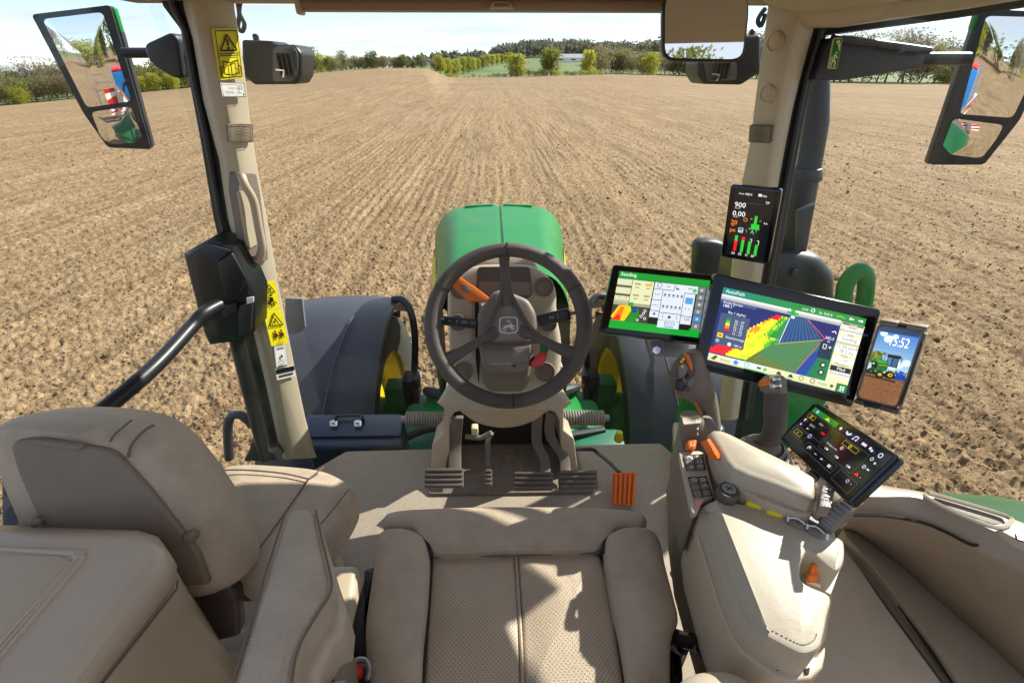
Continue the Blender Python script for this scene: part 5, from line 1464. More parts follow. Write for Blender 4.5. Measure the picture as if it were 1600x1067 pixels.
# ================================================================== SEATS
SZ = 2.30
def seat():
    t = thing('driver_seat', 'beige leather driver seat with perforated centre in the foreground', 'seat', at(810, 960, z=1.9))
    def padpx(pts, z, thick, r, puff, m, name, sm=True, seg=5, tilt=None):
        P = onz(pts, z)
        if tilt:
            P = [q + V((0, 0, tilt(q))) for q in P]
        b = B(); b.pad(spline(P, 4, True) if sm else rpoly(P, .012, 4), thick, r, puff, seg=seg, rings=6); return b.mk(name, m, t)
    # centre cushion halves
    c1 = padpx([(672, 868), (736, 866), (805, 865), (812, 960), (816, 1090), (660, 1090), (664, 980)], SZ, .10, .010, .010, PERF, 'cushion_half', False)
    c2 = padpx([(807, 865), (870, 863), (938, 862), (948, 900), (966, 1000), (980, 1090), (818, 1090), (814, 960)], SZ, .10, .010, .010, PERF, 'cushion_half', False)
    # front bolster
    fb_ = [(600, 826), (604, 812), (624, 803), (700, 797), (780, 795), (900, 796), (996, 805), (1009, 814), (1009, 826), (990, 833), (964, 831), (950, 840), (940, 862), (870, 864), (805, 866), (736, 867), (674, 870), (668, 846), (652, 833), (630, 830)]
    fa = spline(onz([(598, 822), (606, 808), (640, 801), (700, 797), (780, 795), (900, 796), (970, 801), (1002, 808), (1011, 818)], SZ - .004), 4)
    fc = spline(onz([(602, 829), (618, 831), (648, 834), (676, 870), (790, 867), (930, 863), (962, 833), (992, 832), (1008, 828)], SZ + .004), 4)
    b = B(); b.ridge(fa, fc, .021, .13, ends=(.25, .5, .75, .9)); fo = b.mk('front_bolster', LEATHER, t)
    # side bolsters
    lb = [(590, 840), (600, 833), (632, 830), (655, 838), (666, 852), (672, 874), (668, 940), (662, 1000), (659, 1090), (570, 1090), (574, 1030), (571, 980), (577, 930), (584, 890)]
    la = spline(onz([(612, 834), (594, 838), (587, 860), (584, 890), (578, 930), (572, 980), (573, 1030), (572, 1100)], SZ + .006), 4)
    lc = spline(onz([(640, 834), (660, 842), (669, 858), (672, 880), (669, 940), (663, 1000), (660, 1040), (658, 1100)], SZ + .010), 4)
    b = B(); b.ridge(la, lc, .024, .16, ends=(.2, .5, .75, .92)); lo = b.mk('side_bolster', LEATHER, t)
    rb = [(942, 866), (946, 848), (962, 834), (990, 831), (1020, 834), (1032, 852), (1040, 890), (1054, 940), (1060, 968), (1054, 985), (1040, 1000), (1044, 1090), (980, 1090), (968, 1010), (956, 940)]
    ra = spline(onz([(972, 833), (950, 840), (943, 856), (944, 880), (952, 930), (966, 1000), (973, 1040), (982, 1100)], SZ + .010), 4)
    rc = spline(onz([(1000, 832), (1022, 836), (1033, 856), (1040, 890), (1053, 940), (1059, 972), (1048, 1004), (1046, 1100)], SZ + .006), 4)
    b = B(); b.ridge(ra, rc, .024, .16, ends=(.2, .5, .75, .92)); ro = b.mk('side_bolster', LEATHER, t)
    # seams: piping lines
    def seam(pts, z, r_, m, name='seam', par=t):
        b = B(); b.tube(spline(onz(pts, z), 5), r_, 6); b.mk(name, m, par)
    seam([(668, 846), (674, 868), (672, 920), (666, 1000), (660, 1075)], SZ + .003, .0028, GAP)
    seam([(941, 866), (950, 905), (966, 1000), (979, 1080)], SZ + .003, .0028, GAP)
    seam([(674, 870), (736, 868), (805, 867), (870, 865), (940, 863)], SZ + .004, .0022, SEAM)
    seam([(806, 867), (810, 930), (814, 1000), (817, 1080)], SZ - .002, .003, LEATHER)
    seam([(604, 830), (620, 832), (650, 835), (668, 850), (675, 869)], SZ + .016, .0036, GAP)
    seam([(1008, 829), (992, 833), (962, 834), (946, 846), (941, 863)], SZ + .016, .0036, GAP)
    # plastic side shells and base
    b = B(); b.pad(spline(onz([(586, 880), (566, 900), (552, 950), (542, 1000), (536, 1090), (585, 1090), (590, 980)], SZ - .05), 3, True), .12, .02); b.mk('side_shell', BLACK, t)
    b = B(); b.pad(rpoly(onz([(620, 870), (1010, 870), (1075, 1090), (560, 1090)], SZ - .11), .03), .3, .03); b.mk('seat_base', RUBBER, t)
    # lower back-rest with its side bolsters
    b = B(); b.pad(rpoly([V((-.24, .06, 2.28)), V((.24, .06, 2.28)), V((.23, -.09, 2.75)), V((-.23, -.09, 2.75))], .05), .12, .04, .01, n=V((0, .95, .3))); b.mk('backrest', LEATHER, t)
    for s, pp in ((-1, [(498, 1072), (506, 1058), (532, 1050), (566, 1058), (588, 1078), (590, 1150), (500, 1150)]), (1, [(1060, 1066), (1072, 1048), (1098, 1036), (1132, 1034), (1168, 1046), (1194, 1070), (1210, 1140), (1050, 1140)])):
        P = onz(pp, 2.43); b = B(); b.pad(spline(P, 4, True), .2, .03, .012, seg=6); b.mk('backrest_bolster', LEATHER_L if s > 0 else LEATHER, t)
    # buckle left
    t2 = thing('seat_belt_buckle', 'black seat belt buckle with a red button left of the seat cushion', 'seat belt buckle', at(560, 1050, z=2.3))
    p = onz([(548, 1035), (566, 1030), (578, 1036), (580, 1062), (560, 1066), (544, 1060)], 2.325)
    b = B(); b.pad(rpoly(p, .008), .09, .008); b.mk('buckle', BLACK, t2)
    b = B(); b.pad(rpoly(onz([(549, 1040), (556, 1034), (567, 1036), (564, 1054), (550, 1056)], 2.335), .006), .03, .005, .002); b.mk('red_button', RED, t2)
    b = B(); b.tube(spline(onz([(549, 1036), (560, 1030), (572, 1032), (577, 1046), (574, 1062)], 2.336), 4), .0035, 6); b.mk('rim', STEEL, t2)
    # belt retractor right
    t3 = thing('seat_belt_retractor', 'glossy black seat belt guide between seat cushion and right armrest', 'seat belt', at(1075, 1030, z=2.2))
    G = mat('glossy_black', (.01, .01, .012), .18)
    b = B(); b.pad(rpoly(onz([(1040, 985), (1062, 984), (1086, 1000), (1066, 1018), (1070, 1060), (1060, 1090), (1046, 1090), (1040, 1020)], 2.27), .01), .1, .012); b.mk('guide', G, t3)
    b = B(); b.tube(spline([at(1046, 992, z=2.29), at(1070, 1000, z=2.30), at(1084, 1004, z=2.30), at(1110, 1022, z=2.26), at(1140, 1034, z=2.22)], 5), .012, 8); b.mk('webbing_loop', G, t3)
    b = B(); b.slab(onz([(1090, 1000), (1124, 1000), (1140, 1030), (1096, 1030)], 2.22), .02); b.mk('cover', G, t3, bevel=.004)
    for k in range(4):
        b = B(); b.tube([at(1044 + 3 * k, 1000 + 3 * k, z=2.283), at(1052 + 4 * k, 1018 + 2 * k, z=2.283)], .0012, 5); b.mk('clip_edge', CHROME, t3)
    # mechanism between seat and console
    t4 = thing('seat_mechanism', 'black slotted metal bracket between the seat and the right armrest', 'bracket', at(1085, 960, z=1.95))
    z = 2.14
    for q in ([(1058, 890), (1070, 886), (1082, 935), (1120, 985), (1116, 1000), (1080, 990), (1070, 950)],):
        b = B(); b.slab(onz(q, z), .02); b.mk('plate', BLACK, t4, bevel=.003)
    b = B(); b.tube([at(1062, 905, z=2.16), at(1072, 960, z=2.16), at(1078, 1000, z=2.16)], .006, 8); b.mk('rod', STEEL, t4)
    b = B(); b.tube([at(1066, 885, z=2.12), at(1054, 900, z=2.12)], .012, 8); b.mk('pivot', BEIGE, t4)
    for q in ([(1076, 938), (1080, 936), (1084, 952), (1079, 953)], [(1084, 936), (1092, 936), (1094, 952), (1087, 952)], [(1090, 964), (1106, 966), (1112, 984), (1098, 982)], [(1079, 963), (1083, 963), (1084, 970), (1080, 970)]):
        b = B(); b.slab(onz(q, z + .003), .004); b.mk('slot', BEIGE_L, t4)
seat()

def armrest_left():
    t = thing('folding_armrest', 'long padded beige armrest folded down left of the driver seat', 'armrest', at(460, 1000, z=2.2))
    zf = lambda q: q
    top = [(446, 800), (452, 794), (468, 791), (488, 794), (494, 800), (504, 850), (514, 892), (517, 912), (514, 928), (500, 950), (478, 985), (466, 1010), (458, 1040), (452, 1090), (356, 1090), (380, 1010), (412, 905)]
    P = onz(top, 2.50)
    b = B(); b.pad(P, .05, .012, .004, seg=5, rings=6); b.mk('pad', LEATHER, t)
    low = [(450, 806), (494, 802), (518, 880), (530, 915), (540, 950), (536, 985), (518, 1005), (500, 1040), (490, 1090), (370, 1090), (420, 900)]
    P = onz(low, 2.452); b = B(); b.pad(P, .07, .014); b.mk('shell', BEIGE, t)
    b = B(); b.tube(spline(onz([(493, 797), (505, 850), (515, 892), (518, 912), (515, 929), (501, 951), (480, 985), (467, 1012), (459, 1042), (454, 1085)], 2.4985), 4), .0016, 6); b.mk('piping', SEAM, t)
    b = B(); b.tube(spline(onz([(446, 800), (412, 905), (381, 1010), (358, 1085)], 2.4985), 4), .0014, 6); b.mk('piping', SEAM, t)
    b = B(); b.pad(spline(onz([(500, 1005), (520, 992), (538, 990), (545, 1010), (536, 1060), (530, 1090), (488, 1090), (490, 1040)], 2.40), 3, True), .2, .02); b.mk('hinge_cover', TAUPE, t)
    b = B(); b.pad(rpoly([at(505, 970, z=2.3), at(538, 960, z=2.3), at(545, 1090, z=2.3), at(480, 1090, z=2.3)], .01), .3, .01); b.mk('bracket', TAUPE, t)
armrest_left()

def passenger():
    t = thing('passenger_seat', 'beige leather passenger seat with its backrest seen from behind', 'seat', at(330, 900, z=1.9))
    z = 2.29
    cush = [(335, 732), (370, 718), (430, 719), (498, 726), (536, 742), (550, 758), (540, 785), (512, 826), (470, 872), (420, 905), (380, 900), (330, 850), (310, 780)]
    P = onz(cush, z); b = B(); b.pad(spline(P, 4, True), .09, .03, .012, seg=6, rings=6); b.mk('cushion', LEATHER, t)
    b = B(); b.tube(spline(onz([(326, 735), (380, 734), (440, 739), (482, 748)], z + .012), 5), .0018, 6); b.mk('seam', SEAM, t)
    b = B(); b.tube(spline(onz([(482, 748), (500, 734), (506, 729)], z + .010), 4), .0016, 6); b.mk('seam', SEAM, t)
    b = B(); b.tube(spline(onz([(482, 748), (446, 800), (410, 850), (384, 884)], z + .013), 5), .0018, 6); b.mk('seam', SEAM, t)
    b = B(); b.tube(spline(onz([(545, 764), (512, 806), (470, 852), (420, 895)], z + .004), 5), .0012, 6); b.mk('seam', SEAM, t)
    # back-rest: rear face plane through three measured points
    A, Bq, C = at(14, 690, y=.53), at(184, 708, y=.53), at(330, 905, y=.44)
    n = (Bq - A).cross(C - A).normalized()
    if n.dot(CAM - A) < 0: n = -n
    outer = [(0, 672), (14, 658), (60, 648), (150, 646), (215, 655), (262, 675), (300, 712), (340, 765), (372, 820), (385, 858), (378, 888), (352, 908), (334, 908), (300, 860), (60, 820), (40, 790), (14, 725)]
    # front body of the seat back: rings from rear face forwards
    rear = [(6, 690), (20, 676), (60, 672), (126, 681), (175, 694), (204, 716), (250, 768), (292, 822), (322, 868), (336, 905), (330, 915), (260, 918), (110, 880), (64, 840), (44, 800), (20, 740)]
    mid = [(-2, 678), (10, 658), (60, 646), (150, 645), (228, 657), (272, 682), (312, 728), (352, 788), (378, 845), (386, 880), (376, 905), (300, 930), (120, 890), (60, 850), (36, 800), (8, 730)]
    Rr = onp(rear, A, n); Md = onp(mid, A - n * .045, n); Mf = [q - n * .05 for q in Md]
    b = B(); b.loft([spline(r_, 3, True) for r_ in (Rr, [a.lerp(c, .6) + n * .014 for a, c in zip(Rr, Md)], Md, Mf, [q.lerp(cen(Mf), .15) - n * .03 for q in Mf])]); b.mk('backrest', LEATHER, t)
    pan = [(14, 700), (20, 688), (60, 684), (120, 694), (170, 703), (184, 712), (235, 768), (280, 826), (310, 866), (328, 915), (250, 918), (120, 870), (64, 822), (50, 795), (26, 740)]
    P = onp(pan, A + n * .010, n); b = B(); b.pad(rpoly(P, .010), .02, .006); b.mk('back_panel', TAUPE, t)
    P = onp([(50, 687), (122, 694), (128, 701), (120, 705), (54, 696)], A + n * .016, n); b = B(); b.slab(P, .012); b.mk('panel_grip', TAUPE, t, bevel=.003)
    for x, y in ((60, 813), (298, 838)):
        b = B(); b.lathe([(.008, -.01), (.008, .006), (.004, .010), (0, .011)], on(x, y, A + n * .012, n), n, 12); b.mk('screw_cover', TAUPE, t)
    b = B(); b.tube(spline(onp([(170, 700), (176, 682), (196, 664), (206, 656)], A - n * .002, n), 5), .0016, 6); b.mk('seam', SEAM, t)
    b = B(); b.tube(spline(onp([(200, 714), (206, 694), (226, 672), (240, 664)], A + n * .002, n), 5), .0022, 6); b.mk('seam', SEAM, t)
    # hinge and base
    b = B(); b.pad(rpoly(onp([(285, 928), (352, 908), (372, 930), (376, 995), (330, 1005), (310, 990)], at(340, 950, y=.455), V((.25, -1, .35)).normalized()), .01), .03, .008); b.mk('hinge_bracket', mat('dark_brown_plastic', (.075, .055, .045), .5, var=.2, vscale=60), t)
    b = B(); b.pad(rpoly(onz([(360, 905), (392, 900), (404, 912), (396, 924), (372, 926)], 2.20), .01), .03, .008, .004); b.mk('recliner_lever', SLATE_D, t)
    b = B(); b.pad(rpoly(onz([(300, 900), (430, 900), (470, 880), (400, 1010), (300, 1040)], 1.98), .03), .2, .02); b.mk('base', TAUPE, t)
passenger()

def fridge():
    t = thing('storage_box', 'beige moulded cool box with a recessed lid beside the passenger seat', 'box', at(150, 980, z=1.9))
    z = 2.50
    lid = [(-120, 822), (100, 827), (215, 835), (240, 846), (262, 872), (277, 902), (274, 918), (240, 960), (160, 1050), (120, 1100), (-140, 1100)]
    P = onz([(-120, 826), (212, 834), (232, 842), (250, 862), (248, 878), (100, 1062), (60, 1110), (-140, 1110)], z)
    b = B()
    r0 = onz([(-120, 826), (205, 836), (226, 842), (246, 856), (242, 876), (104, 1060), (64, 1110), (-140, 1110)], z)
    c = cen(r0)
    r1 = onz([(-125, 818), (214, 830), (242, 838), (268, 866), (270, 896), (130, 1074), (96, 1124), (-150, 1124)], z - .02)
    r2 = onz([(-125, 815), (216, 828), (248, 838), (277, 884), (276, 908), (150, 1072), (112, 1130), (-150, 1130)], z - .05)
    r3 = onz([(-125, 815), (216, 828), (248, 840), (276, 892), (274, 918), (150, 1078), (112, 1136), (-150, 1136)], z - .062)
    ins = [[p.lerp(c, f) for p in r0] for f in (.15, .6, .9)]
    b.loft([r3, r2, r1, r0] + ins); b.mk('lid', BEIGE, t, bevel=.010, seg=3)
    b = B(); b.loft([[q + V((-.004, 0, -.30)) for q in r3], [q.lerp(c + V((0, 0, -.06)), .02) + V((0, 0, -.05)) for q in r3], [q.lerp(c + V((0, 0, -.06)), .005) + V((0, 0, -.002)) for q in r3]]); b.mk('body', BEIGE, t, bevel=.008)
    b = B(); b.tube(onz([(278, 906), (276, 920), (150, 1080), (112, 1136)], z - .060), .0014, 6); b.mk('lid_gap', SEAM, t)
    # embossed rounded rectangle on the lid
    for k in range(3):
        o = k * 5
        q = onz([(-100, 852 - o * .3 + 3), (108 - o, 857 + 4 - o * .2 + o * .5), (126 - o, 868 + o * .1), (120 - o, 885), (0 - o * 1.5, 1026 - o * .2), (-60 - o, 1100)], z + .001)
        b = B(); b.tube(spline(q, 6), .0028, 6); b.mk('lid_rib', BEIGE, t)
    b = B(); b.slab(onz([(-100, 864), (96, 868), (112, 876), (106, 888), (-14, 1030), (-70, 1100)], z + .0015), .004); b.mk('lid_inlay', BEIGE, t, bevel=.0015)
    p = [at(320, 1012, z=2.2), at(345, 1020, z=2.2), at(340, 1067, z=2.1), at(318, 1090, z=2.1), at(330, 1030, z=2.2)]
    b = B(); b.tube([at(330, 1010, z=2.22), at(338, 1030, z=2.18), at(322, 1066, z=2.1), at(300, 1100, z=2.05)], .014, 8); b.mk('side_grip', BEIGE, t)
fridge()
# trim between box and seats
b = B(); b.pad(rpoly(onz([(300, 900), (420, 880), (560, 880), (545, 1000), (520, 1090), (280, 1090)], 1.90), .02), .1, .02); b.mk('floor_cover', BEIGE, None, label='beige moulded floor cover between the passenger seat and the driver armrest', cat='cover')
b = B(); b.tube(spline(onz([(506, 840), (530, 880), (545, 930), (552, 960)], 1.80), 5), .012, 8); b.mk('carpet_ridge', CARPET, None, label='raised ridge of the floor mat left of the driver seat', cat='mat edge')

# ================================================================== RIGHT ARMREST CONSOLE
AZ = 2.48                                   # height of the armrest top
def armrest():
    t = thing('armrest_console', 'wide beige armrest console with controls right of the driver seat', 'armrest', at(1180, 950, z=2.0))
    # main padded lid with a notch for the orange latch
    top = [(1099, 784), (1103, 779), (1120, 778), (1200, 794), (1250, 812), (1296, 831), (1316, 842), (1321, 852), (1320, 874), (1312, 889), (1300, 888), (1268, 862), (1258, 866), (1252, 880), (1252, 900), (1262, 912), (1298, 930), (1294, 960), (1286, 1000), (1280, 1012), (1268, 1019), (1252, 1020), (1228, 1009), (1200, 994), (1176, 976), (1160, 952), (1146, 920), (1132, 880), (1118, 836)]
    # lid: flat right field and a left field that slopes down from a straight ridge
    zup = V((0, 0, 1))
    Rt = spline(onz(top[2:24], AZ), 4); R0, R1 = Rt[0], Rt[-1]
    cR = cen(Rt)
    b = B()
    def rim(P, drop):
        rows_ = []
        tg0 = (P[1] - P[0]).normalized(); m = len(P) // 2
        tm = P[-1] - P[0]; sg = 1 if V((tm.y, -tm.x, 0)).dot(P[m] - P[0].lerp(P[-1], .5)) > 0 else -1
        for i, p in enumerate(P):
            a, c = P[max(i - 1, 0)], P[min(i + 1, len(P) - 1)]
            tg = (c - a).normalized(); o = V((tg.y, -tg.x, 0)).normalized()
            o = o * sg
            q = p - zup * drop[i]
            rows_.append([q - zup * .062, q - zup * .006, q - zup * .0018 - o * .0018, q - o * .006])
        return rows_
    rr_ = rim(Rt, [0] * len(Rt))
    vs = b.grid(rr_)
    b.bm.faces.new([r[3] for r in vs])
    Lb = spline([R1] + onz(top[24:], AZ) + onz(top[:2], AZ) + [R0], 4); M = len(Lb)
    dr = [.020 * min(1, 5 * i / (M - 1), 5 * (1 - i / (M - 1))) for i in range(M)]
    lr = rim(Lb, dr)
    e1, e0 = rr_[-1][3], rr_[0][3]
    b.grid([r + [r[3].lerp(e1.lerp(e0, i / (M - 1)), .5) + zup * .0015, e1.lerp(e0, i / (M - 1))] for i, r in enumerate(lr)])
    o = b.mk('padded_lid', LEATHER_L, t)
    b = B()
    sp = [r[3] + (e1.lerp(e0, i / (M - 1)) - r[3]).normalized() * .004 + zup * .0012 for i, r in enumerate(lr)][3:-2]
    fine = spline(sp, 3)
    for a, c in zip(fine[::2], fine[1::2]): b.tube([a, c], .0007, 4)
    fine = spline([q[3] + (cR - q[3]).normalized() * .004 + zup * .0008 for q in rr_[64:]], 2)
    for a, c in zip(fine[::2], fine[1::2]): b.tube([a, c], .0007, 4)
    b.mk('stitching', STITCH, t)
    b = B(); b.tube([r[0] + (r[0] - cR).normalized() * .001 + zup * .004 for r in lr], .0022, 6); b.tube([r[0] + zup * .004 for r in rr_[60:]], .0022, 6); b.mk('seam', SEAM, t)
    # shell below the pad
    sh = [(1088, 790), (1102, 800), (1118, 845), (1134, 890), (1150, 930), (1166, 962), (1186, 986), (1226, 1016), (1256, 1028), (1276, 1024), (1290, 1008), (1290, 1022), (1286, 1042), (1268, 1060), (1236, 1064), (1212, 1058), (1160, 1020), (1140, 990), (1122, 945), (1104, 885), (1092, 850), (1086, 810)]
    P = onz(sh, AZ - .052); b = B(); b.slab(P, .12); b.mk('shell', BEIGE, t, bevel=.012, seg=3)
    sh2 = [(1060, 690), (1066, 680), (1100, 700), (1120, 760), (1300, 850), (1296, 930), (1280, 1040), (1240, 1070), (1190, 1062), (1150, 1030), (1120, 975), (1096, 905), (1078, 850), (1066, 780)]
    P = onz(sh2, AZ - .112); b = B(); b.slab(P, .16); b.mk('lower_shell', GRIP2, t, bevel=.014, seg=3)
    for q in ([(1212, 1034), (1226, 1042), (1222, 1048), (1214, 1046)], [(1258, 1044), (1266, 1042), (1264, 1052), (1258, 1052)]):
        b = B(); b.slab(onz(q, AZ - .050), .004); b.mk('screw_hole', GAP, t)
    # latch in the notch
    b = B(); b.slab(onz([(1256, 868), (1268, 864), (1312, 890), (1298, 928), (1262, 910), (1254, 898)], AZ - .046), .01); b.mk('latch_well', LEATHER_L, t)
    b = B(); b.slab(onz([(1263, 890), (1290, 897), (1285, 916), (1260, 906)], AZ - .040), .006); b.mk('latch_plate', WHITE, t, bevel=.002)
    q = [at(1268, 902, z=AZ - .016), at(1276, 906, z=AZ - .010), at(1280, 894, z=AZ + .004), at(1284, 884, z=AZ + .012), at(1276, 878, z=AZ + .012)]
    b = B(); b.loft([[p + RGT * -.0065, p + RGT * .0065, p + RGT * .0065 + V((0, .005, -.005)), p + RGT * -.0065 + V((0, .005, -.005))] for p in (at(1271, 911, z=AZ - .036), at(1272, 901, z=AZ - .026), at(1275, 893, z=AZ - .024), at(1279, 882, z=AZ - .012))]); b.mk('latch', ORANGE, t, bevel=.002)
    # forward deck carrying the switches
    dk = [(1062, 660), (1080, 640), (1112, 648), (1128, 672), (1122, 700), (1148, 738), (1220, 768), (1292, 800), (1310, 838), (1296, 835), (1200, 796), (1120, 780), (1098, 786), (1084, 802), (1070, 760), (1062, 712)]
    P = onz(dk, AZ - .022); b = B(); b.slab(P, .11); b.mk('deck', GRIP2, t, bevel=.008, seg=3)
    # button panel
    pz = AZ - .012
    pl = [(1061, 706), (1103, 703), (1120, 760), (1122, 774), (1110, 782), (1100, 778), (1092, 800), (1082, 802), (1072, 765)]
    b = B(); b.slab(rpoly(onz([(1061, 706), (1092, 704), (1100, 708), (1116, 776), (1098, 782), (1090, 800), (1082, 802)], pz), .004), .012); b.mk('button_panel', BEIGE_L, t, bevel=.003)
    def key(q4, sym, par=t, z=pz + .004, m=KEYS):
        P4 = onz(q4, z); b = B(); b.slab(rpoly(P4, .0015, 2), .006); k = b.mk('button', m, par, bevel=.0012)
        if sym:
            pr = Print(P4[0], P4[1], P4[3], lift=.0006); wv = (.85, .83, .8)
            if sym == 1: pr.frame(.25, .25, .75, .75, .09, wv)
            elif sym == 2: pr.ring(.5, .5, .24, .09, wv)
            elif sym == 3: pr.line([(.25, .7), (.5, .25), (.75, .7)], .1, wv)
            elif sym == 4: pr.rect(.2, .42, .8, .56, wv); pr.rect(.42, .2, .56, .8, wv)
            elif isinstance(sym, str): pr.text(sym, .5, .68, .4, wv, mid=True)
            pr.mk('symbol', k)
    def block(tl, tr, br, bl, nr, nc, syms):
        for i in range(nr):
            for j in range(nc):
                f = lambda a, c: ((tl[0] * (1 - a) + tr[0] * a) * (1 - c) + (bl[0] * (1 - a) + br[0] * a) * c, (tl[1] * (1 - a) + tr[1] * a) * (1 - c) + (bl[1] * (1 - a) + br[1] * a) * c)
                e = .05
                key([f((j + e) / nc, (i + e) / nr), f((j + 1 - e) / nc, (i + e) / nr), f((j + 1 - e) / nc, (i + 1 - e) / nr), f((j + e) / nc, (i + 1 - e) / nr)], syms[(i * nc + j) % len(syms)])
    b = B(); b.slab(onz([(1067, 711), (1098, 709), (1103, 733), (1073, 735)], pz + .0015), .003); b.mk('key_field', BLACK, t)
    b = B(); b.slab(onz([(1075, 745), (1104, 744), (1114, 774), (1084, 777)], pz + .0015), .003); b.mk('key_field', BLACK, t)
    block((1068, 712), (1098, 710), (1102, 732), (1074, 734), 3, 2, [3, 1, 0, 2, 4, 1])
    block((1076, 746), (1104, 745), (1113, 773), (1085, 776), 3, 2, [2, 1, 0, 3, 0, 0])
    key([(1086, 781), (1100, 779), (1098, 784), (1090, 792)], None, m=mat('pink_key', (.7, .28, .28), .5))
    # upright selector housing at the very front
    def rg(cx, cy, rx, z, n=14):
        c = at(cx, cy, z=z); r_ = rx * (c - CAM).dot(FWD) / FPX
        return [c + V((math.cos(2 * PI * k / n) * r_, math.sin(2 * PI * k / n) * r_ * .85, 0)) for k in range(n)]
    b = B(); b.loft([rg(1084, 690, 22, AZ - .03), rg(1083, 672, 21, AZ + .0), rg(1081, 654, 19, AZ + .028), rg(1080, 650, 17, AZ + .032)]); b.mk('selector_housing', GRIP2, t)
    b = B(); b.slab(rpoly(onz([(1066, 652), (1094, 648), (1096, 660), (1068, 663)], AZ + .033), .004), .002); b.mk('housing_top', BEIGE_L, t)
    q4 = [at(1075, 688, z=AZ + .004), at(1089, 687, z=AZ + .004), at(1087, 702, z=AZ - .004), at(1074, 702, z=AZ - .004)]
    b = B(); b.slab(rpoly(q4, .003), .012); k = b.mk('orange_button', ORANGE, t, bevel=.002)
    pr = Print(q4[0], q4[1], q4[3], lift=.0008); pr.line([(.3, .25), (.3, .65), (.7, .65), (.7, .3)], .1, (.95, .8, .7)); pr.mk('symbol', k)
    A4 = [at(1083, 654, z=AZ + .036), at(1096, 654, z=AZ + .036), at(1083, 684, z=AZ + .02)]
    pr = Print(*A4, lift=.002); pr.text('N', .2, .3, .2, (.9, .9, .9)); pr.text('4', .3, .65, .16, (.9, .9, .9)); pr.text('1', .3, .92, .16, (.9, .9, .9)); pr.mk('gear_letters', t)
    # orange thumb wheel
    c = at(1110, 706, z=AZ + .002); ax = V((.55, -.55, .25)).normalized()
    b = B()
    for k in range(6):
        f = k / 5; p = at(1099 + 13 * f, 694 + 20 * f, z=AZ + .030 + .006 * math.sin(PI * f)); p2 = at(1109 + 13 * f, 690 + 21 * f, z=AZ + .040 + .006 * math.sin(PI * f))
        b.tube([p, p2], .0058, 6)
    b.mk('thumb_wheel', ORANGE, t)
    # palm rest
    pr_ = [(1108, 674), (1114, 669), (1126, 669), (1142, 675), (1180, 694), (1216, 711), (1250, 728), (1276, 744), (1281, 750), (1280, 766), (1276, 777), (1268, 779), (1240, 770), (1208, 757), (1172, 745), (1144, 733), (1132, 718), (1120, 696)]
    P = onz(pr_, AZ + .045); b = B(); b.pad(P, .03, .011, .006, seg=5, rings=6); b.mk('palm_pad', LEATHER_L, t)
    sk = [(1112, 682), (1126, 706), (1140, 728), (1172, 746), (1208, 758), (1240, 771), (1268, 780), (1278, 778), (1274, 792), (1268, 802), (1248, 802), (1200, 786), (1160, 766), (1136, 748), (1122, 725), (1112, 700)]
    P = onz(sk, AZ + .018); b = B(); b.slab(P, .05); b.mk('palm_skirt', LEATHER, t, bevel=.006, seg=3)
    st = spline(onz([(1146, 736), (1172, 747), (1208, 759), (1240, 772), (1266, 781), (1276, 780)], AZ + .030), 8)
    b = B(); b.tube(st, .0011, 5); b.mk('stitching', STITCH, t)
    # yellow switches and white framed paddles
    for q in ([(1167, 776), (1194, 784), (1192, 793), (1165, 784)], [(1199, 788), (1228, 798), (1226, 806), (1197, 798)]):
        b = B(); b.pad(rpoly(onz(q, AZ + .006), .005), .02, .005, .002); b.mk('yellow_switch', YELLOW, t)
    for q in ([(1234, 808), (1258, 818)], [(1264, 820), (1288, 832)]):
        (x0, y0), (x1, y1) = q
        b = B(); b.slab(onz([(x0, y0), (x1, y1), (x1 - 1, y1 + 8), (x0 - 1, y0 + 8)], AZ + .006), .012); b.mk('paddle', KEYS, t, bevel=.003)
        b = B(); b.tube(spline(onz([(x0, y0 + 1), ((x0 + x1) / 2, (y0 + y1) / 2 - 3), (x1, y1 + 1)], AZ + .008), 4), .0013, 5); b.mk('paddle_edge', WHITE, t)
    for x, y in ((1232, 806), (1262, 818), (1293, 834), (1196, 786)):
        b = B(); b.tube([at(x, y, z=AZ + .008), at(x - 1, y + 9, z=AZ + .002)], .0018, 5); b.mk('divider', WHITE, t)
    # paddles in front of the palm rest
    for x, y in ((1244, 728), (1268, 740)):
        b = B(); b.pad(spline(onz([(x - 10, y - 2), (x, y - 4), (x + 10, y + 4), (x + 8, y + 10), (x - 4, y + 6)], AZ + .030), 3, True), .02, .004); b.mk('paddle', KEYS, t)
    for x, y in ((1231, 724), (1257, 734), (1283, 746)):
        b = B(); b.tube([at(x, y - 6, z=AZ + .038), at(x - 1, y + 6, z=AZ + .030)], .0018, 5); b.mk('divider', WHITE, t)
    # rotary head
    c0, c1 = at(1280, 774, z=AZ + .022), at(1310, 799, z=AZ + .018); ax = (c1 - c0).normalized()
    L = (c1 - c0).length
    b = B(); b.lathe([(.024, -.012), (.030, -.004), (.031, L * .62), (.029, L * .75)], c0, ax, 28); b.mk('rotary_head', BEIGE, t)
    b = B(); b.lathe([(.028, 0), (.033, .002), (.034, .008), (.034, .016), (.031, .020), (.0, .021)], c0 + ax * (L * .76), ax, 36); dial = b.mk('dial', GRIP2, t)
    b = B(); a_ = V((0, 0, 1)); u = (a_ - ax * a_.dot(ax)).normalized(); w_ = ax.cross(u)
    for k in range(30):
        d = u * math.cos(2 * PI * k / 30) + w_ * math.sin(2 * PI * k / 30); o = c0 + ax * (L * .76)
        b.tube([o + d * .0342 + ax * .003, o + d * .0342 + ax * .017], .0020, 5)
    b.mk('dial_ridges', STEEL, dial)
    hn = V((0, -.35, .93)).normalized()
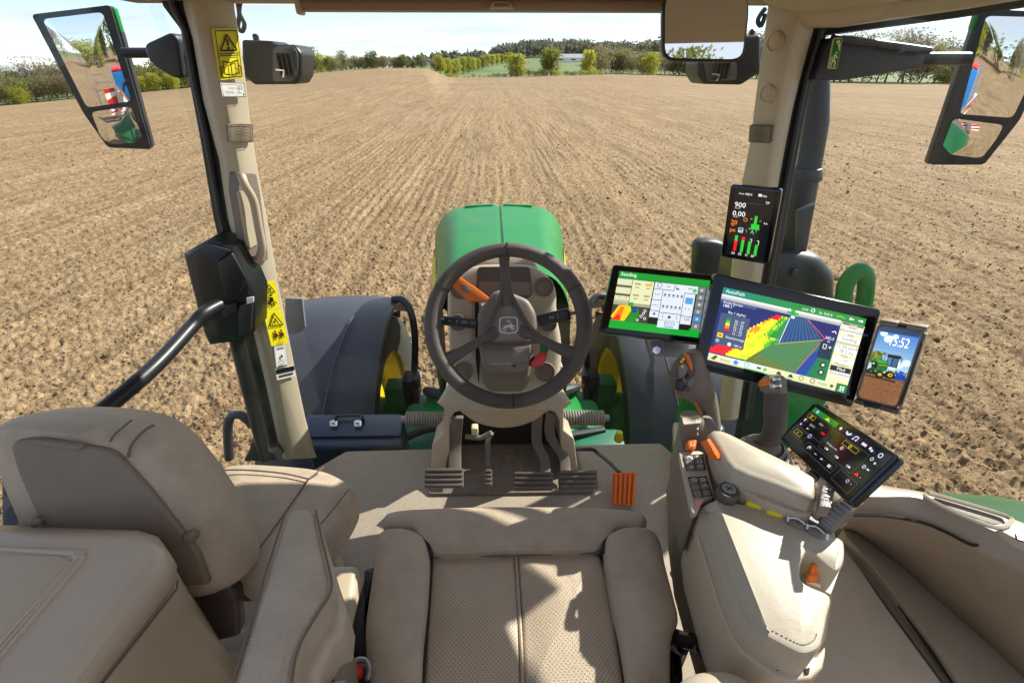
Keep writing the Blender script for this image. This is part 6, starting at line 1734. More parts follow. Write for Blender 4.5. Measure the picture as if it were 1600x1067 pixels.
    for i in range(3):
        q = [at(x, y, z=AZ + .056) for x, y in ((1286 - i * 1.5, 758 + 11 * i), (1304 - i * 1.5, 762 + 11 * i), (1302 - i * 1.5, 771 + 11 * i), (1284 - i * 1.5, 768 + 11 * i))]
        b = B(); b.slab(rpoly(q, .001), .02); k = b.mk('button', KEYS, t, bevel=.001)
        p4 = Print(q[0], q[1], q[3], lift=.0008); wv = (.8, .78, .75)
        if i == 2: p4.text('123', .5, .65, .4, wv, mid=True)
        else: p4.rect(.25, .4, .75, .6, wv)
        p4.mk('symbol', k)
    # knob standing on the deck
    c = at(1131, 786, z=AZ - .014)
    b = B(); b.lathe([(.015, 0), (.015, .012), (.0165, .014), (.0165, .028), (.015, .031), (.0, .0315)], c, (0, 0, 1), 24); kn = b.mk('knob', GRIP, t)
    tp = c + V((0, 0, .032)); pr = Print(tp + V((-.012, .012, 0)), tp + V((.012, .012, 0)), tp + V((-.012, -.012, 0)), lift=.0005)
    pr.disc(.5, .5, .42, (.6, .58, .55), lay=1); pr.line([(.3, .35), (.7, .65)], .08, (.2, .2, .2)); pr.line([(.3, .65), (.7, .35)], .08, (.2, .2, .2)); pr.mk('symbol', kn)
armrest()

def levers():
    # multi-function drive lever
    D = .93
    t = thing('drive_lever', 'dark moulded drive lever with orange and grey thumb buttons', 'lever', at(1110, 668, d=D))
    def sec(l, r_, yl, yr, d, th, n=12):
        a, c = at(l, yl, d=d), at(r_, yr, d=d); m = (a + c) / 2; h = (c - a) / 2; k = FWD * th
        return [m + h * math.cos(2 * PI * i / n) * 1.0 + k * math.sin(2 * PI * i / n) for i in range(n)]
    b = B()
    secs = [sec(1076, 1090, 546, 544, D - .03, .008), sec(1068, 1096, 556, 550, D - .03, .020), sec(1058, 1101, 578, 566, D - .028, .026), sec(1054, 1108, 602, 582, D - .024, .028), sec(1062, 1114, 620, 600, D - .018, .026),
            sec(1082, 1119, 630, 618, D - .01, .022), sec(1093, 1122, 645, 636, D, .019), sec(1102, 1124, 662, 654, D, .017), sec(1104, 1126, 676, 668, D, .017)]
    b.loft(secs); b.mk('grip', GRIP2, t)
    # face with the thumb buttons, turned to the left
    fc = D - .062
    fp = [(1075, 552), (1082, 552), (1088, 572), (1086, 596), (1080, 612), (1056, 612), (1054, 584), (1062, 566)]
    b = B(); b.pad(rpoly([at(x, y, d=fc) for x, y in fp], .008), .03, .006, .002); b.mk('thumb_face', GRIP, t)
    for q, m in (([(1072, 552), (1077, 554), (1083, 570), (1083, 580), (1079, 578), (1072, 562)], ORANGE), ([(1061, 572), (1070, 566), (1076, 576), (1070, 588), (1062, 592)], KEYS), ([(1076, 592), (1085, 586), (1086, 594), (1080, 608), (1074, 602)], KEYS), ([(1058, 594), (1066, 592), (1073, 604), (1066, 612), (1057, 608)], BLACK), ([(1063, 562), (1069, 558), (1072, 564), (1064, 569)], BLACK), ([(1070, 588), (1076, 582), (1078, 588), (1072, 594)], BLACK), ([(1066, 590), (1071, 590), (1074, 598), (1070, 600)], KEYS)):
        b = B(); b.pad(rpoly([at(x, y, d=fc - .004) for x, y in q], .002), .012, .003, .001); b.mk('thumb_button', m, t)
    for x, y in ((1065, 565), (1068, 561), (1066, 572)):
        b = B(); b.lathe([(.003, 0), (.003, .003), (0, .0035)], at(x, y, d=fc - .006), CAM - at(x, y, d=fc), 8); b.mk('small_button', YELLOW, t)
    b = B(); b.tube(spline([at(x, y, d=D - .022) for x, y in ((1056, 617), (1068, 618), (1080, 622), (1088, 632), (1096, 648), (1104, 668))], 5), .0024, 6); b.mk('orange_trim', ORANGE, t)
    b = B(); b.lathe([(.024, 0), (.02, .012), (.014, .016)], at(1114, 674, d=D + .005), (0, 0, 1), 16); b.mk('boot', BLACK, t)
    # joystick
    D = .86
    t = thing('joystick', 'dark joystick with an orange and silver button head on a pleated boot', 'joystick', at(1195, 700, d=D))
    b = B()
    b.loft([sec(1199, 1226, 606, 604, D, .018), sec(1196, 1227, 618, 616, D, .021), sec(1195, 1228, 640, 638, D, .022), sec(1196, 1227, 660, 662, D, .021), sec(1192, 1224, 676, 682, D, .020), sec(1184, 1216, 684, 694, D, .019), sec(1178, 1206, 688, 702, D, .018)]); b.mk('grip', GRIP, t)
    b = B(); b.loft([sec(1200, 1222, 586, 586, D - .01, .014, 8), sec(1190, 1227, 592, 592, D - .008, .022, 8), sec(1188, 1228, 610, 608, D - .004, .024, 8), sec(1196, 1226, 616, 614, D, .020, 8)]); b.mk('head', KEYS, t, bevel=.003)
    for q, m in (([(1191, 596), (1204, 592), (1204, 602), (1190, 605)], ORANGE), ([(1207, 588), (1220, 588), (1222, 596), (1208, 597)], CHROME), ([(1207, 599), (1222, 598), (1223, 607), (1208, 608)], CHROME)):
        b = B(); b.pad(rpoly([at(x, y, d=D - .038) for x, y in q], .0025), .012, .003, .0015); b.mk('head_button', m, t)
    b = B(); c0 = at(1190, 706, d=D + .01); up = V((-.12, .10, 1)).normalized()
    b.lathe([(.050, -.035), (.058, -.028), (.047, -.021), (.053, -.014), (.042, -.008), (.048, -.002), (.037, .004), (.041, .010), (.031, .015), (.030, .020), (.020, .026)], c0, up, 28); b.mk('boot', GRIP2, t)
    uu = V((1, 0, .12)).normalized(); ww = up.cross(uu)
    for h_, r_ in ((-.021, .0485), (-.008, .0435), (.004, .0385), (.015, .0325)):
        b = B(); b.tube([c0 + up * h_ + (uu * math.cos(2 * PI * k / 24) + ww * math.sin(2 * PI * k / 24)) * (r_ + .0025) for k in range(24)], .0016, 5, closed=True); b.mk('pleat_shade', GAP, t)  # black rings paint the shade in the grooves of the boot
    b = B(); b.lathe([(.052, -.060), (.054, -.036), (.050, -.032)], c0, up, 28); b.mk('collar', BEIGE_L, t)
levers()

# ================================================================== SCREENS
def panel(name, tl, tr, br, bl, d, lab, cat, thick=.022, r=.008, m=BEZEL, inset=None):
    P = quad(tl, tr, br, bl, d)
    n = facing(P)[1]
    t = thing(name, lab, cat, cen(P) - n * thick)
    b = B(); b.pad(rpoly(P, r, 4), thick, .003, 0); b.mk('case', m, t)
    return t, P, n
def bil(P, a, c): return (P[0] * (1 - a) + P[1] * a) * (1 - c) + (P[3] * (1 - a) + P[2] * a) * c
def sub(P, a0, c0, a1, c1): return bil(P, a0, c0), bil(P, a1, c0), bil(P, a0, c1)
WT, CRM, GRN = (.93, .93, .93), (.86, .85, .68), (.10, .52, .20)

def main_monitor():
    t, P, n = panel('monitor', (1117, 427), (1378, 484), (1332, 637), (1084, 575), .86, 'large tilted monitor showing a coloured field map', 'monitor')
    b = B(); S = [bil(P, a, c) for a, c in ((.075, .115), (.935, .115), (.925, .885), (.065, .875))]
    q = Print(*sub(P, .07, .115, .93, .875), lift=.0007, glow=1.0)
    q.rect(0, 0, 1, 1, (.08, .13, .38), 0)
    # title bar
    for k in range(10): q.rect(k / 10, 0, (k + 1) / 10, .09, (.05 + .02 * min(k, 4), .50 + .004 * k, .44 - .05 * min(k, 5)), 1)
    q.text('AutoPath', .02, .062, .045, WT); q.text('16:00', .56, .065, .026, WT); q.ring(.64, .045, .012, .005, WT); q.text('Sa. 0:02 E', .68, .065, .03, WT)
    q.line([(.80, .05), (.83, .04), (.86, .055)], .006, (.6, .8, .3)); q.line([(.89, .045), (.92, .045)], .008, WT); q.line([(.90, .03), (.89, .045), (.90, .06)], .006, WT); q.line([(.95, .045), (.98, .045)], .008, WT); q.line([(.97, .03), (.98, .045), (.97, .06)], .006, WT)
    for k in range(4): q.rect(0, .09 + .018 * k, .845, .108 + .018 * k, tuple(.88 - .09 * k for _ in range(3)), 1)
    # heat map cells
    rng = np.random.default_rng(4)
    pal = [(.85, .05, .05), (.95, .12, .08), (.98, .55, .05), (.99, .85, .05), (.98, .95, .10), (.75, .85, .08), (.35, .70, .12), (.10, .55, .15)]
    ny, nx = 20, 22
    for i in range(ny):
        f0, f1 = i / ny, (i + 1) / ny
        b0, b1 = .20 + .68 * f0, .20 + .68 * f1
        l0 = .40 - .44 * f0; r0 = .50 - .14 * max(0, f0 - .35) / .65
        for j in range(nx):
            a0 = l0 + (r0 - l0) * j / nx; a1 = l0 + (r0 - l0) * (j + 1) / nx
            s = .22 + .50 * j / nx - .22 * f0 + .42 * float(vnoise(np.array([j * .4]), np.array([i * .45 + 7]), 6)[0]) + .10 * rng.random() - .05
            if j < 8 and f0 > .78: s -= .5
            if j > 10 and .02 < f0 < .42: s += .18
            if f0 < .06 and j < 10: s = .05
            c = pal[int(max(0, min(7, s * 8)))]
            if a1 > 0: q.rect(max(a0, 0), b0, a1 + .002, b1 + .003, c, 1)
    # swaths ahead of the machine
    q.poly([(.50, .17), (.62, .17), (.755, .40), (.46, .56), (.48, .40)], (.08, .25, .48), 2)
    for k in range(12):
        f = k / 11; q.line([(.50 + .012 * k, .17), (.44 + .30 * f, .58 - .20 * f)], .004, (.25 + .1 * f, .42, .62 - .4 * f), 2)
    q.poly([(.44, .57), (.755, .385), (.62, .93), (.25, .92), (.32, .78)], (.28, .45, .22), 2)
    q.poly([(.25, .93), (.34, .76), (.56, .84), (.58, .93)], (.38, .42, .05), 2)
    for k in range(14):
        f = k / 13; q.line([(.45 + .28 * f, .56 - .16 * f), (.30 + .32 * f, .93)], .0025, (.25, .60, .52), 2)
    q.line([(.44, .58), (.755, .385)], .004, (.75, .70, .2)); q.line([(.62, .17), (.765, .36), (.745, .42), (.62, .93)], .006, (.80, .25, .55))
    q.line([(.50, .20), (.47, .55)], .005, (.9, .9, .9))
    q.poly([(.62, .93), (.745, .44), (.79, .40), (.845, .42), (.845, .93)], (.05, .42, .40), 2)
    q.poly([(.62, .93), (.70, .62), (.79, .44), (.74, .70), (.70, .93)], (.06, .25, .55), 3)
    q.poly([(.76, .62), (.845, .55), (.845, .93), (.73, .93)], (.08, .45, .22), 3)
    q.poly([(.70, .18), (.845, .22), (.845, .30), (.78, .30)], (.14, .08, .38), 2)
    # machine
    q.rect(.495, .085, .525, .17, (.2, .65, .2), 4); q.rect(.47, .12, .55, .145, (.15, .6, .2), 4); q.rect(.505, .17, .53, .20, WT, 4); q.disc(.485, .10, .01, (.8, .9, .8)); q.disc(.54, .15, .01, (.3, .8, .3))
    # legend
    q.rect(.0, .16, .26, .20, (.25, .30, .50), 3); q.text('Ausley Europa', .02, .20, .03, WT); q.text('188.1°', .02, .25, .04, WT); q.text('Bay 1 (kg/ha)', .07, .32, .03, WT)
    q.rect(.02, .33, .235, .76, (.24, .30, .42), 3)
    for k, c in enumerate([(.1, .5, .3), (.3, .7, .2), (.9, .85, .1), (.95, .5, .1), (.85, .1, .1), (.4, .1, .4)]): q.rect(.07, .38 + .035 * k, .10, .415 + .035 * k, c, 4)
    for k, s in enumerate(('32 - 37', '27 - 32', '22 - 27', '17 - 22', '12 - 17')): q.text(s, .13, .42 + .042 * k, .03, WT)
    q.rect(.03, .60, .07, .66, (.95, .75, .1), 4); q.rect(.043, .62, .057, .64, (.3, .2, .0), 5); q.text('Gesamtmenge', .09, .65, .03, WT); q.disc(.04, .71, .014, (.6, .65, .7)); q.disc(.13, .725, .014, WT); q.text('100 m', .16, .74, .03, WT)
    # right overlay
    q.rect(.745, .40, .835, .62, (.06, .16, .24), 4); q.line([(.80, .26), (.82, .24), (.83, .27)], .006, WT); q.text('382.5', .765, .36, .035, WT); q.text('m', .785, .40, .03, WT); q.frame(.765, .43, .79, .49, .004, WT, 5); q.text('+', .80, .49, .06, WT); q.ring(.78, .56, .016, .006, WT); q.ring(.805, .56, .016, .006, WT)
    for bb in (.70, .80): q.disc(.80, bb, .022, (.10, .20, .16), 4); q.disc(.80, bb, .010, WT, 5)
    q.text('Bing 2025 Microsoft', .72, .925, .018, WT)
    # right column
    q.rect(.845, .10, 1, .90, CRM, 3)
    y = .105
    for h, c, s, tcol in ((.03, (.30, .34, .40), 'Sonstige', WT), (.04, CRM, 'Status', (.3, .3, .2)), (.06, (.90, .90, .90), 'Dokumentation', (.2, .25, .5)), (.045, CRM, 'Arb.', (.3, .3, .2)), (.065, (.92, .92, .92), 'Seeding', (.2, .25, .5)), (.045, CRM, 'Dokumentation', (.3, .3, .2)), (.06, (.90, .90, .90), '11.25 km/h', (.3, .3, .4)), (.06, (.92, .92, .92), '78.2 ha', (.3, .3, .4)), (.045, CRM, 'Mais', (.4, .35, .05)), (.07, (.95, .95, .95), '-100', (.4, .4, .4)), (.045, CRM, 'Phosphor', (.4, .35, .05)), (.075, (.10, .10, .10), 'Pfad', WT), (.06, (.90, .90, .90), 'Simulation', (.3, .3, .4))):
        q.rect(.852, y, .994, y + h - .006, c, 4); q.text(s, .923, y + h * .68, min(.042, h * .7), tcol, lay=6, mid=True); y += h
    # bottom bar
    q.rect(0, .90, 1, 1, (.84, .84, .66), 3); q.rect(.0, .985, .9, 1, (.75, .75, .55), 4); q.rect(.27, .985, .42, 1, (.2, .6, .2), 5); q.rect(.55, .985, .62, 1, (.2, .6, .2), 5)
    q.poly([(.02, .97), (.05, .91), (.07, .93), (.045, .98)], (.3, .3, .1), 5); q.text('Messen', .09, .965, .03, (.35, .35, .3))
    q.rect(.17, .905, .44, .98, (.82, .86, .85), 4); q.disc(.205, .945, .018, (.2, .55, .8), 5); q.ring(.285, .94, .016, .005, (.4, .7, .75), 5); q.rect(.36, .93, .39, .955, (.25, .25, .3), 5); q.disc(.42, .945, .014, (.45, .75, .15), 5)
    for a in (.50, .585): q.poly([(a, .965), (a + .01, .93), (a + .02, .92), (a + .03, .93), (a + .04, .965)], (.25, .15, .1), 5)
    q.ring(.68, .94, .016, .005, (.4, .4, .35), 5); q.ring(.76, .94, .016, .006, (.55, .25, .15), 5); q.text('Profile', .80, .96, .03, (.35, .35, .3)); q.disc(.895, .945, .012, (.3, .3, .2), 5)
    q.rect(.925, .885, 1, 1, (.10, .45, .15), 5)
    for a in (.95, .968):
        for c in (.915, .945): q.rect(a, c, a + .013, c + .022, WT, 6)
    q.text('Menu', .962, .99, .022, WT, lay=6, mid=True)
    q.mk('screen', t)
main_monitor()

def left_monitor():
    t, P, n = panel('monitor', (958, 413), (1128, 431), (1110, 539), (937, 519), 1.02, 'monitor with a green bordered data page half hidden behind the map monitor', 'monitor')
    q = Print(*sub(P, .07, .09, .97, .92), lift=.0007, glow=1.0)
    q.rect(0, 0, 1, 1, (.16, .14, .12), 0); q.rect(0, 0, 1, .12, (.10, .55, .18)); q.rect(0, .86, 1, 1, (.08, .60, .18)); q.text('Seeding', .02, .08, .06, WT)
    lg = (.80, .81, .66)
    for k in range(3): q.rect(.0, .13 + .15 * k, .15, .24 + .15 * k, lg, 2); q.rect(.0, .245 + .15 * k, .15, .275 + .15 * k, (.35, .36, .28), 2)
    q.disc(.05, .46, .006, (.3, .3, .3)); q.disc(.12, .46, .006, (.3, .3, .3)); q.rect(0, .50, .15, .57, (.68, .68, .56), 2)
    q.rect(.155, .13, .37, .54, (.82, .83, .66), 2)
    for i in range(2):
        for j in range(2): q.rect(.18 + .11 * j, .18 + .2 * i, .24 + .11 * j, .215 + .2 * i, (.62, .62, .40), 3); q.rect(.19 + .11 * j, .25 + .2 * i, .23 + .11 * j, .27 + .2 * i, (.65, .58, .3), 3)
    q.disc(.34, .17, .016, (.9, .75, .1)); q.rect(.28, .2, .33, .22, (.85, .7, .2), 3)
    # small map
    q.rect(0, .55, .37, .86, (.25, .24, .2), 2); q.rect(0, .545, .37, .59, (.62, .60, .50), 3)
    q.poly([(.03, .86), (.0, .80), (.06, .60), (.17, .58), (.20, .66), (.14, .86)], (.95, .75, .1), 3); q.poly([(.02, .84), (.08, .62), (.12, .62), (.10, .84)], (.95, .45, .08), 4); q.poly([(.01, .86), (.08, .74), (.10, .86)], (.9, .15, .08), 5)
    q.poly([(.14, .86), (.2, .64), (.26, .62), (.28, .74), (.24, .86)], (.15, .5, .15), 4); q.poly([(.18, .62), (.25, .60), (.25, .70), (.2, .70)], (.08, .3, .45), 5); q.rect(.15, .53, .2, .60, (.15, .6, .2), 6)
    for a, c in ((.33, .65), (.30, .75), (.34, .78), (.27, .82), (.32, .70)): q.ring(a, c, .012, .005, WT)
    # machine page
    pg = (.80, .83, .86)
    for a0, b0, a1, b1 in ((.38, .13, .58, .24), (.585, .13, .82, .26), (.38, .25, .47, .43), (.38, .44, .47, .62), (.475, .25, .69, .64), (.695, .27, .80, .66), (.38, .63, .47, .74), (.475, .65, .69, .77), (.695, .67, .80, .80), (.475, .775, .69, .90)): q.rect(a0, b0, a1, b1, pg, 2)
    q.rect(.38, .75, .47, .86, (.12, .10, .09), 2); q.rect(.695, .81, .80, .90, (.12, .10, .09), 2)
    q.ring(.43, .18, .024, .006, (.3, .33, .36)); q.line([(.50, .17), (.52, .2), (.54, .17)], .005, (.4, .4, .4)); q.rect(.60, .16, .605, .21, (.1, .1, .1), 3); q.rect(.60, .20, .63, .225, (.2, .2, .25), 3); q.line([(.72, .19), (.76, .17)], .008, (.3, .4, .3)); q.disc(.785, .21, .022, (.35, .7, .4))
    for r_ in range(2):
        for k in range(5): q.disc(.50 + .042 * k, .33 + .20 * r_, .012, (.35, .38, .42)); q.rect(.488 + .042 * k, .355 + .20 * r_, .512 + .042 * k, .365 + .20 * r_, (.55, .57, .6), 3)
    q.rect(.71, .34, .785, .45, (.30, .58, .78), 3); q.disc(.725, .54, .006, (.6, .3, .3)); q.disc(.76, .54, .006, (.6, .3, .3))
    for a in (.40, .42, .44): q.disc(a, .34, .006, (.4, .4, .45)); q.disc(a, .53, .006, (.4, .4, .45))
    q.disc(.425, .68, .014, (.3, .4, .55)); q.rect(.51, .67, .517, .74, (.2, .6, .8), 3); q.disc(.58, .71, .016, (.15, .3, .2)); q.rect(.65, .67, .657, .74, (.2, .6, .8), 3); q.text('100', .72, .74, .05, (.3, .33, .4)); q.text('ECO', .54, .85, .06, (.2, .3, .5)); q.rect(.54, .87, .64, .885, (.2, .5, .8), 3)
    for k in range(6):
        for j in range(2): q.rect(.815 + .09 * j, .13 + .125 * k, .895 + .09 * j, .245 + .125 * k, (.42, .46, .46) if k != 4 else (.25, .5, .7), 2); q.disc(.855 + .09 * j, .19 + .125 * k, .014, (.7, .74, .74))
    q.mk('screen', t)
    # mounting bracket below
    t2 = thing('monitor_bracket', 'grey metal monitor bracket under the left monitor', 'bracket', at(1050, 545, d=1.12))
    b = B(); b.slab(rpoly([at(x, y, d=1.1) for x, y in ((1014, 528), (1078, 532), (1076, 560), (1020, 556))], .008), .02); b.mk('plate', STEEL, t2, bevel=.003)
    b = B(); b.pad(rpoly([at(x, y, d=1.08) for x, y in ((1016, 532), (1036, 530), (1038, 552), (1020, 556))], .006), .02, .004); b.mk('clamp', KEYS, t2)
    b = B(); b.lathe([(.010, 0), (.010, .006), (0, .007)], at(1026, 547, d=1.075), (CAM - at(1026, 547, d=1.07)), 6); b.mk('nut', CHROME, t2)
left_monitor()

def post_display():
    t, P, n = panel('corner_display', (1142, 288), (1222, 296), (1200, 414), (1126, 401), 1.06, 'upright black display on the right pillar showing green bars', 'display', thick=.024)
    q = Print(*sub(P, .10, .05, .90, .95), lift=.0007, glow=1.0)
    q.rect(0, 0, 1, 1, (.035, .05, .06), 0)
    q.text('Auto', .12, .07, .025, WT); q.text('F8D4', .28, .075, .03, WT); q.rect(.60, .04, .68, .075, WT); q.text('FEG', .70, .075, .025, WT)
    q.line([(.30, .19), (.75, .185)], .006, (.25, .4, .55)); q.text('TP', .80, .17, .035, WT)
    q.text('900', .05, .26, .075, WT); q.rect(.06, .275, .2, .285, (.6, .6, .6)); q.text('0.00', .03, .39, .075, WT); q.rect(.05, .405, .18, .415, (.6, .6, .6))
    og = (1, .5, .08)
    q.text('20', .02, .52, .065, og); q.rect(.04, .535, .12, .543, og); q.text('px', .02, .63, .06, og); q.ring(.38, .43, .045, .018, (.8, .5, .1))
    g = (.15, .72, .22)
    q.rect(.60, .36, .67, .48, g); q.poly([(.54, .48), (.74, .48), (.76, .56), (.55, .56)], g); q.rect(.50, .40, .55, .42, (.4, .5, .4)); q.rect(.73, .42, .78, .43, (.5, .6, .5)); q.rect(.5, .54, .54, .57, (.4, .5, .4)); q.rect(.58, .56, .60, .60, g); q.rect(.68, .56, .70, .60, g); q.text('4.6', .84, .46, .03, WT)
    q.frame(.24, .56, .36, .63, .012, WT); q.rect(.26, .59, .34, .62, (.5, .7, .8)); q.line([(.44, .57), (.46, .62)], .015, (.5, .55, .3)); q.line([(.56, .62), (.60, .58), (.64, .63)], .015, (.5, .7, .8))
    r_ = (.9, .08, .12)
    for a, parts in ((.20, ((.68, .76, g), (.76, .92, r_))), (.38, ((.69, .74, r_), (.74, .93, g))), (.56, ((.74, .94, g),)), (.74, ((.78, .95, g),))):
        for b0, b1, c in parts: q.poly([(a - b0 * .02, b0), (a + .075 - b0 * .02, b0), (a + .075 - b1 * .02, b1), (a - b1 * .02, b1)], c, 3)
    for a, s in ((.15, '24'), (.33, '03'), (.50, '1r'), (.67, '8r')): q.text(s, a, .975, .035, WT)
    q.line([(.57, .71), (.62, .705), (.62, .75)], .012, WT); q.line([(.75, .72), (.80, .715), (.80, .78)], .012, WT)
    q.mk('screen', t)
    b = B(); b.box(cen(P) - n * .045, (.05, .06, .05)); b.mk('mount', BLACK, t, bevel=.006)
post_display()

def touch_panel():
    t, P, n = panel('touch_panel', (1274, 626), (1408, 714), (1328, 790), (1217, 684), .80, 'black tilted touch panel with small white icons behind the armrest', 'touch panel', thick=.009)
    q = Print(*sub(P, .04, .05, .96, .95), lift=.0006, glow=.9); q.rs = .72
    q.rect(0, 0, 1, 1, (.012, .013, .016), 0)
    gy, yl = (.30, .31, .30), (.55, .52, .08)
    q.rect(.03, .06, .40, .17, (.12, .48, .16)); q.disc(.11, .115, .022, (.5, .8, .85)); q.poly([(.24, .15), (.27, .08), (.31, .15)], (.85, .8, .1), 3)
    for k in range(6): q.rect(.458 + .09 * k, .06, .460 + .09 * k, .17, gy)
    wv = (.86, .84, .92)
    q.disc(.46, .12, .018, wv); q.line([(.53, .10), (.56, .14), (.59, .09)], .016, wv); q.line([(.635, .15), (.635, .08), (.67, .07), (.67, .14)], .008, wv); q.disc(.63, .15, .010, wv); q.disc(.665, .145, .010, wv); q.rect(.72, .09, .77, .14, wv); q.disc(.82, .11, .016, wv); q.disc(.845, .13, .014, wv); q.ring(.93, .11, .022, .010, wv)
    q.frame(.02, .19, .40, .58, .003, gy); q.frame(.04, .22, .15, .32, .005, yl); q.ring(.095, .27, .016, .007, (.8, .75, .1)); q.text('AUTO', .24, .30, .035, wv)
    q.line([(.05, .40), (.07, .36), (.06, .44)], .008, wv); q.text('22.0°C', .16, .43, .045, wv); q.rect(.32, .38, .37, .42, (.8, .1, .12))
    q.disc(.06, .52, .016, (.7, .68, .85)); q.line([(.16, .52), (.18, .50)], .010, wv)
    q.frame(.06, .64, .17, .75, .005, yl); q.disc(.115, .695, .012, (.6, .6, .1)); q.ring(.26, .60, .022, .014, (.6, .62, .8)); q.frame(.02, .60, .24, .80, .003, gy)
    q.frame(.42, .21, .86, .66, .003, gy); q.frame(.58, .24, .76, .34, .005, yl); q.ring(.67, .29, .016, .007, (.85, .8, .1)); q.ring(.62, .40, .016, .008, wv); q.text('Nachfragen an: Soft', .47, .50, .030, wv)
    for a in (.50, .64, .79): q.rect(a - .02, .565, a + .02, .60, wv); q.rect(a - .006, .55, a + .006, .615, (.3, .3, .35), 3)
    q.frame(.30, .70, .72, .88, .003, gy); q.line([(.345, .82), (.345, .76), (.37, .75), (.37, .80)], .008, wv); q.rect(.44, .79, .47, .80, wv); q.line([(.54, .80), (.56, .78)], .010, wv); q.line([(.645, .77), (.675, .82)], .010, wv); q.line([(.675, .77), (.645, .82)], .010, wv)
    q.frame(.76, .70, .97, .94, .003, gy)
    q.ring(.90, .24, .016, .007, wv); q.disc(.945, .27, .012, wv); q.ring(.90, .42, .016, .008, wv); q.line([(.93, .42), (.955, .42)], .01, wv); q.poly([(.88, .62), (.905, .56), (.93, .62)], (.9, .1, .12), 3); q.text('+', .945, .62, .04, wv); q.ring(.89, .78, .016, .008, (.7, .65, .85)); q.text('+', .93, .80, .04, wv)
    q.mk('screen', t)
    b = B(); b.tube([cen(P) - n * .014, cen(P) - n * .05 + V((-.06, 0, -.08))], .014, 8); b.mk('arm', BLACK, t)
touch_panel()

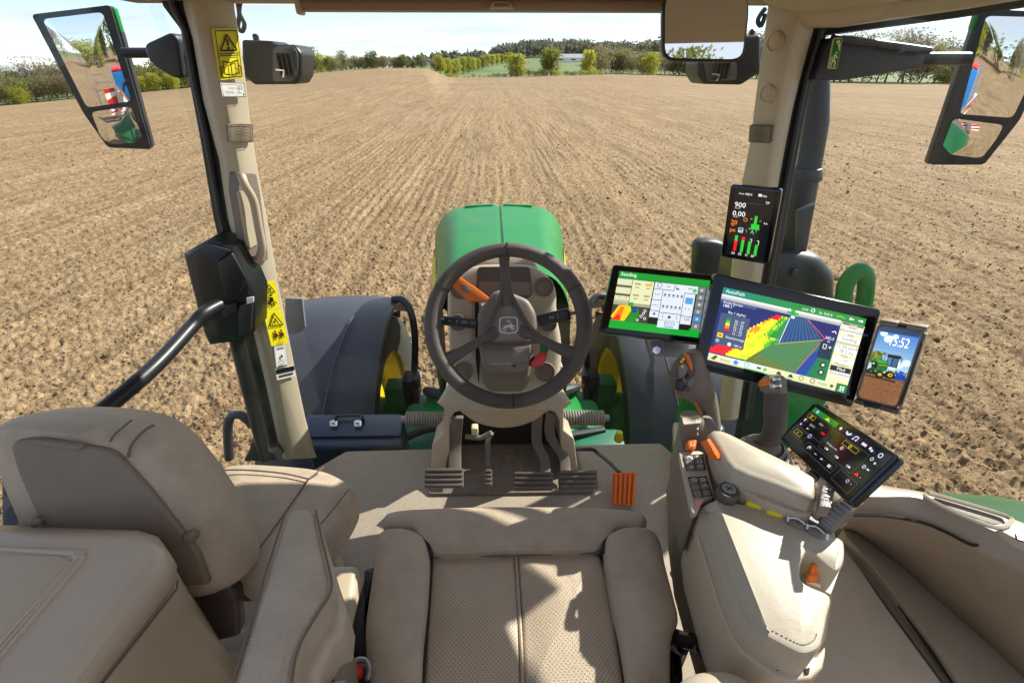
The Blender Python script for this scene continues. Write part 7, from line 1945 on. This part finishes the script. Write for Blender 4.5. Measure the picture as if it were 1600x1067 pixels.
def phone():
    t, P, n = panel('smartphone', (1374, 503), (1446, 514), (1402, 641), (1336, 624), .80, 'smartphone showing 15:52 over a green tractor picture', 'phone', thick=.009, r=.010)
    q = Print(*sub(P, .05, .03, .95, .97), lift=.0006, glow=1.0)
    for k in range(12): q.rect(0, k * .05, 1, k * .05 + .051, (.20 + .045 * k, .42 + .035 * k, .72 + .012 * k), 0)
    for a, c, r_ in ((.15, .10, .12), (.3, .16, .15), (.45, .12, .1), (.9, .42, .14), (.75, .46, .14), (.6, .50, .12)): q.disc(a, c, r_ * .8, (.80, .86, .92), 1)
    q.rect(.02, .0, .98, .08, (.10, .20, .34), 2)
    rng = np.random.default_rng(2)
    q.rect(0, .64, 1, 1, (.50, .34, .22), 1)
    for k in range(150): q.disc(rng.random(), .65 + .34 * rng.random(), .006 + .012 * rng.random(), [(.40, .26, .16), (.62, .45, .32), (.30, .2, .13)][k % 3], 2, 6)
    for a, c in ((.05, .38), (.12, .36), (.2, .40), (.08, .44), (.24, .45)): q.disc(a, c, .08, (.45, .48, .12), 2); 
    # tractor in the picture
    dk, gl = (.04, .055, .05), (.30, .44, .58)
    for k in range(40): q.disc(rng.random() * .34, .34 + .16 * rng.random(), .018 + .03 * rng.random(), [(.36, .42, .10), (.50, .52, .16), (.26, .33, .10)][k % 3], 2, 7)
    for k in range(18): q.disc(.66 + rng.random() * .34, .54 + .07 * rng.random(), .018 + .02 * rng.random(), [(.34, .40, .16), (.26, .33, .14)][k % 2], 2, 7)
    q.poly([(.74, .55), (.98, .57), (1.0, .64), (.74, .65)], (.10, .25, .6), 3); q.poly([(.80, .52), (.92, .53), (.92, .58), (.80, .58)], (.14, .32, .7), 4)
    # cab
    q.poly([(.40, .345), (.72, .34), (.76, .37), (.74, .38), (.40, .375)], dk, 4); q.poly([(.42, .375), (.70, .375), (.72, .50), (.44, .50)], (.10, .14, .18), 3)
    q.poly([(.44, .385), (.54, .385), (.55, .49), (.46, .49)], gl, 4); q.poly([(.57, .385), (.68, .385), (.69, .49), (.58, .49)], (.24, .36, .5), 4); q.line([(.36, .37), (.36, .45)], .012, dk); q.disc(.36, .45, .025, dk, 4, 8); q.line([(.77, .36), (.78, .44)], .012, dk)
    # hood, grille, wheels
    q.poly([(.07, .45), (.14, .425), (.42, .43), (.50, .47), (.50, .56), (.30, .60), (.10, .56)], (.09, .40, .14), 5); q.poly([(.13, .43), (.40, .435), (.46, .465), (.24, .475)], (.22, .58, .26), 6)
    q.poly([(.09, .47), (.23, .48), (.24, .56), (.12, .55)], (.03, .06, .04), 6); q.line([(.26, .50), (.48, .49)], .012, (.85, .75, .1), 6); q.poly([(.11, .485), (.16, .487), (.16, .505), (.11, .50)], (.85, .88, .8), 7)
    q.disc(.60, .60, .125, dk, 5, 20); q.disc(.62, .60, .065, (.72, .66, .10), 6, 16); q.disc(.63, .60, .03, (.1, .3, .12), 7, 10)
    for k in range(14): q.line([(.60 + .095 * math.cos(k * .449), .60 + .052 * math.sin(k * .449)), (.60 + .125 * math.cos(k * .449 + .2), .60 + .068 * math.sin(k * .449 + .2))], .016, (.13, .15, .13), 6)
    q.disc(.12, .60, .10, (.05, .09, .06), 5, 18); q.disc(.12, .60, .045, (.10, .33, .13), 6, 12); q.disc(.36, .62, .115, dk, 6, 18); q.disc(.37, .62, .055, (.70, .64, .10), 7, 14)
    for k in range(12): q.line([(.36 + .085 * math.cos(k * .52), .62 + .047 * math.sin(k * .52)), (.36 + .115 * math.cos(k * .52 + .2), .62 + .063 * math.sin(k * .52 + .2))], .016, (.14, .15, .12), 7)
    q.poly([(.02, .655), (.80, .665), (.80, .69), (.02, .68)], (.28, .19, .12), 4)
    q.text('15:52', .32, .23, .12, (1, 1, 1), lay=6, wid=.5)
    q.mk('screen', t)
    # bumper frame
    e = [bil(P, a, c) + n * .0005 for a, c in ((.02, .03), (.98, .03), (.98, .97), (.02, .97))]
    b = B(); ring_ = rpoly(e, .010, 4); b.tube(ring_, .0024, 6, closed=True); b.mk('bumper', mat('bumper_grey', (.16, .14, .15), .35, metal=.5), t)
    # holder
    h = thing('phone_holder', 'brown clamp holder gripping the smartphone', 'phone holder', cen(P) - n * .03)
    def pt(a, c, e_): return bil(P, a, c) + n * e_
    for a0, a1 in ((.02, .42), (.62, 1.04)):
        b = B(); b.slab([pt(a0, -.035, .009), pt(a1, -.035, .009), pt(a1, .022, .009), pt(a0, .022, .009)], .008); b.slab([pt(a0, -.035, .009), pt(a1, -.035, .009), pt(a1, -.035, -.02), pt(a0, -.035, -.02)], .005); b.mk('top_jaw', TAUPE, h, bevel=.002)
    b = B(); b.slab([pt(.40, -.03, -.002), pt(.66, -.03, -.002), pt(.66, .04, -.002), pt(.40, .04, -.002)], .01); b.mk('spring', GRIP2, h, bevel=.002)
    b = B(); b.slab([pt(1.015, .05, .004), pt(1.07, .05, .004), pt(1.07, .97, .004), pt(1.015, .97, .004)], .02); b.mk('side_rail', GRIP2, h, bevel=.003)
    b = B(); b.slab([pt(1.03, .14, .009), pt(1.062, .14, .009), pt(1.062, .90, .009), pt(1.03, .90, .009)], .006); b.mk('side_slide', BLACK, h, bevel=.002)
    for a0, a1, m in ((.0, .25, GRIP), (.25, .62, BLACK), (.62, 1.05, GRIP)):
        b = B(); b.slab([pt(a0, .985, .006), pt(a1, .985, .006), pt(a1, 1.04, .006), pt(a0, 1.04, .006)], .022); b.mk('bottom_jaw', m, h, bevel=.002)
    b = B(); b.slab([pt(.05, .02, -.011), pt(.95, .02, -.011), pt(.95, .98, -.011), pt(.05, .98, -.011)], .01); b.mk('back_plate', GRIP2, h, bevel=.003)
    b = B(); b.tube([pt(.3, .6, -.02), pt(-.2, .7, -.06)], .012, 8); b.mk('arm', BLACK, h)
phone()

# ================================================================== RIGHT SILL AND SIDE CONSOLE
def sill():
    t = thing('side_console', 'beige right side console with a curved window sill and a storage tray', 'side console', at(1450, 950, z=1.9))
    # sections along the sill from the front to the rear: view columns/rows of the edges, with heights
    outer = [(1330, 742), (1352, 747), (1380, 758), (1440, 768), (1500, 785), (1570, 806), (1640, 834), (1720, 872)]
    crest = [(1326, 780), (1340, 776), (1380, 776), (1436, 778), (1490, 802), (1560, 832), (1630, 862), (1700, 900)]
    front = [(1326, 800), (1350, 797), (1384, 800), (1436, 812), (1490, 836), (1530, 856), (1590, 884), (1660, 920)]
    foot = [(1312, 826), (1328, 829), (1356, 848), (1412, 892), (1470, 946), (1530, 998), (1610, 1074), (1670, 1130)]
    zo, zc, zf, zb = 2.36, 2.37, 2.34, 2.105
    rows_ = []
    for o, c, f, ft in zip(outer, crest, front, foot):
        O, Cc, F, T = at(*o, z=zo), at(*c, z=zc), at(*f, z=zf), at(*ft, z=zb)
        rows_.append([O + V((.02, 0, -.10)), O, O.lerp(Cc, .5) + V((0, 0, .006)), Cc, F, F + V((0, 0, -.012)), F.lerp(T, .5) + V((.01, 0, -.01)), T])
    sm = []
    for j in range(len(rows_[0])):
        sm.append(spline([r[j] for r in rows_], 4))
    rows2 = [[sm[j][i] for j in range(len(sm))] for i in range(len(sm[0]))]
    b = B(); b.grid(rows2); o = b.mk('sill_panel', SILL, t); md = o.modifiers.new('thickness', 'SOLIDIFY'); md.thickness = .01; md.offset = -1
    # seam line along the sill
    b = B(); b.tube(spline([at(x, y, z=zf + .002) for x, y in ((1328, 804), (1350, 805), (1384, 806), (1440, 816), (1480, 832), (1518, 851), (1534, 846), (1552, 828), (1580, 824), (1620, 832))], 4), .0028, 6); b.mk('panel_gap', GAP, t)
    # tray slot on top of the sill
    b = B(); b.slab(rpoly(onz([(1458, 774), (1500, 787), (1564, 806), (1572, 815), (1556, 820), (1500, 800), (1462, 782)], 2.372), .008), .006); b.mk('tray_slot', TAUPE, t, bevel=.002)
    b = B(); b.tube(spline(onz([(1450, 770), (1500, 784), (1572, 806), (1578, 816), (1556, 824), (1500, 804), (1452, 780), (1446, 773)], 2.378), 4), .004, 6); b.mk('slot_rim', BEIGE_L, t)
    b = B(); b.pad(rpoly(onz([(1556, 826), (1600, 822), (1650, 840), (1650, 862), (1602, 850)], 2.376), .01), .03, .004); b.mk('corner_pad', BEIGE_L, t)
    b = B(); b.slab(onz([(1588, 832), (1606, 836), (1604, 846), (1590, 842)], 2.379), .003); b.mk('catch', BLACK, t)
    # ledge, dark gap, inner cover
    led = [(1318, 820), (1332, 822), (1364, 840), (1420, 886), (1480, 940), (1540, 992), (1620, 1066), (1640, 1100), (1520, 1100), (1460, 1010), (1400, 930), (1350, 868), (1320, 836)]
    b = B(); b.slab(rpoly(onz(led, 2.115), .01), .06); b.mk('ledge', SILL, t, bevel=.010, seg=3)
    gp = [(1318, 838), (1326, 842), (1350, 862), (1400, 925), (1460, 1008), (1524, 1100), (1500, 1100), (1440, 1018), (1384, 942), (1342, 880), (1316, 852)]
    b = B(); b.slab(rpoly(onz(gp, 2.095), .008), .05); b.mk('trim_channel', TAUPE, t, bevel=.008, seg=3)
    b = B(); b.tube(spline(onz([(1322, 842), (1346, 866), (1392, 926), (1450, 1008), (1510, 1095)], 2.102), 5), .0045, 6); b.mk('channel_gap', GAP, t)
    cv = [(1300, 860), (1314, 852), (1340, 882), (1380, 942), (1436, 1018), (1500, 1105), (1240, 1105), (1250, 1060), (1290, 1000), (1300, 930)]
    b = B(); b.slab(rpoly(onz(cv, 2.115), .02), .16); b.mk('lower_cover', BEIGE, t, bevel=.014, seg=3)
    p = [at(1280, 1040, z=2.06), at(1300, 1030, z=2.06), at(1330, 1110, z=2.06), at(1270, 1110, z=2.06)]
    b = B(); b.pad(rpoly(onz([(1150, 1010), (1290, 1030), (1310, 1110), (1120, 1110)], 1.95), .01), .1, .01); b.mk('floor_box', TAUPE, t)
    b = B(); b.box((.97, -.05, 2.0), (.10, .9, .5)); b.mk('outer_wall', BEIGE, t, bevel=.01)
sill()
b = B(); b.slab(rpoly(onz([(1052, 660), (1064, 660), (1090, 800), (1110, 900), (1050, 830), (1056, 740)], 1.80), .01), .03); b.mk('floor_edge', BEIGE, None, bevel=.006, label='beige floor edge strip beside the armrest console', cat='trim')
